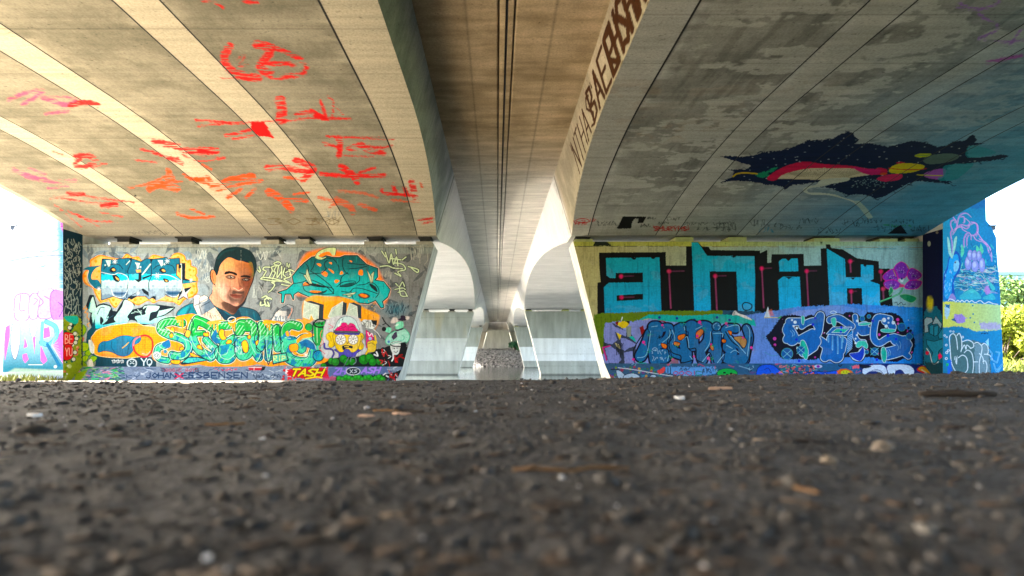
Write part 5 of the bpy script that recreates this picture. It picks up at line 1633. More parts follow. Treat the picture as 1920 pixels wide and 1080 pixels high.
def paint_left_soffit(p):
    RED, ORA, PNK = '#e2381f', '#e8653a', '#e86a86'
    p.piece("red_marks", "red brush marks and signs painted across the left girder soffit")
    p.frame(380, 0, 2.348)
    brush(p, "120 205 95 250 115 300 170 330 245 345", 15, RED)
    brush(p, "240 195 300 215 260 280 255 300 300 330", 16, RED)
    brush(p, "250 205 330 215 400 245 455 285 440 325 380 335 320 340 275 310", 9, RED)
    brush(p, "270 285 330 280 410 285", 9, RED); brush(p, "80 345 200 345", 1.4, RED, sm=False); brush(p, "150 260 190 240 160 290 200 285", 2, RED)
    brush(p, "340 440 350 480 345 525", 20, RED); brush(p, "-30 528 150 540 330 535 480 520 650 522", 4, RED); brush(p, "-20 555 100 545 210 540", 3, RED)
    p.poly("215 535 270 535 315 610 280 600 250 600 210 570", RED, rough=2); brush(p, "250 555 180 580 100 598", 6, RED); brush(p, "270 575 200 600 130 612", 4, RED)
    brush(p, "410 505 470 495 540 520", 8, RED); brush(p, "480 490 510 510 545 525", 10, RED)
    brush(p, "520 450 530 490 545 510 520 440", 3.4, RED); brush(p, "550 425 575 450 570 525", 3.4, RED); brush(p, "590 475 620 505", 2, RED)
    brush(p, "545 600 640 605 780 610 840 612", 3.6, RED); brush(p, "600 610 605 640 600 685", 11, RED); brush(p, "530 630 570 640 600 655", 6, RED)
    brush(p, "640 655 700 635 720 660 800 675", 8, RED); brush(p, "660 660 720 645 790 650 835 640", 4, RED); brush(p, "620 685 750 690", 1.6, RED)
    brush(p, "285 740 350 735 420 750 480 760", 11, RED); brush(p, "410 705 450 720 490 745 440 790", 12, RED); brush(p, "360 780 450 790", 5, ORA)
    brush(p, "520 765 640 775 800 772", 8, RED); brush(p, "610 735 650 760 680 800", 12, RED); brush(p, "690 760 760 738", 5, RED)
    brush(p, "-10 660 60 665", 12, RED); brush(p, "-10 690 100 694", 1.6, RED)
    brush(p, "-30 790 40 810 20 780", 8, ORA); brush(p, "40 830 130 790 220 775", 12, ORA); brush(p, "60 840 170 810 260 795", 6, ORA); brush(p, "110 870 170 830", 7, ORA); brush(p, "190 870 230 835", 7, ORA)
    brush(p, "290 845 340 870 390 920", 14, ORA); brush(p, "330 870 460 885", 6, ORA); brush(p, "400 855 470 845", 4, ORA); brush(p, "510 870 590 890 560 910", 6, ORA, .8); brush(p, "590 880 650 910 660 935", 12, ORA, .7); brush(p, "690 900 760 925", 7, ORA, .8); brush(p, "600 840 700 850 770 870", 5, ORA, .6)
    p.piece("red_marks", "bright red stamp like signs near the inner edge of the left soffit")
    brush(p, "790 830 800 850 920 860", 6, RED); brush(p, "840 815 850 850", 8, RED); brush(p, "890 830 900 860", 7, RED); brush(p, "920 800 935 865", 12, RED); brush(p, "960 810 968 830", 5, ORA); brush(p, "830 880 950 890", 4, ORA); brush(p, "950 970 1010 960", 4, RED); brush(p, "960 985 1010 975", 3, RED)
    brush(p, "0 5 60 15 90 35", 4, RED); brush(p, "180 5 240 15", 6, RED)
    p.piece("red_marks", "pink and red scratchy marks on the outer half of the left soffit")
    p.frame(0, 0, 2.348)
    brush(p, "40 440 110 410 190 400 100 460", 7, PNK); brush(p, "190 430 280 460 330 450", 9, PNK); brush(p, "220 425 320 430 400 445", 2, PNK); brush(p, "200 500 300 490", 5, PNK); brush(p, "310 465 370 450 430 462", 10, RED)
    brush(p, "330 690 390 685 420 710 370 735 330 725 350 700", 9, RED); brush(p, "400 690 450 720 400 740", 2, RED); brush(p, "230 665 310 695", 2, RED); brush(p, "440 715 470 722", 2.4, RED)
    brush(p, "680 625 760 640 840 665 950 665", 12, RED); brush(p, "620 655 700 680 740 700", 5, RED); brush(p, "600 705 700 715", 2, RED); brush(p, "740 690 800 720 780 700", 8, RED); brush(p, "800 680 880 710 990 695", 2.4, RED); brush(p, "890 725 930 745", 4, ORA)
    brush(p, "560 830 650 810 740 770", 4, ORA); brush(p, "660 830 700 815 780 830", 13, ORA); brush(p, "740 750 760 790 730 780", 9, ORA); brush(p, "700 800 800 800", 3, ORA); brush(p, "810 770 860 790 920 780", 6, ORA)
    brush(p, "780 940 850 960 940 955", 6, ORA); brush(p, "840 920 900 945", 4, ORA)
    brush(p, "60 745 130 780 200 790", 8, PNK, .8); brush(p, "100 760 220 800 330 795", 6, PNK, .8); brush(p, "130 740 200 770", 4, PNK, .7); brush(p, "210 830 300 820", 3, PNK)
    brush(p, "220 875 330 860 450 875 540 885", 2.6, RED); brush(p, "240 865 380 890 500 900", 2.6, RED); brush(p, "450 905 510 900", 10, RED); brush(p, "300 850 370 855", 6, RED); brush(p, "540 885 590 890", 3, RED, .8)
    brush(p, "240 900 300 950 360 1000", 1.6, RED); brush(p, "300 930 400 970 520 975", 2.6, RED); brush(p, "440 935 540 955", 2, RED, .7); brush(p, "330 940 440 1000", 1.4, RED)
    p.piece()
    p.frame(0, 0, 2.348)
    write(p, "3030", 1180, 960, 60, 30, 1.4, '#6c5a3a', gap=.4, op=.7); p.tag(1370, 955, 1500, 1000, '#6c5a3a', 1.3, 3, 5, .6); p.tag(1430, 920, 1500, 960, '#6f7f8f', 1.0, 5, 5, .6)
    p.dot(596, 862, 1.8, '#1a1712')
    for k in range(6):
        p.tag(560 + 30 * k, 1015, 620 + 30 * k, 1035, '#3f4a48', .8, k, 3, .5)
    p.frame()


def paint_right_soffit(p):
    p.frame()
    NV = '#15203f'
    p.piece("galaxy_painting", "dark starry sky with a red capped mushroom and planets under the right girder")
    gal = "1350 293 1362 292 1391 294 1415 291 1430 285 1460 283 1480 279 1500 270 1513 263 1540 262 1560 261 1575 252 1592 247 1601 250 1604 258 1612 262 1602 270 1630 268 1650 272 1665 275 1690 269 1712 264 1735 267 1757 275 1775 273 1785 266 1810 263 1817 256 1825 252 1832 262 1826 268 1850 268 1828 272 1814 275 1815 294 1830 296 1860 293 1880 290 1893 293 1875 298 1855 302 1830 304 1812 308 1790 306 1778 312 1772 325 1770 334 1776 340 1783 346 1765 343 1740 341 1715 340 1700 345 1690 352 1672 360 1655 370 1640 372 1625 366 1610 364 1590 366 1575 360 1560 354 1545 350 1565 342 1590 337 1592 333 1560 335 1540 341 1510 344 1485 347 1472 356 1468 350 1450 347 1432 346 1425 342 1400 340 1370 339 1350 343 1372 332 1376 321 1360 318 1400 317 1409 311"
    p.poly(gal, NV, rough=1.6)
    rr = random.Random(91)
    for _ in range(44):                                          # torn, twig-like rim
        k = rr.randrange(len(gal.split()) // 2)
        v = gal.split()
        x, y = float(v[2 * k]), float(v[2 * k + 1])
        a = rr.uniform(-.5, .5) + (0 if x > 1600 else 3.14)
        l = rr.uniform(5, 12)
        p.line([(x, y), (x + l * .5 * math.cos(a), y + l * .5 * math.sin(a) + rr.uniform(-2, 2)), (x + l * math.cos(a), y + rr.uniform(-4, 4))], rr.uniform(.7, 1.6), NV)
    keep = p.P(np.array([float(t) for t in gal.split()]))
    for _ in range(190):
        x, y = rr.uniform(1380, 1830), rr.uniform(255, 368)
        if Paint.inside(np.array([x]), np.array([y]), keep)[0]:
            p.dot(x, y, rr.choice((.9, 1.2, 1.6)), rr.choice(('#aebfc8', '#d6e0e2', '#7f97a4')), ry=.6)
    for _ in range(60):
        p.dot(rr.uniform(1595, 1660), rr.uniform(335, 352), .8, '#9fc0c4', ry=.5)
    p.frame(1350, 230, 5.683)
    p.line("138 575 180 545 270 535 400 545", 2.6, '#d6ba2a'); p.poly("370 560 430 530 500 520 560 480 620 475 560 520 500 545 540 570 450 590", '#1f8f6a', rough=2)
    p.poly("605 600 650 560 800 500 1000 470 1300 475 1500 490 1640 545 1600 555 1370 590 1050 610 700 600", '#d8cdb0', sm=False)
    for k in range(34):
        x = 640 + k * 28
        p.line([(x, 520 - 35 * math.sin((k + 2) / 37 * 3.14)), (1100 + (x - 1100) * .55, 575)], .7, '#6f6553', sm=False, op=.7)
    p.poly("500 605 550 545 690 468 830 425 940 415 1100 440 1300 452 1420 462 1530 482 1640 495 1700 480 1780 500 1770 540 1660 555 1560 545 1440 495 1300 485 1000 485 820 510 660 560 590 615", '#d0245a', sm=True)
    p.poly("1080 610 1250 590 1370 588 1360 620 1200 650 1080 680 950 700 940 740 1060 745 1220 765 1320 800 1470 850 1540 920 1610 985 1580 1010 1500 920 1420 850 1280 800 1130 770 960 765 890 730 910 690 1020 660", '#d2d6c8', sm=True)
    p.frame(1600, 230, 5.684)
    p.poly("0 475 130 490 280 500 270 545 170 555 60 520", '#d0407a', sm=True)
    p.poly("0 830 60 830 150 920 210 1010 160 1030 60 900", '#b4c6c0', sm=False)
    for q, c in (("455 430 500 418 548 425 500 445", '#c23a52'), ("380 510 430 455 560 432 740 450 740 490 620 530 430 540", '#d3c423'), ("250 600 320 565 470 545 525 565 480 610 330 628", '#d0476a'), ("285 548 330 530 362 545 310 560", '#d9603a'), ("655 350 720 328 825 330 800 360 700 370", '#b9c04a'), ("745 400 820 350 1000 328 1120 345 1100 390 960 430 800 440", '#5a6f6a'), ("750 550 850 505 970 490 985 530 930 600 800 590", '#b06ac4')):
        p.poly(q, c, sm=True)
    p.line("380 485 520 500 700 500 780 488", 1.4, '#c2303a'); p.line("680 555 760 560 950 565", 1.8, '#c9c23a'); p.line("670 345 760 350 820 340", 1.0, '#3f8f6a')
    p.poly("960 470 1060 445 1200 435 1280 450 1100 600 940 620 900 590 960 560", '#3f97a4', sm=True, op=.75)
    p.poly("1215 270 1300 245 1500 300 1480 340 1220 370", '#3f97a4', sm=True, op=.6)
    # ---- tags along the wall head
    p.piece("spray_tag", "black roller arch and scribbled handstyles above the right wall")
    p.frame(1060, 380, 5.647)
    p.poly("545 275 610 145 855 150 825 215 765 215 775 170 740 165 710 200 695 275", '#0a0b0c', rough=.6)
    for k, (a, b, c, e) in enumerate([(330, 190, 540, 255), (790, 220, 900, 265), (860, 150, 960, 180), (1070, 150, 1220, 190), (980, 200, 1100, 235), (1240, 205, 1510, 245), (1560, 200, 1790, 245), (1380, 255, 1770, 300)]):
        p.tag(a, b, c, e, '#16201e', .9, 300 + k, 7, .8)
    p.frame(1340, 0, 2.348)
    for k, (a, b, c, e) in enumerate([(0, 980, 90, 1020), (150, 965, 240, 1000), (260, 980, 390, 1010), (370, 960, 460, 985), (450, 1000, 560, 1030), (560, 965, 640, 1000), (640, 960, 740, 985), (700, 990, 800, 1020), (780, 965, 880, 985), (860, 990, 950, 1020)]):
        p.tag(a, b, c, e, '#14201f', .9, 330 + k, 7, .8)
    p.poly("760 1030 800 1000 820 990 850 1030", '#0a1422')
    p.tag(190, 1000, 260, 1025, '#3f8fb4', 1.0, 17, 4); p.tag(740, 985, 870, 1000, '#2f8f4a', 1.0, 18, 5)
    p.piece("spray_tag", "red handstyles above the inner end of the right wall")
    p.frame(1060, 380, 5.647)
    R = '#c8241c'
    p.line("110 190 160 170 230 175 250 200 200 215 140 205", 1.4, R, closed=True); p.line("80 180 100 210", 1.6, R); p.line("270 170 260 205", 1.4, R); p.line("300 170 290 200", 1.4, R); p.line("320 175 310 195", 1.4, R); p.tag(100, 205, 230, 240, R, 1.4, 3, 5); p.line("170 190 200 185 210 200 180 205", 1.2, R)
    for st in strokes_of("SMURYHS", 940, 255, 38, 40, .35):
        p.line(st, 1.5, R)
    p.tag(920, 235, 1320, 300, R, 1.1, 6, 9, .8)
    p.piece("violet_marks", "violet brush marks near the outer edge of the right soffit")
    p.frame(1340, 0, 2.348)
    V = '#a884c8'
    brush(p, "1080 15 1160 40 1240 20 1250 0", 5, V); brush(p, "1060 30 1160 45 1230 35", 3, V); brush(p, "1160 60 1210 95 1245 110 1230 140 1160 170", 5, V); brush(p, "1190 180 1300 185 1360 175", 4, V); brush(p, "1300 195 1350 130", 4, V); brush(p, "1200 275 1270 262 1350 245", 7, '#b070b4')
    p.piece()
    p.frame()
    p.poly("1640 215 1650 205 1680 190 1672 200", '#9aa79a', op=.6)


def paint_left_web(p):
    pass


def s_at(y):
    """distance (in D1) at which the inner soffit edge stands at drawing height y"""
    s = np.linspace(.40, .999, 600)
    yy = VY - soffit_H(s) / s
    return float(np.interp(y, yy, s))


def paint_right_web(p):
    BR = '#4a2c0c'
    p.piece("brown_lettering", "tall brown brush lettering along the inner web of the right girder")

    def word(txt, ya, yb, v0, v1, lw):
        sa, sb = s_at(ya), s_at(yb)
        n = len(txt)
        for i, ch in enumerate(txt):
            c0 = sa + (sb - sa) * (i + .08) / n
            c1 = sa + (sb - sa) * (i + .80) / n
            for st in GL.get(ch, []):
                q = np.array([float(t) for t in st.split()]).reshape(-1, 2)
                s = c0 + (c1 - c0) * q[:, 0] / 4
                v = v1 + (v0 - v1) * q[:, 1] / 6
                p.line(np.stack([(1 - s) * 1000, (1 - v) * 100], -1), lw, BR, sm=False, rough=.7, soft=.5)
    word("NTHAS", 335, 228, .10, .74, 5.4)
    word("BAER", 240, 118, .10, .80, 8.6)
    word("EHSHAE", 150, -150, .10, .82, 10.5)
    for y in (338, 224):
        s = s_at(y)
        for k in (0, 8):
            p.line([((1 - s) * 1000 + k, 22), ((1 - s) * 1000 + k + 2, 36)], 3, BR)
    p.piece()
    # dark mark, small chips along the lower arris
    rr = random.Random(6)
    for _ in range(40):
        a = rr.uniform(80, 580)
        p.dot(a, 99.0, rr.uniform(1.0, 3.0), '#6a5a40', op=.6)
# ------------------------------------------------------------------ shape of the bridge
def soffit_H(s):
    s = np.asarray(s, float)
    H = np.full(s.shape, 218.0)
    dd = 1.0 - s
    m = dd > 0
    H = np.where(m, 218 + 62 * (1 - (1 - np.clip(dd / 0.42, 0, 1)) ** 2), H)
    ends = PIER_S + [S_END]
    for a, b in zip(ends[:-1], ends[1:]):
        a2 = a + THICK
        t = (s - a2) / (b - a2)
        H = np.where((t > 0) & (t < 1), 218 + 64 * (1 - (2 * t - 1) ** 2), H)
    return H


SLAB_H = 330.0


def half_gap(H):                      # inner face of the girders, from the centre line
    return 127 + 0.30 * (218 - H)


OUT = {-1: 793.0, 1: 785.6}           # outer edge of the soffit, from the centre line
LINES = {-1: [163, 311, 343, 469, 508, 625, 663, 782], 1: [1103, 1229, 1267, 1382, 1418, 1532, 1570, 1700]}
BANDS = {-1: [(100, 163), (311, 343), (469, 508), (625, 663), (782, 830)], 1: [(1060, 1103), (1229, 1267), (1382, 1418), (1532, 1570), (1700, 1740)]}


def soffit_points(side, s, u):
    """u: distance from the centre line at pier height; s: distance in D1"""
    S, Uu = np.meshgrid(s, u, indexing='ij')
    H = soffit_H(S)
    w = half_gap(H)
    off = (w - 127) * np.clip(1 - (Uu - 127) / 60, 0, 1)
    X = CX + side * (Uu + off)
    Y = S * D1
    return np.stack([X * U, Y, bz(H, Y)], -1), S, Uu


def concrete_base(side, S, Uu):
    """fair-faced soffit concrete: pale construction strips, darker panels, stains"""
    xp = VX + CX + side * Uu
    Y = S * D1
    band = np.zeros(xp.shape)
    for a, b in BANDS[side]:
        band = np.maximum(band, ((xp > a) & (xp < b)).astype(float))
    n1 = fbm(Uu * 0.012, Y * 1.1, 3, 4)
    n2 = fbm(Uu * 0.05, Y * 3.0, 8, 3)
    n3 = fbm(Uu * 0.004, Y * 0.35, 12, 3)
    if side < 0:
        dark, mid, light = np.array([.185, .17, .12]), np.array([.31, .28, .205]), np.array([.54, .475, .345])
        t = sstep(0.3, 0.68, 0.42 * n1 + 0.28 * n3 + 0.3 * n2)
        grit = fbm(Uu * 0.35, Y * 9, 33, 3)
        t = np.clip(t + 0.5 * (grit - 0.5), 0, 1)
        c = dark + (mid - dark) * t[..., None]
        c = c + (light - c) * (band * (0.75 + 0.25 * n2))[..., None]
        # fine pale efflorescence along the edge of the strips
        for l in LINES[side]:
            e = np.exp(-np.abs(xp - l) / 9.0) * sstep(0.5, 0.75, n2)
            c = c + (light - c) * (e * 0.5)[..., None]
        # old grey washed-over paint close to the pier
        g = sstep(0.915, 0.965, S + 0.05 * (n1 - 0.5)) * sstep(0.3, 0.45, n3 + 0.2 * (xp < 560)) * (xp < 540)
        c = c + (np.array([.27, .25, .20]) - c) * (0.8 * g)[..., None]
    else:
        dark, mid, light = np.array([.235, .23, .20]), np.array([.34, .33, .285]), np.array([.56, .545, .475])
        t = sstep(0.3, 0.7, 0.6 * n1 + 0.4 * n2)
        c = dark + (mid - dark) * t[..., None]
        # dry patches with sharp rims between damp stains
        pch = 0.72 * fbm(Uu * 0.016 + 3, Y * 2.1, 21, 5) + 0.28 * fbm(Uu * 0.09, Y * 6.5, 25, 4)
        t = np.clip(t, 0, 1)
        c = c * (0.88 + 0.24 * fbm(Uu * 0.3, Y * 8, 37, 3))[..., None]
        drip = sstep(0.56, 0.72, fbm(Uu * 0.11, Y * 0.8, 39, 3))
        c = c * (1 - 0.25 * drip)[..., None]
        dry = sstep(0.525, 0.565, pch) * sstep(1.02, 0.9, S) * sstep(150, 230, Uu + 60 * n3)
        c = c + (light * (0.85 + 0.2 * n2[..., None]) - c) * (0.7 * dry)[..., None]
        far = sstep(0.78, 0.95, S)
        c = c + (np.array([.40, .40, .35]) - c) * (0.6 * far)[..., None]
        c = c + (np.array([.46, .445, .385]) * (0.85 + 0.3 * n2[..., None]) - c) * (band * 0.85)[..., None]
        for l in LINES[side]:                      # lime bleeding from the joints
            e = np.exp(-np.abs(xp - l - 4) / 7.0) * sstep(0.52, 0.72, fbm(Uu * 0.02, Y * 2.6, 47, 3))
            c = c + (np.array([.62, .61, .56]) - c) * (0.6 * e)[..., None]
        rust = sstep(0.6, 0.75, n3) * sstep(0.45, 0.6, n2)
        c = c + (np.array([.30, .20, .12]) - c) * (0.35 * rust)[..., None]
        # blue colour cast, stronger towards the outer edge, put into the concrete's base colour
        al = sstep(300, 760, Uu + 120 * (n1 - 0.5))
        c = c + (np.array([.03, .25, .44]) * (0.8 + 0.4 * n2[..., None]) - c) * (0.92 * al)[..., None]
    # faint cross joints of the boards
    bj = np.abs((Y / 1.45 + 0.13 * np.sign(side)) % 1.0 - 0.5)
    c = c * (1 - 0.3 * sstep(0.488, 0.498, bj))[..., None]
    return c


def build_bridge(side):
    nm = "left" if side < 0 else "right"
    lab = ("warm beige concrete bridge with red brush marks under its haunched girder" if side < 0 else
           "grey concrete bridge with damp stains and a painted starry mushroom under its girder")
    B = thing("road_bridge", lab, "bridge", (CX * U + side * 8.0, D1, 0))
    # soffit near the first pier: fine grid that carries the paint
    s_f = np.arange(0.40, 1.0001, 0.0015)
    s_f[-1] = 1.0
    u_f = np.arange(127, OUT[side] + 0.01, 1.3)
    u_f[-1] = OUT[side]
    P, S, Uu = soffit_points(side, s_f, u_f)
    px, py = proj(P)
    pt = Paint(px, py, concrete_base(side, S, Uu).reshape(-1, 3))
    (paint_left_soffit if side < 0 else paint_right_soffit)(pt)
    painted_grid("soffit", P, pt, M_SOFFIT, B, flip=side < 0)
    # the rest of the soffit
    u_c = np.unique(np.concatenate([np.arange(127, OUT[side], 9.0), [OUT[side]]]))
    vv, ff, cc, b = [], [], [], 0
    for s_c in (np.arange(S_START, 0.4001, 0.02), np.concatenate([np.arange(1.0, 2.8, 0.008), np.arange(2.8, S_END, 0.03), [S_END]])):
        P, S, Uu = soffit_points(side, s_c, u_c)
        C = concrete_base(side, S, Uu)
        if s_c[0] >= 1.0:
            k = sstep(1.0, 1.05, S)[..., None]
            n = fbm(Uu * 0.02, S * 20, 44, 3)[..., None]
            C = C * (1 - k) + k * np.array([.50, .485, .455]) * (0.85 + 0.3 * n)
        f = grid_faces(*P.shape[:2])
        vv.append(P.reshape(-1, 3)); cc.append(C.reshape(-1, 3)); ff.append(f + b)
        b += P.shape[0] * P.shape[1]
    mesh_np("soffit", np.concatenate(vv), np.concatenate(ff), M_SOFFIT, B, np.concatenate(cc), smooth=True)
    # inner web
    s_w = np.concatenate([np.arange(S_START, 0.40, 0.02), np.arange(0.40, 1.0, 0.002), np.arange(1.0, S_END, 0.01), [S_END]])
    v_w = np.linspace(0, 1, 70 if side > 0 else 24)
    S, V = np.meshgrid(s_w, v_w, indexing='ij')
    H0 = soffit_H(S)
    H = H0 + (SLAB_H - H0) * V
    Y = S * D1
    P = np.stack([(CX + side * half_gap(H)) * U, Y, bz(H, Y)], -1)
    n = fbm(Y * 1.3, H * 0.03, 5, 4)
    n2 = fbm(Y * 5, H * 0.25, 15, 3)
    if side < 0:
        a, e = np.array([.20, .23, .235]), np.array([.31, .345, .35])
    else:
        a, e = np.array([.40, .34, .235]), np.array([.54, .455, .32])
    C = a + (e - a) * sstep(0.3, 0.7, n)[..., None]
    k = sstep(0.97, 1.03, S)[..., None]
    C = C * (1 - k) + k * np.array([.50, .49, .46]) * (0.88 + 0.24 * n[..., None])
    # vertical joint of the pier diaphragm
    for p in PIER_S:
        jl = np.exp(-((S - p) / 0.0035) ** 2) + 0.45 * np.exp(-((S - p - 0.018) / 0.008) ** 2) * sstep(.4, .6, n2)
        C = C * (1 - 0.75 * np.clip(jl, 0, 1))[..., None]
    pt = Paint((1 - S) * 1000, (1 - V) * 100, C.reshape(-1, 3))
    (paint_left_web if side < 0 else paint_right_web)(pt)
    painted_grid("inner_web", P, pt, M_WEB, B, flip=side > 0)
    # slab between the girders (this bridge's half) with its drip nose at the gap
    cgap = 10.0
    edge_in = half_gap(SLAB_H)
    if side < 0:
        xs = np.concatenate([np.linspace(CX - edge_in, cgap - 9.0, 40), [cgap - 8.6, cgap - 7.4, cgap - 7.0, cgap - 1.6]])
    else:
        xs = np.concatenate([[cgap + 1.0, cgap + 6.0, cgap + 6.4, cgap + 7.6, cgap + 8.0], np.linspace(cgap + 9.0, CX + edge_in, 40)])
    s_s = np.concatenate([np.arange(S_START, 0.45, 0.03), np.arange(0.45, 1.3, 0.003), np.arange(1.3, S_END, 0.012), [S_END]])
    S, X = np.meshgrid(s_s, xs, indexing='ij')
    Y = S * D1
    Hs = np.full(S.shape, SLAB_H)
    dgap = np.abs(X - cgap)
    Hs = np.where((dgap > 7.2) & (dgap < 8.7), Hs + 2.5, Hs)
    Hs = np.where(dgap < 7.2, Hs - 0.8, Hs)
    P = np.stack([X * U, Y, bz(Hs, Y)], -1)
    n = fbm(X * 0.03, Y * 0.9, 61, 4)
    n2 = fbm(X * 0.02, Y * 5.5, 71, 4)
    C = np.array([.36, .265, .145]) + (np.array([.64, .49, .30]) - np.array([.36, .265, .145])) * sstep(0.25, 0.75, 0.5 * n + 0.5 * n2)[..., None]
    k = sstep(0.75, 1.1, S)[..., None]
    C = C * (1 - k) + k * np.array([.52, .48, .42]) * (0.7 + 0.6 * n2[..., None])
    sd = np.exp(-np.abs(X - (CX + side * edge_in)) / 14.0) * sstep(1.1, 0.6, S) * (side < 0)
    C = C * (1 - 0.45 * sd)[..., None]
    C = C * (1 - 0.7 * ((dgap > 7.2) & (dgap < 9.0)))[..., None]
    for off in (0.47,):
        xj = CX + side * edge_in * off
        C = C * (1 - 0.35 * np.exp(-((X - xj) / 1.2) ** 2))[..., None]
    bj = np.abs((Y / 1.15 + 0.37 * (side > 0)) % 1.0 - 0.5)
    C = C * (1 - 0.3 * sstep(0.485, 0.5, bj) * sstep(1.0, 0.7, S))[..., None]
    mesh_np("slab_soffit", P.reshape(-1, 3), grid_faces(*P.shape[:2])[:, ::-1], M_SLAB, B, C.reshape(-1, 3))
    # deck slab, outer web and overhang, edge beam
    y0, y1 = S_START * D1, S_END * D1
    xo = CX + side * OUT[side]
    xe = CX + side * 900
    m = MB()
    xg = cgap + side * (1.6 if side < 0 else 1.0)
    for (xa, xb, ha, hb) in ((xg, xo + side * 0.0, 336, 352), (xo, xe, 331, 352)):
        xa, xb = sorted((xa, xb))
        v = [(xa * U, y0, bz(ha, y0)), (xb * U, y0, bz(ha, y0)), (xb * U, y0, bz(hb, y0)), (xa * U, y0, bz(hb, y0)),
             (xa * U, y1, bz(ha, y1)), (xb * U, y1, bz(ha, y1)), (xb * U, y1, bz(hb, y1)), (xa * U, y1, bz(hb, y1))]
        m.add(v, [(0, 1, 2, 3), (7, 6, 5, 4), (0, 4, 5, 1), (3, 2, 6, 7), (0, 3, 7, 4), (1, 5, 6, 2)])
    m.build("deck_slab", M_CONC, B)
    s_o = np.concatenate([np.arange(S_START, 0.4, 0.05), np.arange(0.4, S_END, 0.02), [S_END]])
    Hb = soffit_H(s_o)
    Yo = s_o * D1
    V = np.stack([np.stack([np.full_like(Yo, xo * U), Yo, bz(Hb, Yo)], -1), np.stack([np.full_like(Yo, xo * U), Yo, bz(331.5, Yo)], -1)], 1)
    mesh_np("outer_web", V.reshape(-1, 3), grid_faces(len(Yo), 2), M_CONC, B)
    m = MB()
    xa, xb = sorted((xe - side * 10, xe + side * 4))
    v = [(x * U, y, bz(h, y)) for y in (y0, y1) for x, h in ((xa, 326), (xb, 326), (xb, 402), (xa, 402))]
    m.add(v, [(0, 1, 2, 3), (7, 6, 5, 4), (0, 4, 5, 1), (3, 2, 6, 7), (0, 3, 7, 4), (1, 5, 6, 2)])
    m.build("parapet", M_CONC, B)
    # joint lines of the soffit: recessed dark sealant
    for l in LINES[side]:
        uc = side * (l - VX - CX)
        s_j = np.concatenate([np.arange(S_START, 0.4, 0.03), np.arange(0.4, 1.0, 0.006), [1.0]])
        if l in (163, 1700):
            continue
        P, _, _ = soffit_points(side, s_j, np.array([uc - 0.75, uc + 0.75]))
        P[..., 2] -= 0.003
        mesh_np("joint_strip", P.reshape(-1, 3), grid_faces(len(s_j), 2), M_DARK, B)
    if side < 0:
        m = MB()
        v = [(x * U, y, bz(h, y)) for y in (y0, y1) for x, h in ((4, 353), (16, 353), (16, 356), (4, 356))]
        m.add(v, [(0, 1, 2, 3), (7, 6, 5, 4), (0, 4, 5, 1), (3, 2, 6, 7), (0, 3, 7, 4), (1, 5, 6, 2)])
        m.build("joint_cover", M_DARK, B)
    return B


# ------------------------------------------------------------------ piers
WALL_TOP = {-1: 201.0, 1: 206.0}


def inner_edge(H):
    return 127 + 0.254 * (218 - H)


FIN_R = [(1768, 323), (1846, 323), (1849, 413), (1858, 424), (1868, 445), (1869, 471), (1875, 545), (1883, 722), (1768, 722)]


def pier_body(side, s0, zb, parent, top):
    Y0 = s0 * D1
    Hb = (zb - EYE - G * Y0) / U
    poly = [(CX + side * OUT[side], Hb), (CX + side * inner_edge(Hb), Hb), (CX + side * inner_edge(top), top), (CX + side * OUT[side], top)]
    m = MB()
    m.prism([(x * U, bz(h, Y0)) for x, h in poly], Y0 + 0.006, Y0 + THICK * D1)
    return m.build("wall", M_PALE, parent)


def seats(side, s0, parent, top, xs):
    """raised bearing seats on the wall head and the dark bearings on them"""
    Y0 = s0 * D1
    for k, (xp, w, hs) in enumerate(xs):
        x = (xp - VX) * U
        m = MB()
        m.box(x - w * U / 2, x + w * U / 2, Y0 + 0.05, Y0 + 0.95, bz(top, Y0), bz(top + hs, Y0))
        m.build("bearing_seat", M_SEAT[side], parent)
        m = MB()
        m.box(x - w * U * 0.32, x + w * U * 0.32, Y0 + 0.25, Y0 + 0.8, bz(top + hs, Y0), bz(218.2, Y0))
        m.box(x - w * U * 0.42, x + w * U * 0.42, Y0 + 0.2, Y0 + 0.85, bz(215.5, Y0), bz(217.9, Y0))
        m.build("bearing", M_DARK, parent)


SEATS = {-1: [(222, 36, 5), (338, 40, 5), (505, 34, 9), (566, 26, 10), (700, 36, 6), (795, 30, 6)],
         1: [(1095, 34, 5), (1284, 34, 9), (1384, 34, 9), (1552, 48, 7), (1668, 34, 6), (1712, 24, 6)]}


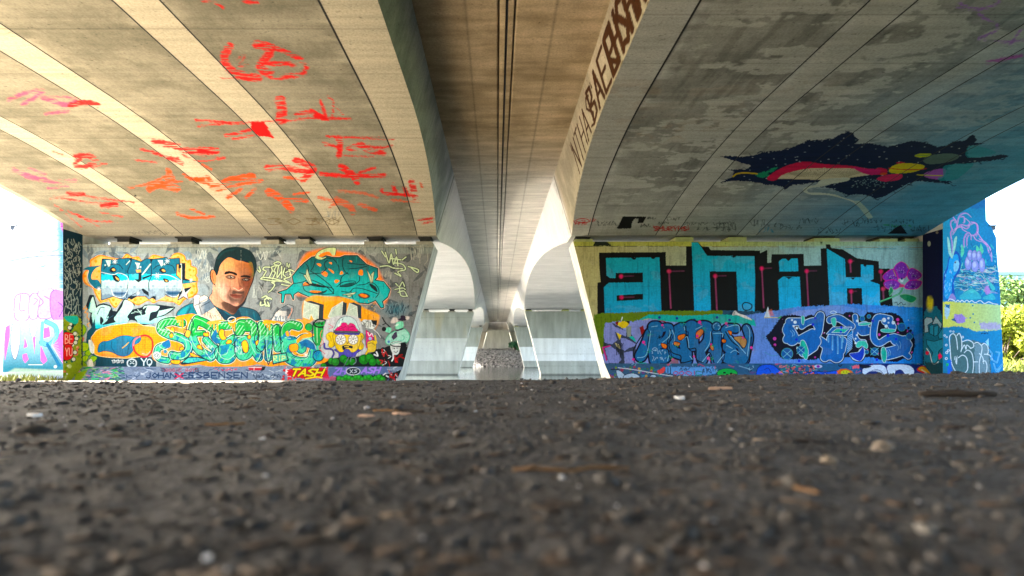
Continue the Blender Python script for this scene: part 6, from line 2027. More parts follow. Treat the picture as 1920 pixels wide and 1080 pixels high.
def wall_face(side, parent, fn):
    top = WALL_TOP[side]
    ys = np.arange(VY - top, 716.6, 0.6)
    xo = VX + CX + side * OUT[side]
    t = np.linspace(0, 1, 1120)
    H = (VY - ys)
    xi = VX + CX + side * inner_edge(H)
    X = xo + (xi[:, None] - xo) * t[None, :]
    Yv = np.broadcast_to(ys[:, None], X.shape)
    P = np.stack([(X - VX) * U, np.full(X.shape, D1), (HZ - Yv) * U + EYE], -1)
    pt = Paint(X, Yv, np.array([.30, .30, .27]) * (0.85 + 0.3 * fbm(X * 0.05, Yv * 0.03, 2, 4)).reshape(-1, 1))
    fn(pt)
    n = fbm(X * 0.02, Yv * 0.05, 77, 4).ravel()
    pt.c *= (0.90 + 0.2 * n)[:, None]                     # weathering
    pt.c *= (0.90 + 0.2 * fbm(X * 0.9, Yv * 0.9, 90, 2).ravel())[:, None]          # spray grain
    old = sstep(0.60, 0.64, fbm(X * 0.035 + 7, Yv * 0.05, 91, 4)).ravel()[:, None]  # older coats showing through
    pt.c += (pt.c.mean(1)[:, None] * np.array([1.0, .97, .93]) - pt.c) * 0.10 * old
    run = sstep(0.62, 0.8, fbm(X * 0.5, Yv * 0.02, 93, 3)).ravel()[:, None]         # water runs
    pt.c *= 1 - 0.22 * run
    for xx in np.arange(240, 1750, 122.0):                  # shutter joints
        pt.c *= (1 - 0.30 * np.exp(-((X - xx) / 0.45) ** 2)).reshape(-1, 1)
    for yy in (536.0, 612.0):
        pt.c *= (1 - 0.22 * np.exp(-((Yv - yy - 1.0) / 0.45) ** 2)).reshape(-1, 1)
    hole = (np.hypot((X - 60) % 61 - 30.5, (Yv - 500) % 38 - 19) < 0.8).reshape(-1, 1)
    pt.c *= 1 - 0.5 * hole
    grime = sstep(0.58, 0.7, fbm(X * 0.25, Yv * 0.06, 88, 3)).ravel() * 0.18
    pt.c *= (1 - grime)[:, None]
    painted_grid("painted_face", P, pt, M_WALL, parent, flip=(side > 0) != True)


def plinth(side, parent, fn, ytop):
    """sloping concrete foot in front of the wall"""
    zt = (HZ - ytop) * U + EYE
    y_f, zb = D1 - 0.85, -1.0
    xo = VX + CX + side * OUT[side]
    nr, nc = 66, 900
    t = np.linspace(0, 1, nr)[:, None]
    Y = D1 - 0.004 + (y_f - D1) * t
    Z = zt + (zb - zt) * t
    Hh = (Z - EYE - G * D1) / U
    xin = (CX + side * inner_edge(Hh)) * U
    xou = (CX + side * OUT[side]) * U
    k = np.linspace(0, 1, nc)[None, :]
    X = xou + (xin - xou) * k
    P = np.stack([X, np.broadcast_to(Y, X.shape), np.broadcast_to(Z, X.shape)], -1)
    px, py = proj(P)
    pt = Paint(px, py, np.array([.22, .24, .25]) * (0.7 + 0.6 * fbm(px * 0.1, py * 0.1, 3, 4)).reshape(-1, 1))
    fn(pt)
    painted_grid("plinth", P, pt, M_WALL, parent, flip=(side > 0) != True)
    m = MB()                                                # end cheek of the foot
    xi0, xi1 = float(xin[0, 0]), float(xin[-1, 0])
    m.add([(xi0, D1, zt), (xi1, y_f, zb), (xi1, D1, zb)], [(0, 1, 2)])
    m.build("plinth_end", M_PALE, parent)


def fin(side, parent, fn_front, fn_side, s0=1.0, zb=-1.1):
    """the buttress that stands in front of the outer end of the wall"""
    sf = s0 - 0.045
    k = 0.955
    pts = [((x - VX) * k, (VY - y) * k) for x, y in FIN_R]
    if side < 0:
        sh = -5 + (OUT[1] - OUT[-1]) * 0 
        pts = [(2 * CX - x + sh, h) for x, h in pts]
    Yf = sf * D1
    m = MB()
    hb = (zb - EYE - G * Yf) / U
    P2 = [(x * U, bz(max(h, hb), Yf)) for x, h in pts]
    P2[-1] = (P2[-1][0], zb)
    P2[-2] = (P2[-2][0], zb)
    m.prism(P2, Yf + 0.005, (s0 + THICK) * D1 + 0.05)
    m.build("buttress", M_PALE, parent)
    if fn_front is None:
        return
    # painted front: columns between the straight inner edge and the cranked outer edge
    zz = np.array([p[1] for p in P2[1:-1]])[::-1]
    xx = np.array([p[0] for p in P2[1:-1]])[::-1]
    zs = np.linspace(P2[0][1], zb + 0.25, 640)
    xo = np.interp(zs, zz, xx)
    xi = P2[0][0]
    t = np.linspace(0, 1, 190)[None, :]
    X = xi + (xo[:, None] - xi) * t
    Z = np.broadcast_to(zs[:, None], X.shape)
    P = np.stack([X, np.full(X.shape, Yf), Z], -1)
    px, py = proj(P)
    pt = Paint(px, py, np.array([.3, .3, .3]))
    fn_front(pt)
    pt.c *= (0.92 + 0.16 * fbm(px * 0.05, py * 0.05, 7, 4)).reshape(-1, 1)
    painted_grid("painted_front", P, pt, M_WALL, parent, flip=side > 0)
    # inner flank
    ys = np.linspace(Yf, D1, 70)[None, :]
    Z = np.broadcast_to(np.linspace(bz(219, D1), zb + 0.25, 420)[:, None], (420, 70))
    Yg = np.broadcast_to(ys, Z.shape)
    xs = xi - side * 0.006
    P = np.stack([np.full(Z.shape, xs), Yg, Z], -1)
    px, py = proj(P)
    pt = Paint(px, py, np.array([.02, .022, .03]))
    fn_side(pt)
    painted_grid("painted_flank", P, pt, M_WALL, parent, flip=side < 0)


def bracket(side, parent):
    x = (1861 - VX) * 0.955
    if side < 0:
        x = 2 * CX - x - 5
    z = (HZ - 427) * 0.955 * U + EYE
    m = MB()
    Yf = 0.955 * D1
    m.box(x * U - 0.13, x * U + 0.13, Yf + 0.02, Yf + 0.4, z - 0.07, z + 0.09)
    m.box(x * U - 0.15, x * U + 0.15, Yf, Yf + 0.06, z + 0.05, z + 0.10)
    o = m.build("cable_bracket", mat_plain("bracket_paint", (0.03, 0.05, 0.09), 0.6, 0.2, 8), parent)


def plain_pier_face(side, s0, zb, top, parent):
    Y0 = s0 * D1
    Hs = np.linspace(top, (zb - EYE - G * Y0) / U, 130)[:, None]
    t = np.linspace(0, 1, 200)[None, :]
    xi = CX + side * inner_edge(Hs)
    xo = CX + side * OUT[side]
    X = xi + (xo - xi) * t ** 1.6
    Hg = np.broadcast_to(Hs, X.shape)
    P = np.stack([X * U, np.full(X.shape, Y0), bz(Hg, Y0)], -1)
    n = fbm(X * 0.05, Hg * 0.012, 3 + int(s0 * 10), 4)
    n2 = fbm(X * 0.012, Hg * 0.03, 9, 3)
    C = np.array([.27, .29, .27]) * (0.72 + 0.56 * n[..., None])
    ys = sstep(0.58, 0.72, fbm(X * 0.03, Hg * 0.004, 55, 3)) * sstep(20, 150, Hg)
    C = C + (np.array([.30, .27, .17]) - C) * (0.5 * ys)[..., None]
    # grey-white band rolled over old paint
    h0, h1 = (66, -50) if s0 < 3 else (37, -80)
    bnd = ((Hg < h0 + 1.5 * n2) & (Hg > h1 + 3 * n2)).astype(float)
    cov = 0.92 if side > 0 else 0.38 if s0 < 3 else 0.85
    C = C + (np.array([.62, .65, .67]) * (0.95 + 0.1 * n2[..., None]) - C) * (bnd * cov)[..., None]
    # tide mark
    wl = (WATER_Z - EYE - G * Y0) / U
    C = C * (1 - 0.6 * sstep(wl + 9, wl + 4, Hg))[..., None]
    # joints of the shutter panels and tie holes
    for gx in (90, ):
        jx = np.abs((X / gx) % 1.0 - 0.5)
        jh = np.abs((Hg / 62 + .2) % 1.0 - 0.5)
        th = (np.abs((X / 45) % 1 - .5) < .025) & (np.abs((Hg / 31) % 1 - .5) < .04)
        C = C * (1 - 0.22 * np.maximum(sstep(0.49, 0.5, jx), sstep(0.485, 0.5, jh)) - 0.4 * th)[..., None]
    mesh_np("face", P.reshape(-1, 3), grid_faces(*P.shape[:2])[:, ::(1 if side > 0 else -1)], M_PIER, parent, C.reshape(-1, 3))


WATER_Z = -1.72
M_PALE = mat_plain("pale_pier_concrete", (0.42, 0.42, 0.40), 0.85, 0.32, 3.5, (1, 1, 0.22))
M_SEAT = {-1: mat_plain("seat_concrete", (0.24, 0.23, 0.19), 0.85, 0.2, 6), 1: mat_plain("seat_painted", (0.27, 0.29, 0.12), 0.8, 0.15, 6)}


def build_piers():
    for s0, wl in zip(PIER_S, ("front", "second", "third")):
        for side in (-1, 1):
            nm = "left" if side < 0 else "right"
            first = s0 == 1.0
            if first:
                lab = ("graffiti covered bridge pier with a painted portrait of a short haired man" if side < 0 else
                       "graffiti covered bridge pier with tall blue block letters reading anik")
            else:
                lab = f"plain grey concrete pier standing in the river, {wl} one along the {nm} bridge"
            zb = -1.1 if first else -4.0
            p = thing("bridge_pier", lab, "pier", (CX * U + side * 9.0, s0 * D1, zb), None if first else "piers standing in the river")
            pier_body(side, s0, zb, p, WALL_TOP[side])
            sx = SEATS[side]
            seats(side, s0, p, WALL_TOP[side], sx)
            if first:
                wall_face(side, p, paint_left_wall if side < 0 else paint_right_wall)
                plinth(side, p, paint_left_plinth if side < 0 else paint_right_plinth, 687.5 if side < 0 else 681.5)
                fin(side, p, paint_left_fin if side < 0 else paint_right_fin, paint_left_flank if side < 0 else paint_right_flank)
                bracket(side, p)
            else:
                plain_pier_face(side, s0, zb, WALL_TOP[side], p)
                fin(side, p, None, None, s0, zb)


def build_abutments():
    # far end: two abutment walls and the infill wall between them
    Y = S_END * D1
    mt = mat_plain("brownish_abutment_concrete", (0.33, 0.30, 0.25), 0.85, 0.25, 1.5, (1, 1, 0.3))
    a = thing("bridge_abutment", "far concrete abutment above the stone bank at the end of both bridges", "abutment", (0, Y, 1.0))
    for side in (-1, 1):
        m = MB()
        hb = 20
        poly = [(CX + side * 905, hb), (CX + side * inner_edge(hb), hb), (CX + side * inner_edge(214), 214), (CX + side * 905, 214)]
        m.prism([(x * U, bz(h, Y)) for x, h in poly], Y - 0.6, Y + 0.8)
        m.build("wing_wall", mt, a)
        m = MB()
        x0, x1 = sorted((CX + side * 110, CX + side * 905))
        m.box(x0 * U, x1 * U, Y + 0.2, Y + 0.8, bz(214, Y), bz(335, Y))
        m.build("back_wall", mt, a)
    m = MB()
    poly = [(CX - 175, 10), (CX + 175, 10), (CX + 118, 226), (CX - 118, 226)]
    m.prism([(x * U, bz(h, Y)) for x, h in poly], Y - 1.6, Y - 0.7)
    m.build("centre_wall", mat_plain("sunlit_centre_concrete", (0.40, 0.38, 0.34), 0.85, 0.2, 1.2, (1, 1, 0.25)), a)
    m = MB()
    m.box((CX - 125) * U, (CX + 125) * U, Y - 1.75, Y + 0.9, bz(226, Y), bz(240, Y))
    m.build("coping", M_CONC, a)
    m = MB()
    m.box((CX - 120) * U, (CX + 120) * U, Y + 0.3, Y + 0.9, bz(240, Y), bz(340, Y))
    m.build("back_wall", mt, a)
    # near end, behind the camera
    Y = S_START * D1
    b = thing("bridge_abutment", "near concrete abutment that carries the land ends of both bridges", "abutment", (0, Y, 0))
    m = MB()
    m.box(-18.6, 18.6, Y - 1.0, Y, -1.0, bz(352, Y))
    m.build("wall", M_CONC, b)


# ------------------------------------------------------------------ ground and water
def bank_y(X):
    X = np.asarray(X, float)
    return 19.6 + 1.5 * np.clip(np.abs(X) - 18, 0, 40)


def ground_z(X, Y):
    X, Y = np.asarray(X, float), np.asarray(Y, float)
    base = np.interp(Y, [-50, 0, 5.0, 10, 15, 19, 22], [0.0, 0.0, -0.035, -0.40, -0.53, -0.70, -0.72])
    rise = 0.017 * np.clip(X, 0, 7) * sstep(0.5, 3.0, Y) * sstep(13, 6.0, Y)
    z = base + rise - 0.018 * sstep(0.5, -1.5, X) * sstep(1.5, 4.5, Y) * sstep(11, 7, Y)
    z = z - 0.15 * sstep(16, 22, X) * sstep(2, 9, Y)
    yb = bank_y(X)
    z = z - 2.6 * sstep(0, 5.0, Y - yb)
    # far bank rises behind the river
    z = z + 6.2 * sstep(80, 116, Y) * 0.85
    z = z + 1.5 * sstep(120, 200, Y)
    n = (fbm(X * 0.45, Y * 0.45, 3, 3) - 0.5) * 0.05 * sstep(1.2, 5, Y) + (fbm(X * 2.1, Y * 2.1, 5, 3) - 0.5) * 0.016
    z = z + n + (fbm(X * 9, Y * 9, 6, 3) - 0.5) * 0.014 * sstep(9, 3, Y)
    return z + (fbm(X * 34, Y * 34, 16, 3) - 0.5) * 0.006 * sstep(6, 2, Y)


def axis(fine, lim, step, grow):
    v, s = [0.0], step
    while v[-1] < lim:
        if v[-1] > fine:
            s *= grow
        v.append(v[-1] + s)
    return np.array(v)


def build_ground():
    xa = axis(1.6, 900, 0.012, 1.055)
    xs = np.concatenate([-xa[:0:-1], xa])
    yf = axis(2.2, 1500, 0.011, 1.04)
    ys = np.concatenate([-axis(0.1, 400, 0.1, 1.25)[:0:-1], yf])
    Yg, Xg = np.meshgrid(ys, xs, indexing='ij')
    P = np.stack([Xg, Yg, ground_z(Xg, Yg)], -1)
    m, nt, b = nodes("trampled_soil")
    geo = N(nt, "NewGeometry")
    sep = N(nt, "SeparateXYZ")
    nt.links.new(geo.outputs["Position"], sep.inputs[0])
    rgb = N(nt, "RGB")
    rgb.outputs[0].default_value = (0.060, 0.060, 0.062, 1)
    f1 = noise_fac(nt, (1, 1, 1), 55, 6, 0.35, 0.65, 0.55, 1.45)
    f2 = noise_fac(nt, (1, 1, 1), 3.0, 4, 0.35, 0.65, 0.7, 1.3)
    soil = mul(nt, rgb.outputs[0], [f1, f2])
    sp = noise_fac(nt, (1, 1, 1), 170, 2, 0.68, 0.74, 0, 0.5)
    mx = N(nt, "Mix", data_type='RGBA')
    nt.links.new(sp, mx.inputs[0])
    nt.links.new(soil, mx.inputs[6])
    mx.inputs[7].default_value = (0.32, 0.31, 0.30, 1)
    # dry pale sand, widened out of view to bounce light up; mown grass outside
    mx1 = N(nt, "MapRange")
    mx1.inputs[1].default_value, mx1.inputs[2].default_value = -5.5, -7.5
    nt.links.new(sep.outputs["X"], mx1.inputs[0])
    m2 = N(nt, "Mix", data_type='RGBA')
    nt.links.new(mx1.outputs[0], m2.inputs[0])
    nt.links.new(mx.outputs[2], m2.inputs[6])
    m2.inputs[7].default_value = (0.37, 0.33, 0.27, 1)
    # grass begins farther out on the left
    lf = N(nt, "Math", operation='MULTIPLY_ADD')
    lf.inputs[1].default_value, lf.inputs[2].default_value = -1.0, -20.0
    nt.links.new(sep.outputs["X"], lf.inputs[0])
    ab = N(nt, "Math", operation='MAXIMUM')
    nt.links.new(lf.outputs[0], ab.inputs[0])
    nt.links.new(sep.outputs["X"], ab.inputs[1])
    gn = noise_fac(nt, (1, 1, 1), 0.8, 4, 0.3, 0.7, -1.5, 1.5)
    ad = N(nt, "Math", operation='ADD')
    nt.links.new(ab.outputs[0], ad.inputs[0])
    nt.links.new(gn, ad.inputs[1])
    mg = N(nt, "MapRange")
    mg.inputs[1].default_value, mg.inputs[2].default_value = 19.5, 21.5
    nt.links.new(ad.outputs[0], mg.inputs[0])
    m3 = N(nt, "Mix", data_type='RGBA')
    nt.links.new(mg.outputs[0], m3.inputs[0])
    nt.links.new(m2.outputs[2], m3.inputs[6])
    gr = N(nt, "RGB")
    gr.outputs[0].default_value = (0.16, 0.19, 0.05, 1)
    g2 = mul(nt, gr.outputs[0], [noise_fac(nt, (1, 1, 1), 2.5, 5, 0.3, 0.7, 0.6, 1.4)])
    nt.links.new(g2, m3.inputs[7])
    nt.links.new(m3.outputs[2], b.inputs["Base Color"])
    b.inputs["Roughness"].default_value = 1.0
    b.inputs["Specular IOR Level"].default_value = 0.08
    bump(nt, b, f1, 0.5, 0.006)
    o = mesh_np("ground", P.reshape(-1, 3), grid_faces(*P.shape[:2]), m, None, smooth=True)
    o["kind"] = "structure"


def build_water():
    m, nt, b = nodes("river_water")
    b.inputs["Base Color"].default_value = (0.07, 0.085, 0.08, 1)
    b.inputs["Roughness"].default_value = 0.08
    b.inputs["IOR"].default_value = 2.4
    b.inputs["Specular IOR Level"].default_value = 0.5
    f = noise_fac(nt, (1.0, 2.2, 1), 1.1, 5, 0.2, 0.8, 0, 1)
    bump(nt, b, f, 0.12, 0.06)
    xs = np.linspace(-900, 900, 19)
    ys = np.linspace(20.5, 125, 12)
    Yg, Xg = np.meshgrid(ys, xs, indexing='ij')
    P = np.stack([Xg, Yg, np.full(Xg.shape, WATER_Z)], -1)
    o = mesh_np("river", P.reshape(-1, 3), grid_faces(*P.shape[:2]), m, None)
    o["kind"] = "structure"


build_ground()
build_water()
build_bridge(-1)
build_bridge(1)
build_piers()
build_abutments()
# ------------------------------------------------------------------ beyond the bridge
def leaf_mat(name, c, var=0.35):
    m, nt, b = nodes(name)
    rgb = N(nt, "RGB")
    rgb.outputs[0].default_value = (*c, 1)
    f = noise_fac(nt, (1, 1, 1), 3.0, 3, 0.3, 0.7, 1 - var, 1 + var)
    nt.links.new(mul(nt, rgb.outputs[0], [f]), b.inputs["Base Color"])
    b.inputs["Roughness"].default_value = 0.6
    b.inputs["Specular IOR Level"].default_value = 0.25
    b.inputs["Transmission Weight"].default_value = 0.0
    return m


M_BARK = mat_plain("bark", (0.09, 0.065, 0.05), 0.9, 0.3, 6, (1, 1, 0.3))
M_LEAF = [leaf_mat("leaf_mid_green", (0.085, 0.145, 0.035)), leaf_mat("leaf_yellow_green", (0.20, 0.23, 0.02)), leaf_mat("leaf_blue_green", (0.065, 0.13, 0.055))]


def leaves(clumps, n, size, seed):
    r = np.random.default_rng(seed)
    cl = np.array(clumps)
    w = cl[:, 3] ** 2
    idx = r.choice(len(cl), n, p=w / w.sum())
    d = r.normal(size=(n, 3))
    d /= np.linalg.norm(d, axis=1)[:, None]
    rad = cl[idx, 3] * r.uniform(0.35, 1.0, n) ** 0.5
    c = cl[idx, :3] + d * rad[:, None] * np.array([1, 1, 0.8])
    a = r.normal(size=(n, 3))
    a /= np.linalg.norm(a, axis=1)[:, None]
    b = np.cross(a, r.normal(size=(n, 3)))
    b /= np.linalg.norm(b, axis=1)[:, None]
    s = size * r.uniform(0.6, 1.4, n)[:, None]
    q = np.stack([c - a * s, c + b * s * 0.45, c + a * s, c - b * s * 0.45], 1)
    return q.reshape(-1, 3), np.arange(4 * n).reshape(n, 4)


def tree(name, label, x, y, h, w, mat, seed, n=5000, size=0.16, trunk_h=0.3, group=None, cat="tree"):
    r = random.Random(seed)
    z0 = float(ground_z(x, y)) - 0.1
    t = thing(name, label, cat, (x, y, z0), group)
    m = MB()
    top = Vector((x + r.uniform(-.2, .2) * w, y, z0 + h * 0.72))
    base = Vector((x, y, z0))
    R = 0.035 * h
    m.tube([base, base.lerp(top, .35) + Vector((r.uniform(-.1, .1), 0, 0)), base.lerp(top, .7), top], [R, R * .75, R * .5, R * .15], 8)
    clumps = []
    for k in range(13):
        f = r.uniform(trunk_h, .75)
        p0 = base.lerp(top, f)
        an = r.uniform(0, 6.28)
        L = w * r.uniform(.25, .55)
        p2 = p0 + Vector((math.cos(an) * L, math.sin(an) * L, h * r.uniform(.05, .25)))
        pm = p0.lerp(p2, .5) + Vector((0, 0, .05 * h))
        m.tube([p0, pm, p2], [R * .35, R * .22, R * .07], 5)
        clumps.append((*p2, w * r.uniform(.12, .22)))
        clumps.append((*pm, w * r.uniform(.08, .16)))
    for k in range(6):
        clumps.append((x + r.uniform(-.25, .25) * w, y + r.uniform(-.25, .25) * w, z0 + h * r.uniform(.75, .95), w * r.uniform(.10, .19)))
    m.build("trunk", M_BARK, t)
    v, f = leaves(clumps, n, size, seed)
    mesh_np("crown", v, f, mat, t)
    return t


def shrub(label, x, y, h, w, mat, seed, n=4000, size=0.12, group=None):
    r = random.Random(seed)
    z0 = float(ground_z(x, y)) - 0.05
    t = thing("shrub", label, "shrub", (x, y, z0), group)
    m = MB()
    cl = []
    for k in range(16):
        an, L = r.uniform(0, 6.28), w * r.uniform(.05, .45)
        zz = h * r.uniform(.25, .92) * (1 - .45 * (L / (w * .5)) ** 2)
        p = Vector((x + math.cos(an) * L, y + math.sin(an) * L, z0 + zz))
        m.tube([(x, y, z0), Vector((x, y, z0)).lerp(p, .5) + Vector((0, 0, .1 * h)), p], [.05, .035, .01], 5)
        cl.append((*p, w * r.uniform(.10, .2)))
    m.build("stems", M_BARK, t)
    v, f = leaves(cl, n, size, seed)
    mesh_np("foliage", v, f, mat, t)
    return t


tree("leafy_tree", "mid green tree with a forked trunk showing beside the right buttress", 43.6, 43, 7.0, 9.0, M_LEAF[0], 4, 9000, .2, .3)
tree("leafy_tree", "blue green tree furthest right behind the yellow green shrubs", 55.5, 52, 7.6, 9, M_LEAF[2], 9, 7000, .22, .25)
tree("leafy_tree", "broad tree standing well back behind the right buttress", 66, 63, 9.0, 11, M_LEAF[0], 15, 7000, .26, .2)
shrub("bright yellow green shrub on the lawn right of the painted buttress", 38.0, 38.5, 4.4, 7.0, M_LEAF[1], 21, 9000, .15)
shrub("low yellow green shrub beside the lawn at the right edge", 43.5, 40.5, 3.8, 7.0, M_LEAF[1], 22, 7000, .15)
shrub("dark green shrub under the forked tree", 41.8, 42.5, 3.6, 5.0, M_LEAF[2], 23, 5000, .15)
# far bank plants under the bridge end
shrub("small green bush on the stone bank in front of the far abutment", 3.9, 109.5, 2.0, 3.4, leaf_mat("leaf_fresh_green", (0.03, 0.12, 0.05)), 31, 1500, .16)
for k, (x, y, h, w) in enumerate(((-120, 140, 11, 14), (-85, 150, 12, 14), (-50, 145, 10, 13), (60, 150, 12, 14), (95, 140, 11, 14))):
    tree("leafy_tree", "tree of the wooded far bank beyond the river", x, y, h, w, M_LEAF[k % 3], 60 + k, 2500, .35, .2, "trees on the far river bank")

# long pale hall seen above the trees
hall = thing("industrial_hall", "long pale blue hall with a flat roof beyond the trees", "building", (150, 122, 1.0))
m = MB()
m.box(104, 230, 110, 150, 0.0, 17.6)
M_CLAD = mat_plain("pale_blue_cladding", (0.22, 0.34, 0.42), 0.6, 0.06, 0.4)
m.build("wall", M_CLAD, hall)
m = MB()
m.box(103.6, 230.4, 109.6, 150.4, 17.62, 18.3)
m.build("roof_edge", mat_plain("roof_edge_sheet", (0.16, 0.26, 0.34), 0.6, 0.05, 1), hall)
m = MB()
for k in range(64):
    m.box(104.5 + 1.96 * k, 104.62 + 1.96 * k, 109.9, 109.99, 0.2, 17.5)
o = m.build("cladding_ribs", M_CLAD, hall)
o["kind"] = "stuff"

# ------------------------------------------------------------------ stone bank on the far side
def pebbles(pts, sizes, seed, flat=0.65):
    """small irregular stones: squashed octahedra with jittered corners"""
    r = np.random.default_rng(seed)
    n = len(pts)
    ico = np.array([[0, 0, 1], [.894, 0, .447], [.276, .851, .447], [-.724, .526, .447], [-.724, -.526, .447], [.276, -.851, .447],
                    [.724, .526, -.447], [-.276, .851, -.447], [-.894, 0, -.447], [-.276, -.851, -.447], [.724, -.526, -.447], [0, 0, -1]])
    fi = np.array([[0, 1, 2], [0, 2, 3], [0, 3, 4], [0, 4, 5], [0, 5, 1], [1, 6, 2], [2, 7, 3], [3, 8, 4], [4, 9, 5], [5, 10, 1],
                   [6, 7, 2], [7, 8, 3], [8, 9, 4], [9, 10, 5], [10, 6, 1], [11, 7, 6], [11, 8, 7], [11, 9, 8], [11, 10, 9], [11, 6, 10]])
    V = ico[None] * r.uniform(0.7, 1.25, (n, 12, 1)) * (r.uniform(.6, 1.3, (n, 1, 3)) * np.array([1, 1, flat]))
    a = r.uniform(0, 6.28, n)
    ca, sa = np.cos(a)[:, None], np.sin(a)[:, None]
    X = V[..., 0] * ca - V[..., 1] * sa
    Y = V[..., 0] * sa + V[..., 1] * ca
    V = np.stack([X, Y, V[..., 2]], -1) * np.asarray(sizes)[:, None, None] + np.asarray(pts)[:, None, :]
    F_ = fi[None] + 12 * np.arange(n)[:, None, None]
    return V.reshape(-1, 3), F_.reshape(-1, 3)


def stone_mat(name, c, var=0.5, scale=9):
    m, nt, b = nodes(name)
    at = N(nt, "Attribute", attribute_name="paint")
    f = noise_fac(nt, (1, 1, 1), scale, 3, 0.3, 0.7, 1 - var * .4, 1 + var * .4)
    nt.links.new(mul(nt, at.outputs["Color"], [f]), b.inputs["Base Color"])
    b.inputs["Roughness"].default_value = 0.8
    b.inputs["Specular IOR Level"].default_value = 0.3
    return m


r = np.random.default_rng(3)
n = 14000
bx, by = r.uniform(-22, 20, n), r.uniform(91, 112.5, n)
bs = r.uniform(.07, .2, n)
v, f = pebbles(np.stack([bx, by, ground_z(bx, by) + bs * .25], -1), bs, 5)
c = np.repeat(r.uniform(.09, .34, n)[:, None] * np.array([1, .96, .93]), 12, 0)
o = mesh_np("riprap_stones", v, f, stone_mat("bank_stone", None), None, c)
o["kind"] = "stuff"
m = MB()
m.box(0.2, 5.2, 95.6, 96.0, -1.35, -1.12)
tag(m.build("timber_beam", mat_plain("weathered_timber", (0.30, 0.27, 0.23), .8, .2, 5), None), "pale timber beam lying along the water on the far stone bank", "beam")

# grass at the outer left of the pier and on the lawn to the right
def grass(regions, seed, mat):
    r = np.random.default_rng(seed)
    P, Fc = [], []
    for (x0, x1, y0, y1, n, h) in regions:
        x, y = r.uniform(x0, x1, n), r.uniform(y0, y1, n)
        z = ground_z(x, y) - 0.01
        hh = h * r.uniform(.5, 1.3, n)
        a = r.uniform(0, 6.28, n)
        w = 0.012 + 0.06 * hh
        lx, ly = r.normal(0, .35, n) * hh, r.normal(0, .35, n) * hh
        dx, dy = np.cos(a) * w, np.sin(a) * w
        q = np.stack([np.stack([x - dx, y - dy, z], -1), np.stack([x + dx, y + dy, z], -1), np.stack([x + lx, y + ly, z + hh], -1)], 1)
        P.append(q.reshape(-1, 3))
    P = np.concatenate(P)
    o = mesh_np("grass", P, np.arange(len(P)).reshape(-1, 3), mat, None)
    o["kind"] = "stuff"


grass([(-19.5, -15.2, 15.5, 18.3, 1500, .22), (-30, -16.5, 10, 20, 3000, .18), (17, 26, 19, 30, 2500, .22), (24, 48, 27, 38, 6000, .28), (33, 50, 35, 38, 2500, .8)], 8, leaf_mat("grass_blade", (0.13, 0.15, 0.02)))

# ------------------------------------------------------------------ litter on the soil
def soil_points(n, y0, y1, seed, power=1.6):
    r = np.random.default_rng(seed)
    y = y0 + (y1 - y0) * r.uniform(0, 1, n) ** power
    x = r.uniform(-1.25, 1.15, n) * (y + .15)
    return x, y


x, y = soil_points(19000, .42, 7.0, 11)
s = np.clip(r.lognormal(math.log(.0032), .6, len(x)), .0015, .02) * (0.8 + .25 * y)
v, f = pebbles(np.stack([x, y, ground_z(x, y) + s * .2], -1), s, 12, .6)
tone = r.uniform(0, 1, len(x))
cc = np.where(tone[:, None] < .965, np.array([.042, .040, .040]) * r.uniform(.4, 1.35, (len(x), 1)),
              np.where(tone[:, None] < .992, np.array([.075, .068, .062]) * r.uniform(.6, 1.4, (len(x), 1)), np.array([.34, .34, .36])))
o = mesh_np("gravel", v, f, stone_mat("soil_crumb", None, .5, 60), None, np.repeat(cc, 12, 0))
o["kind"] = "stuff"

# shredded bark and straw
x, y = soil_points(1300, .45, 7.0, 13)
r = np.random.default_rng(14)
L = r.uniform(.005, .026, len(x)) * (0.8 + .25 * y)
a = r.normal(0, .45, len(x))
wd = r.uniform(.0012, .0032, len(x)) * (1 + .2 * y)
z = ground_z(x, y)
V = []
for sx, sy, sz in ((-1, -1, 0), (1, -1, 0), (1, 1, 0), (-1, 1, 0), (-1, -1, 1), (1, -1, 1), (1, 1, 1), (-1, 1, 1)):
    px_, py_ = sx * L, sy * wd
    V.append(np.stack([x + px_ * np.cos(a) - py_ * np.sin(a), y + px_ * np.sin(a) + py_ * np.cos(a), z - .001 + sz * (wd * .9 + .002) + sx * L * .05], -1))
V = np.stack(V, 1)
q = np.array([[0, 3, 2, 1], [4, 5, 6, 7], [0, 1, 5, 4], [1, 2, 6, 5], [2, 3, 7, 6], [3, 0, 4, 7]])
Fq = (q[None] + 8 * np.arange(len(x))[:, None, None]).reshape(-1, 4)
tn = r.uniform(0, 1, (len(x), 1))
cc = np.where(tn < .86, np.array([.035, .022, .014]) * r.uniform(.6, 1.6, (len(x), 1)), np.where(tn < .985, np.array([.085, .055, .035]), np.array([.26, .20, .15])))
o = mesh_np("bark_shreds", V.reshape(-1, 3), Fq, stone_mat("bark_shred", None, .5, 80), None, np.repeat(cc, 8, 0))
o["kind"] = "stuff"


def on_soil(px, py):
    """where the eye ray through a drawing point meets the soil"""
    for Y in np.arange(.4, 12, .005):
        X = (px - VX) / F * Y
        if EYE - (py - HZ) / F * Y <= float(ground_z(X, Y)):
            return X, Y, float(ground_z(X, Y))
    return X, 9.0, float(ground_z(X, 9.0))


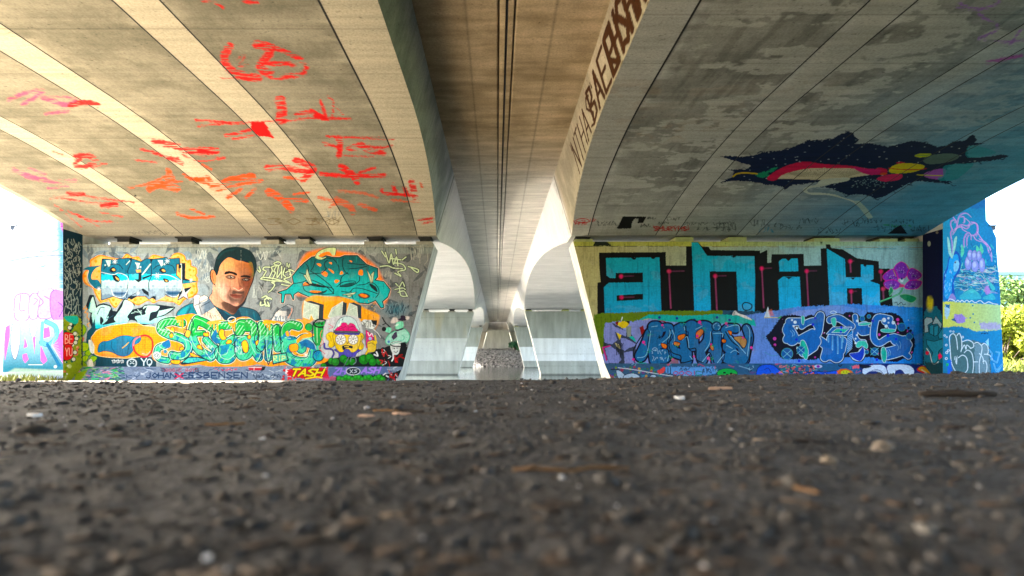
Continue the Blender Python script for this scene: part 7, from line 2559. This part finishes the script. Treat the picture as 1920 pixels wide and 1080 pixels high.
def stick(name, label, cat, p0, p1, rad, mat, bend=.1, seed=1):
    r = random.Random(seed)
    a, b = Vector(on_soil(*p0)), Vector(on_soil(*p1))
    pts = []
    L = (b - a).length
    for k in range(7):
        t = k / 6
        p = a.lerp(b, t)
        p.z = float(ground_z(p.x, p.y)) + rad * .7
        p += Vector((0, r.uniform(-1, 1) * bend * L * .1, r.uniform(0, .3) * rad))
        pts.append(p)
    m = MB()
    m.tube(pts, [rad * (.5 + .5 * math.sin(math.pi * (.2 + .6 * k / 6))) * r.uniform(.85, 1.1) for k in range(7)], 7)
    # a stub of a side twig
    m.tube([pts[3], pts[3] + Vector((L * .06, L * .03, rad * 1.6))], [rad * .5, rad * .2], 5)
    return tag(m.build(name, mat, None, smooth=True), label, cat)


def chip(label, p, w, d_, h, mat, rot, seed, name="wood_chip", cat="wood chip"):
    r = random.Random(seed)
    X, Y, Z = on_soil(*p)
    m = MB()
    n = 9
    ring = []
    for k in range(n):
        a = 2 * math.pi * k / n
        ring.append((w * .5 * math.cos(a) * r.uniform(.8, 1.15), d_ * .5 * math.sin(a) * r.uniform(.75, 1.2)))
    ca, sa = math.cos(rot), math.sin(rot)
    R = [(X + u * ca - v * sa, Y + u * sa + v * ca) for u, v in ring]
    v = [(a, b, Z - .002) for a, b in R] + [(X + (a - X) * .93, Y + (b - Y) * .93, Z + h * r.uniform(.8, 1.25)) for a, b in R]
    m.add(v, [tuple(range(n))[::-1], tuple(range(n, 2 * n))] + [(k, (k + 1) % n, n + (k + 1) % n, n + k) for k in range(n)])
    return tag(m.build(name, mat, None), label, cat)


def stone(label, p, s, col, seed, name="stone", cat="stone", flat=.7):
    X, Y, Z = on_soil(*p)
    b = bpy.data.meshes.new(name)
    import bmesh
    bm = bmesh.new()
    bmesh.ops.create_icosphere(bm, subdivisions=3, radius=1)
    rr = np.array([v.co[:] for v in bm.verts])
    nz = fbm(rr[:, 0] * 1.4 + seed, rr[:, 1] * 1.4 + rr[:, 2] * 2.1, seed, 3)
    for v, q in zip(bm.verts, nz):
        v.co = Vector((v.co.x * s, v.co.y * s * .85, v.co.z * s * flat)) * (0.65 + .7 * float(q))
    for fc in bm.faces:
        fc.smooth = True
    bm.to_mesh(b)
    bm.free()
    b.materials.append(mat_plain(name + "_surface", col, .8, .3, 60))
    o = bpy.data.objects.new(name, b)
    o.location = (X, Y, Z + s * flat * .35)
    link(o)
    return tag(o, label, cat)


M_TWIG = mat_plain("dark_twig_bark", (0.022, 0.017, 0.014), .85, .3, 40)
M_STRAW = mat_plain("brown_straw", (0.16, 0.085, 0.035), .8, .3, 40)
M_CHIP = mat_plain("pale_split_wood", (0.42, 0.27, 0.19), .8, .2, 40)
stick("fallen_stick", "long dark stick lying near the right pier side of the soil", "stick", (1722, 744), (1868, 744), .016, M_TWIG, .2, 1)
stick("fallen_stick", "dark broken stick in the middle left of the soil", "stick", (742, 771), (795, 774), .007, M_TWIG, .6, 2)
stick("fallen_stick", "rusty brown straw left of the middle", "straw", (385, 798), (458, 796), .004, M_STRAW, .5, 3)
stick("fallen_stick", "thin rusty straw next to the two pale wood chips", "straw", (700, 771), (752, 773), .004, M_STRAW, .4, 4)
stick("fallen_stick", "blurred brown stick in the near foreground", "stick", (962, 886), (1180, 882), .004, M_STRAW, .5, 5)
stick("fallen_stick", "short tan twig in the right foreground", "twig", (1490, 918), (1540, 930), .0028, M_STRAW, .5, 6)
stick("fallen_stick", "dark twig on the right half of the soil", "twig", (1470, 830), (1560, 832), .005, M_TWIG, .5, 7)
chip("pale wood chip in the middle of the soil, the left one of two", (688, 781), .065, .045, .006, M_CHIP, .1, 1)
chip("pale wood chip in the middle of the soil, the right one of two", (752, 777), .075, .04, .007, M_CHIP, -.2, 2)
chip("thin pale wood sliver close to the right wall", (1352, 730), .16, .05, .012, M_CHIP, .1, 3)
M_WHITE = mat_plain("white_paper_scrap", (0.62, 0.62, 0.64), .7, .1, 30)
chip("crumpled white scrap on the left of the soil", (66, 781), .05, .04, .010, M_WHITE, .3, 4, "paper_scrap", "litter")
chip("small white scrap in the left half of the near soil", (492, 823), .014, .012, .004, M_WHITE, .7, 5, "paper_scrap", "litter")
chip("white scrap in front of the right pier", (1274, 748), .06, .05, .012, M_WHITE, .7, 6, "paper_scrap", "litter")
chip("white speck of litter in the blurred foreground", (388, 1050), .010, .008, .003, M_WHITE, .2, 7, "paper_scrap", "litter")
stone("dark clod of earth on the left of the soil", (62, 812), .040, (0.02, 0.017, 0.015), 2, "clod", "clod", .5)
stone("dark pebble on the left half of the soil", (216, 806), .020, (0.022, 0.018, 0.016), 3)
stone("dark pebble in the middle of the soil", (1092, 803), .024, (0.03, 0.024, 0.02), 4)
stone("rounded grey brown stone on the right of the soil", (1654, 845), .021, (0.13, 0.11, 0.095), 5)
stone("pale brown stone with a dark clod beside it in the right foreground", (1552, 868), .014, (0.14, 0.115, 0.09), 6)
stone("dark stone in the middle foreground", (830, 905), .012, (0.03, 0.022, 0.018), 7)
stone("dark stone in the left half of the blurred foreground", (420, 938), .012, (0.026, 0.02, 0.017), 8)
stone("pale stone in the right corner of the blurred foreground", (1735, 998), .010, (0.12, 0.115, 0.11), 9)
stone("brown stone at the bottom edge of the foreground", (800, 1046), .009, (0.04, 0.028, 0.02), 10)
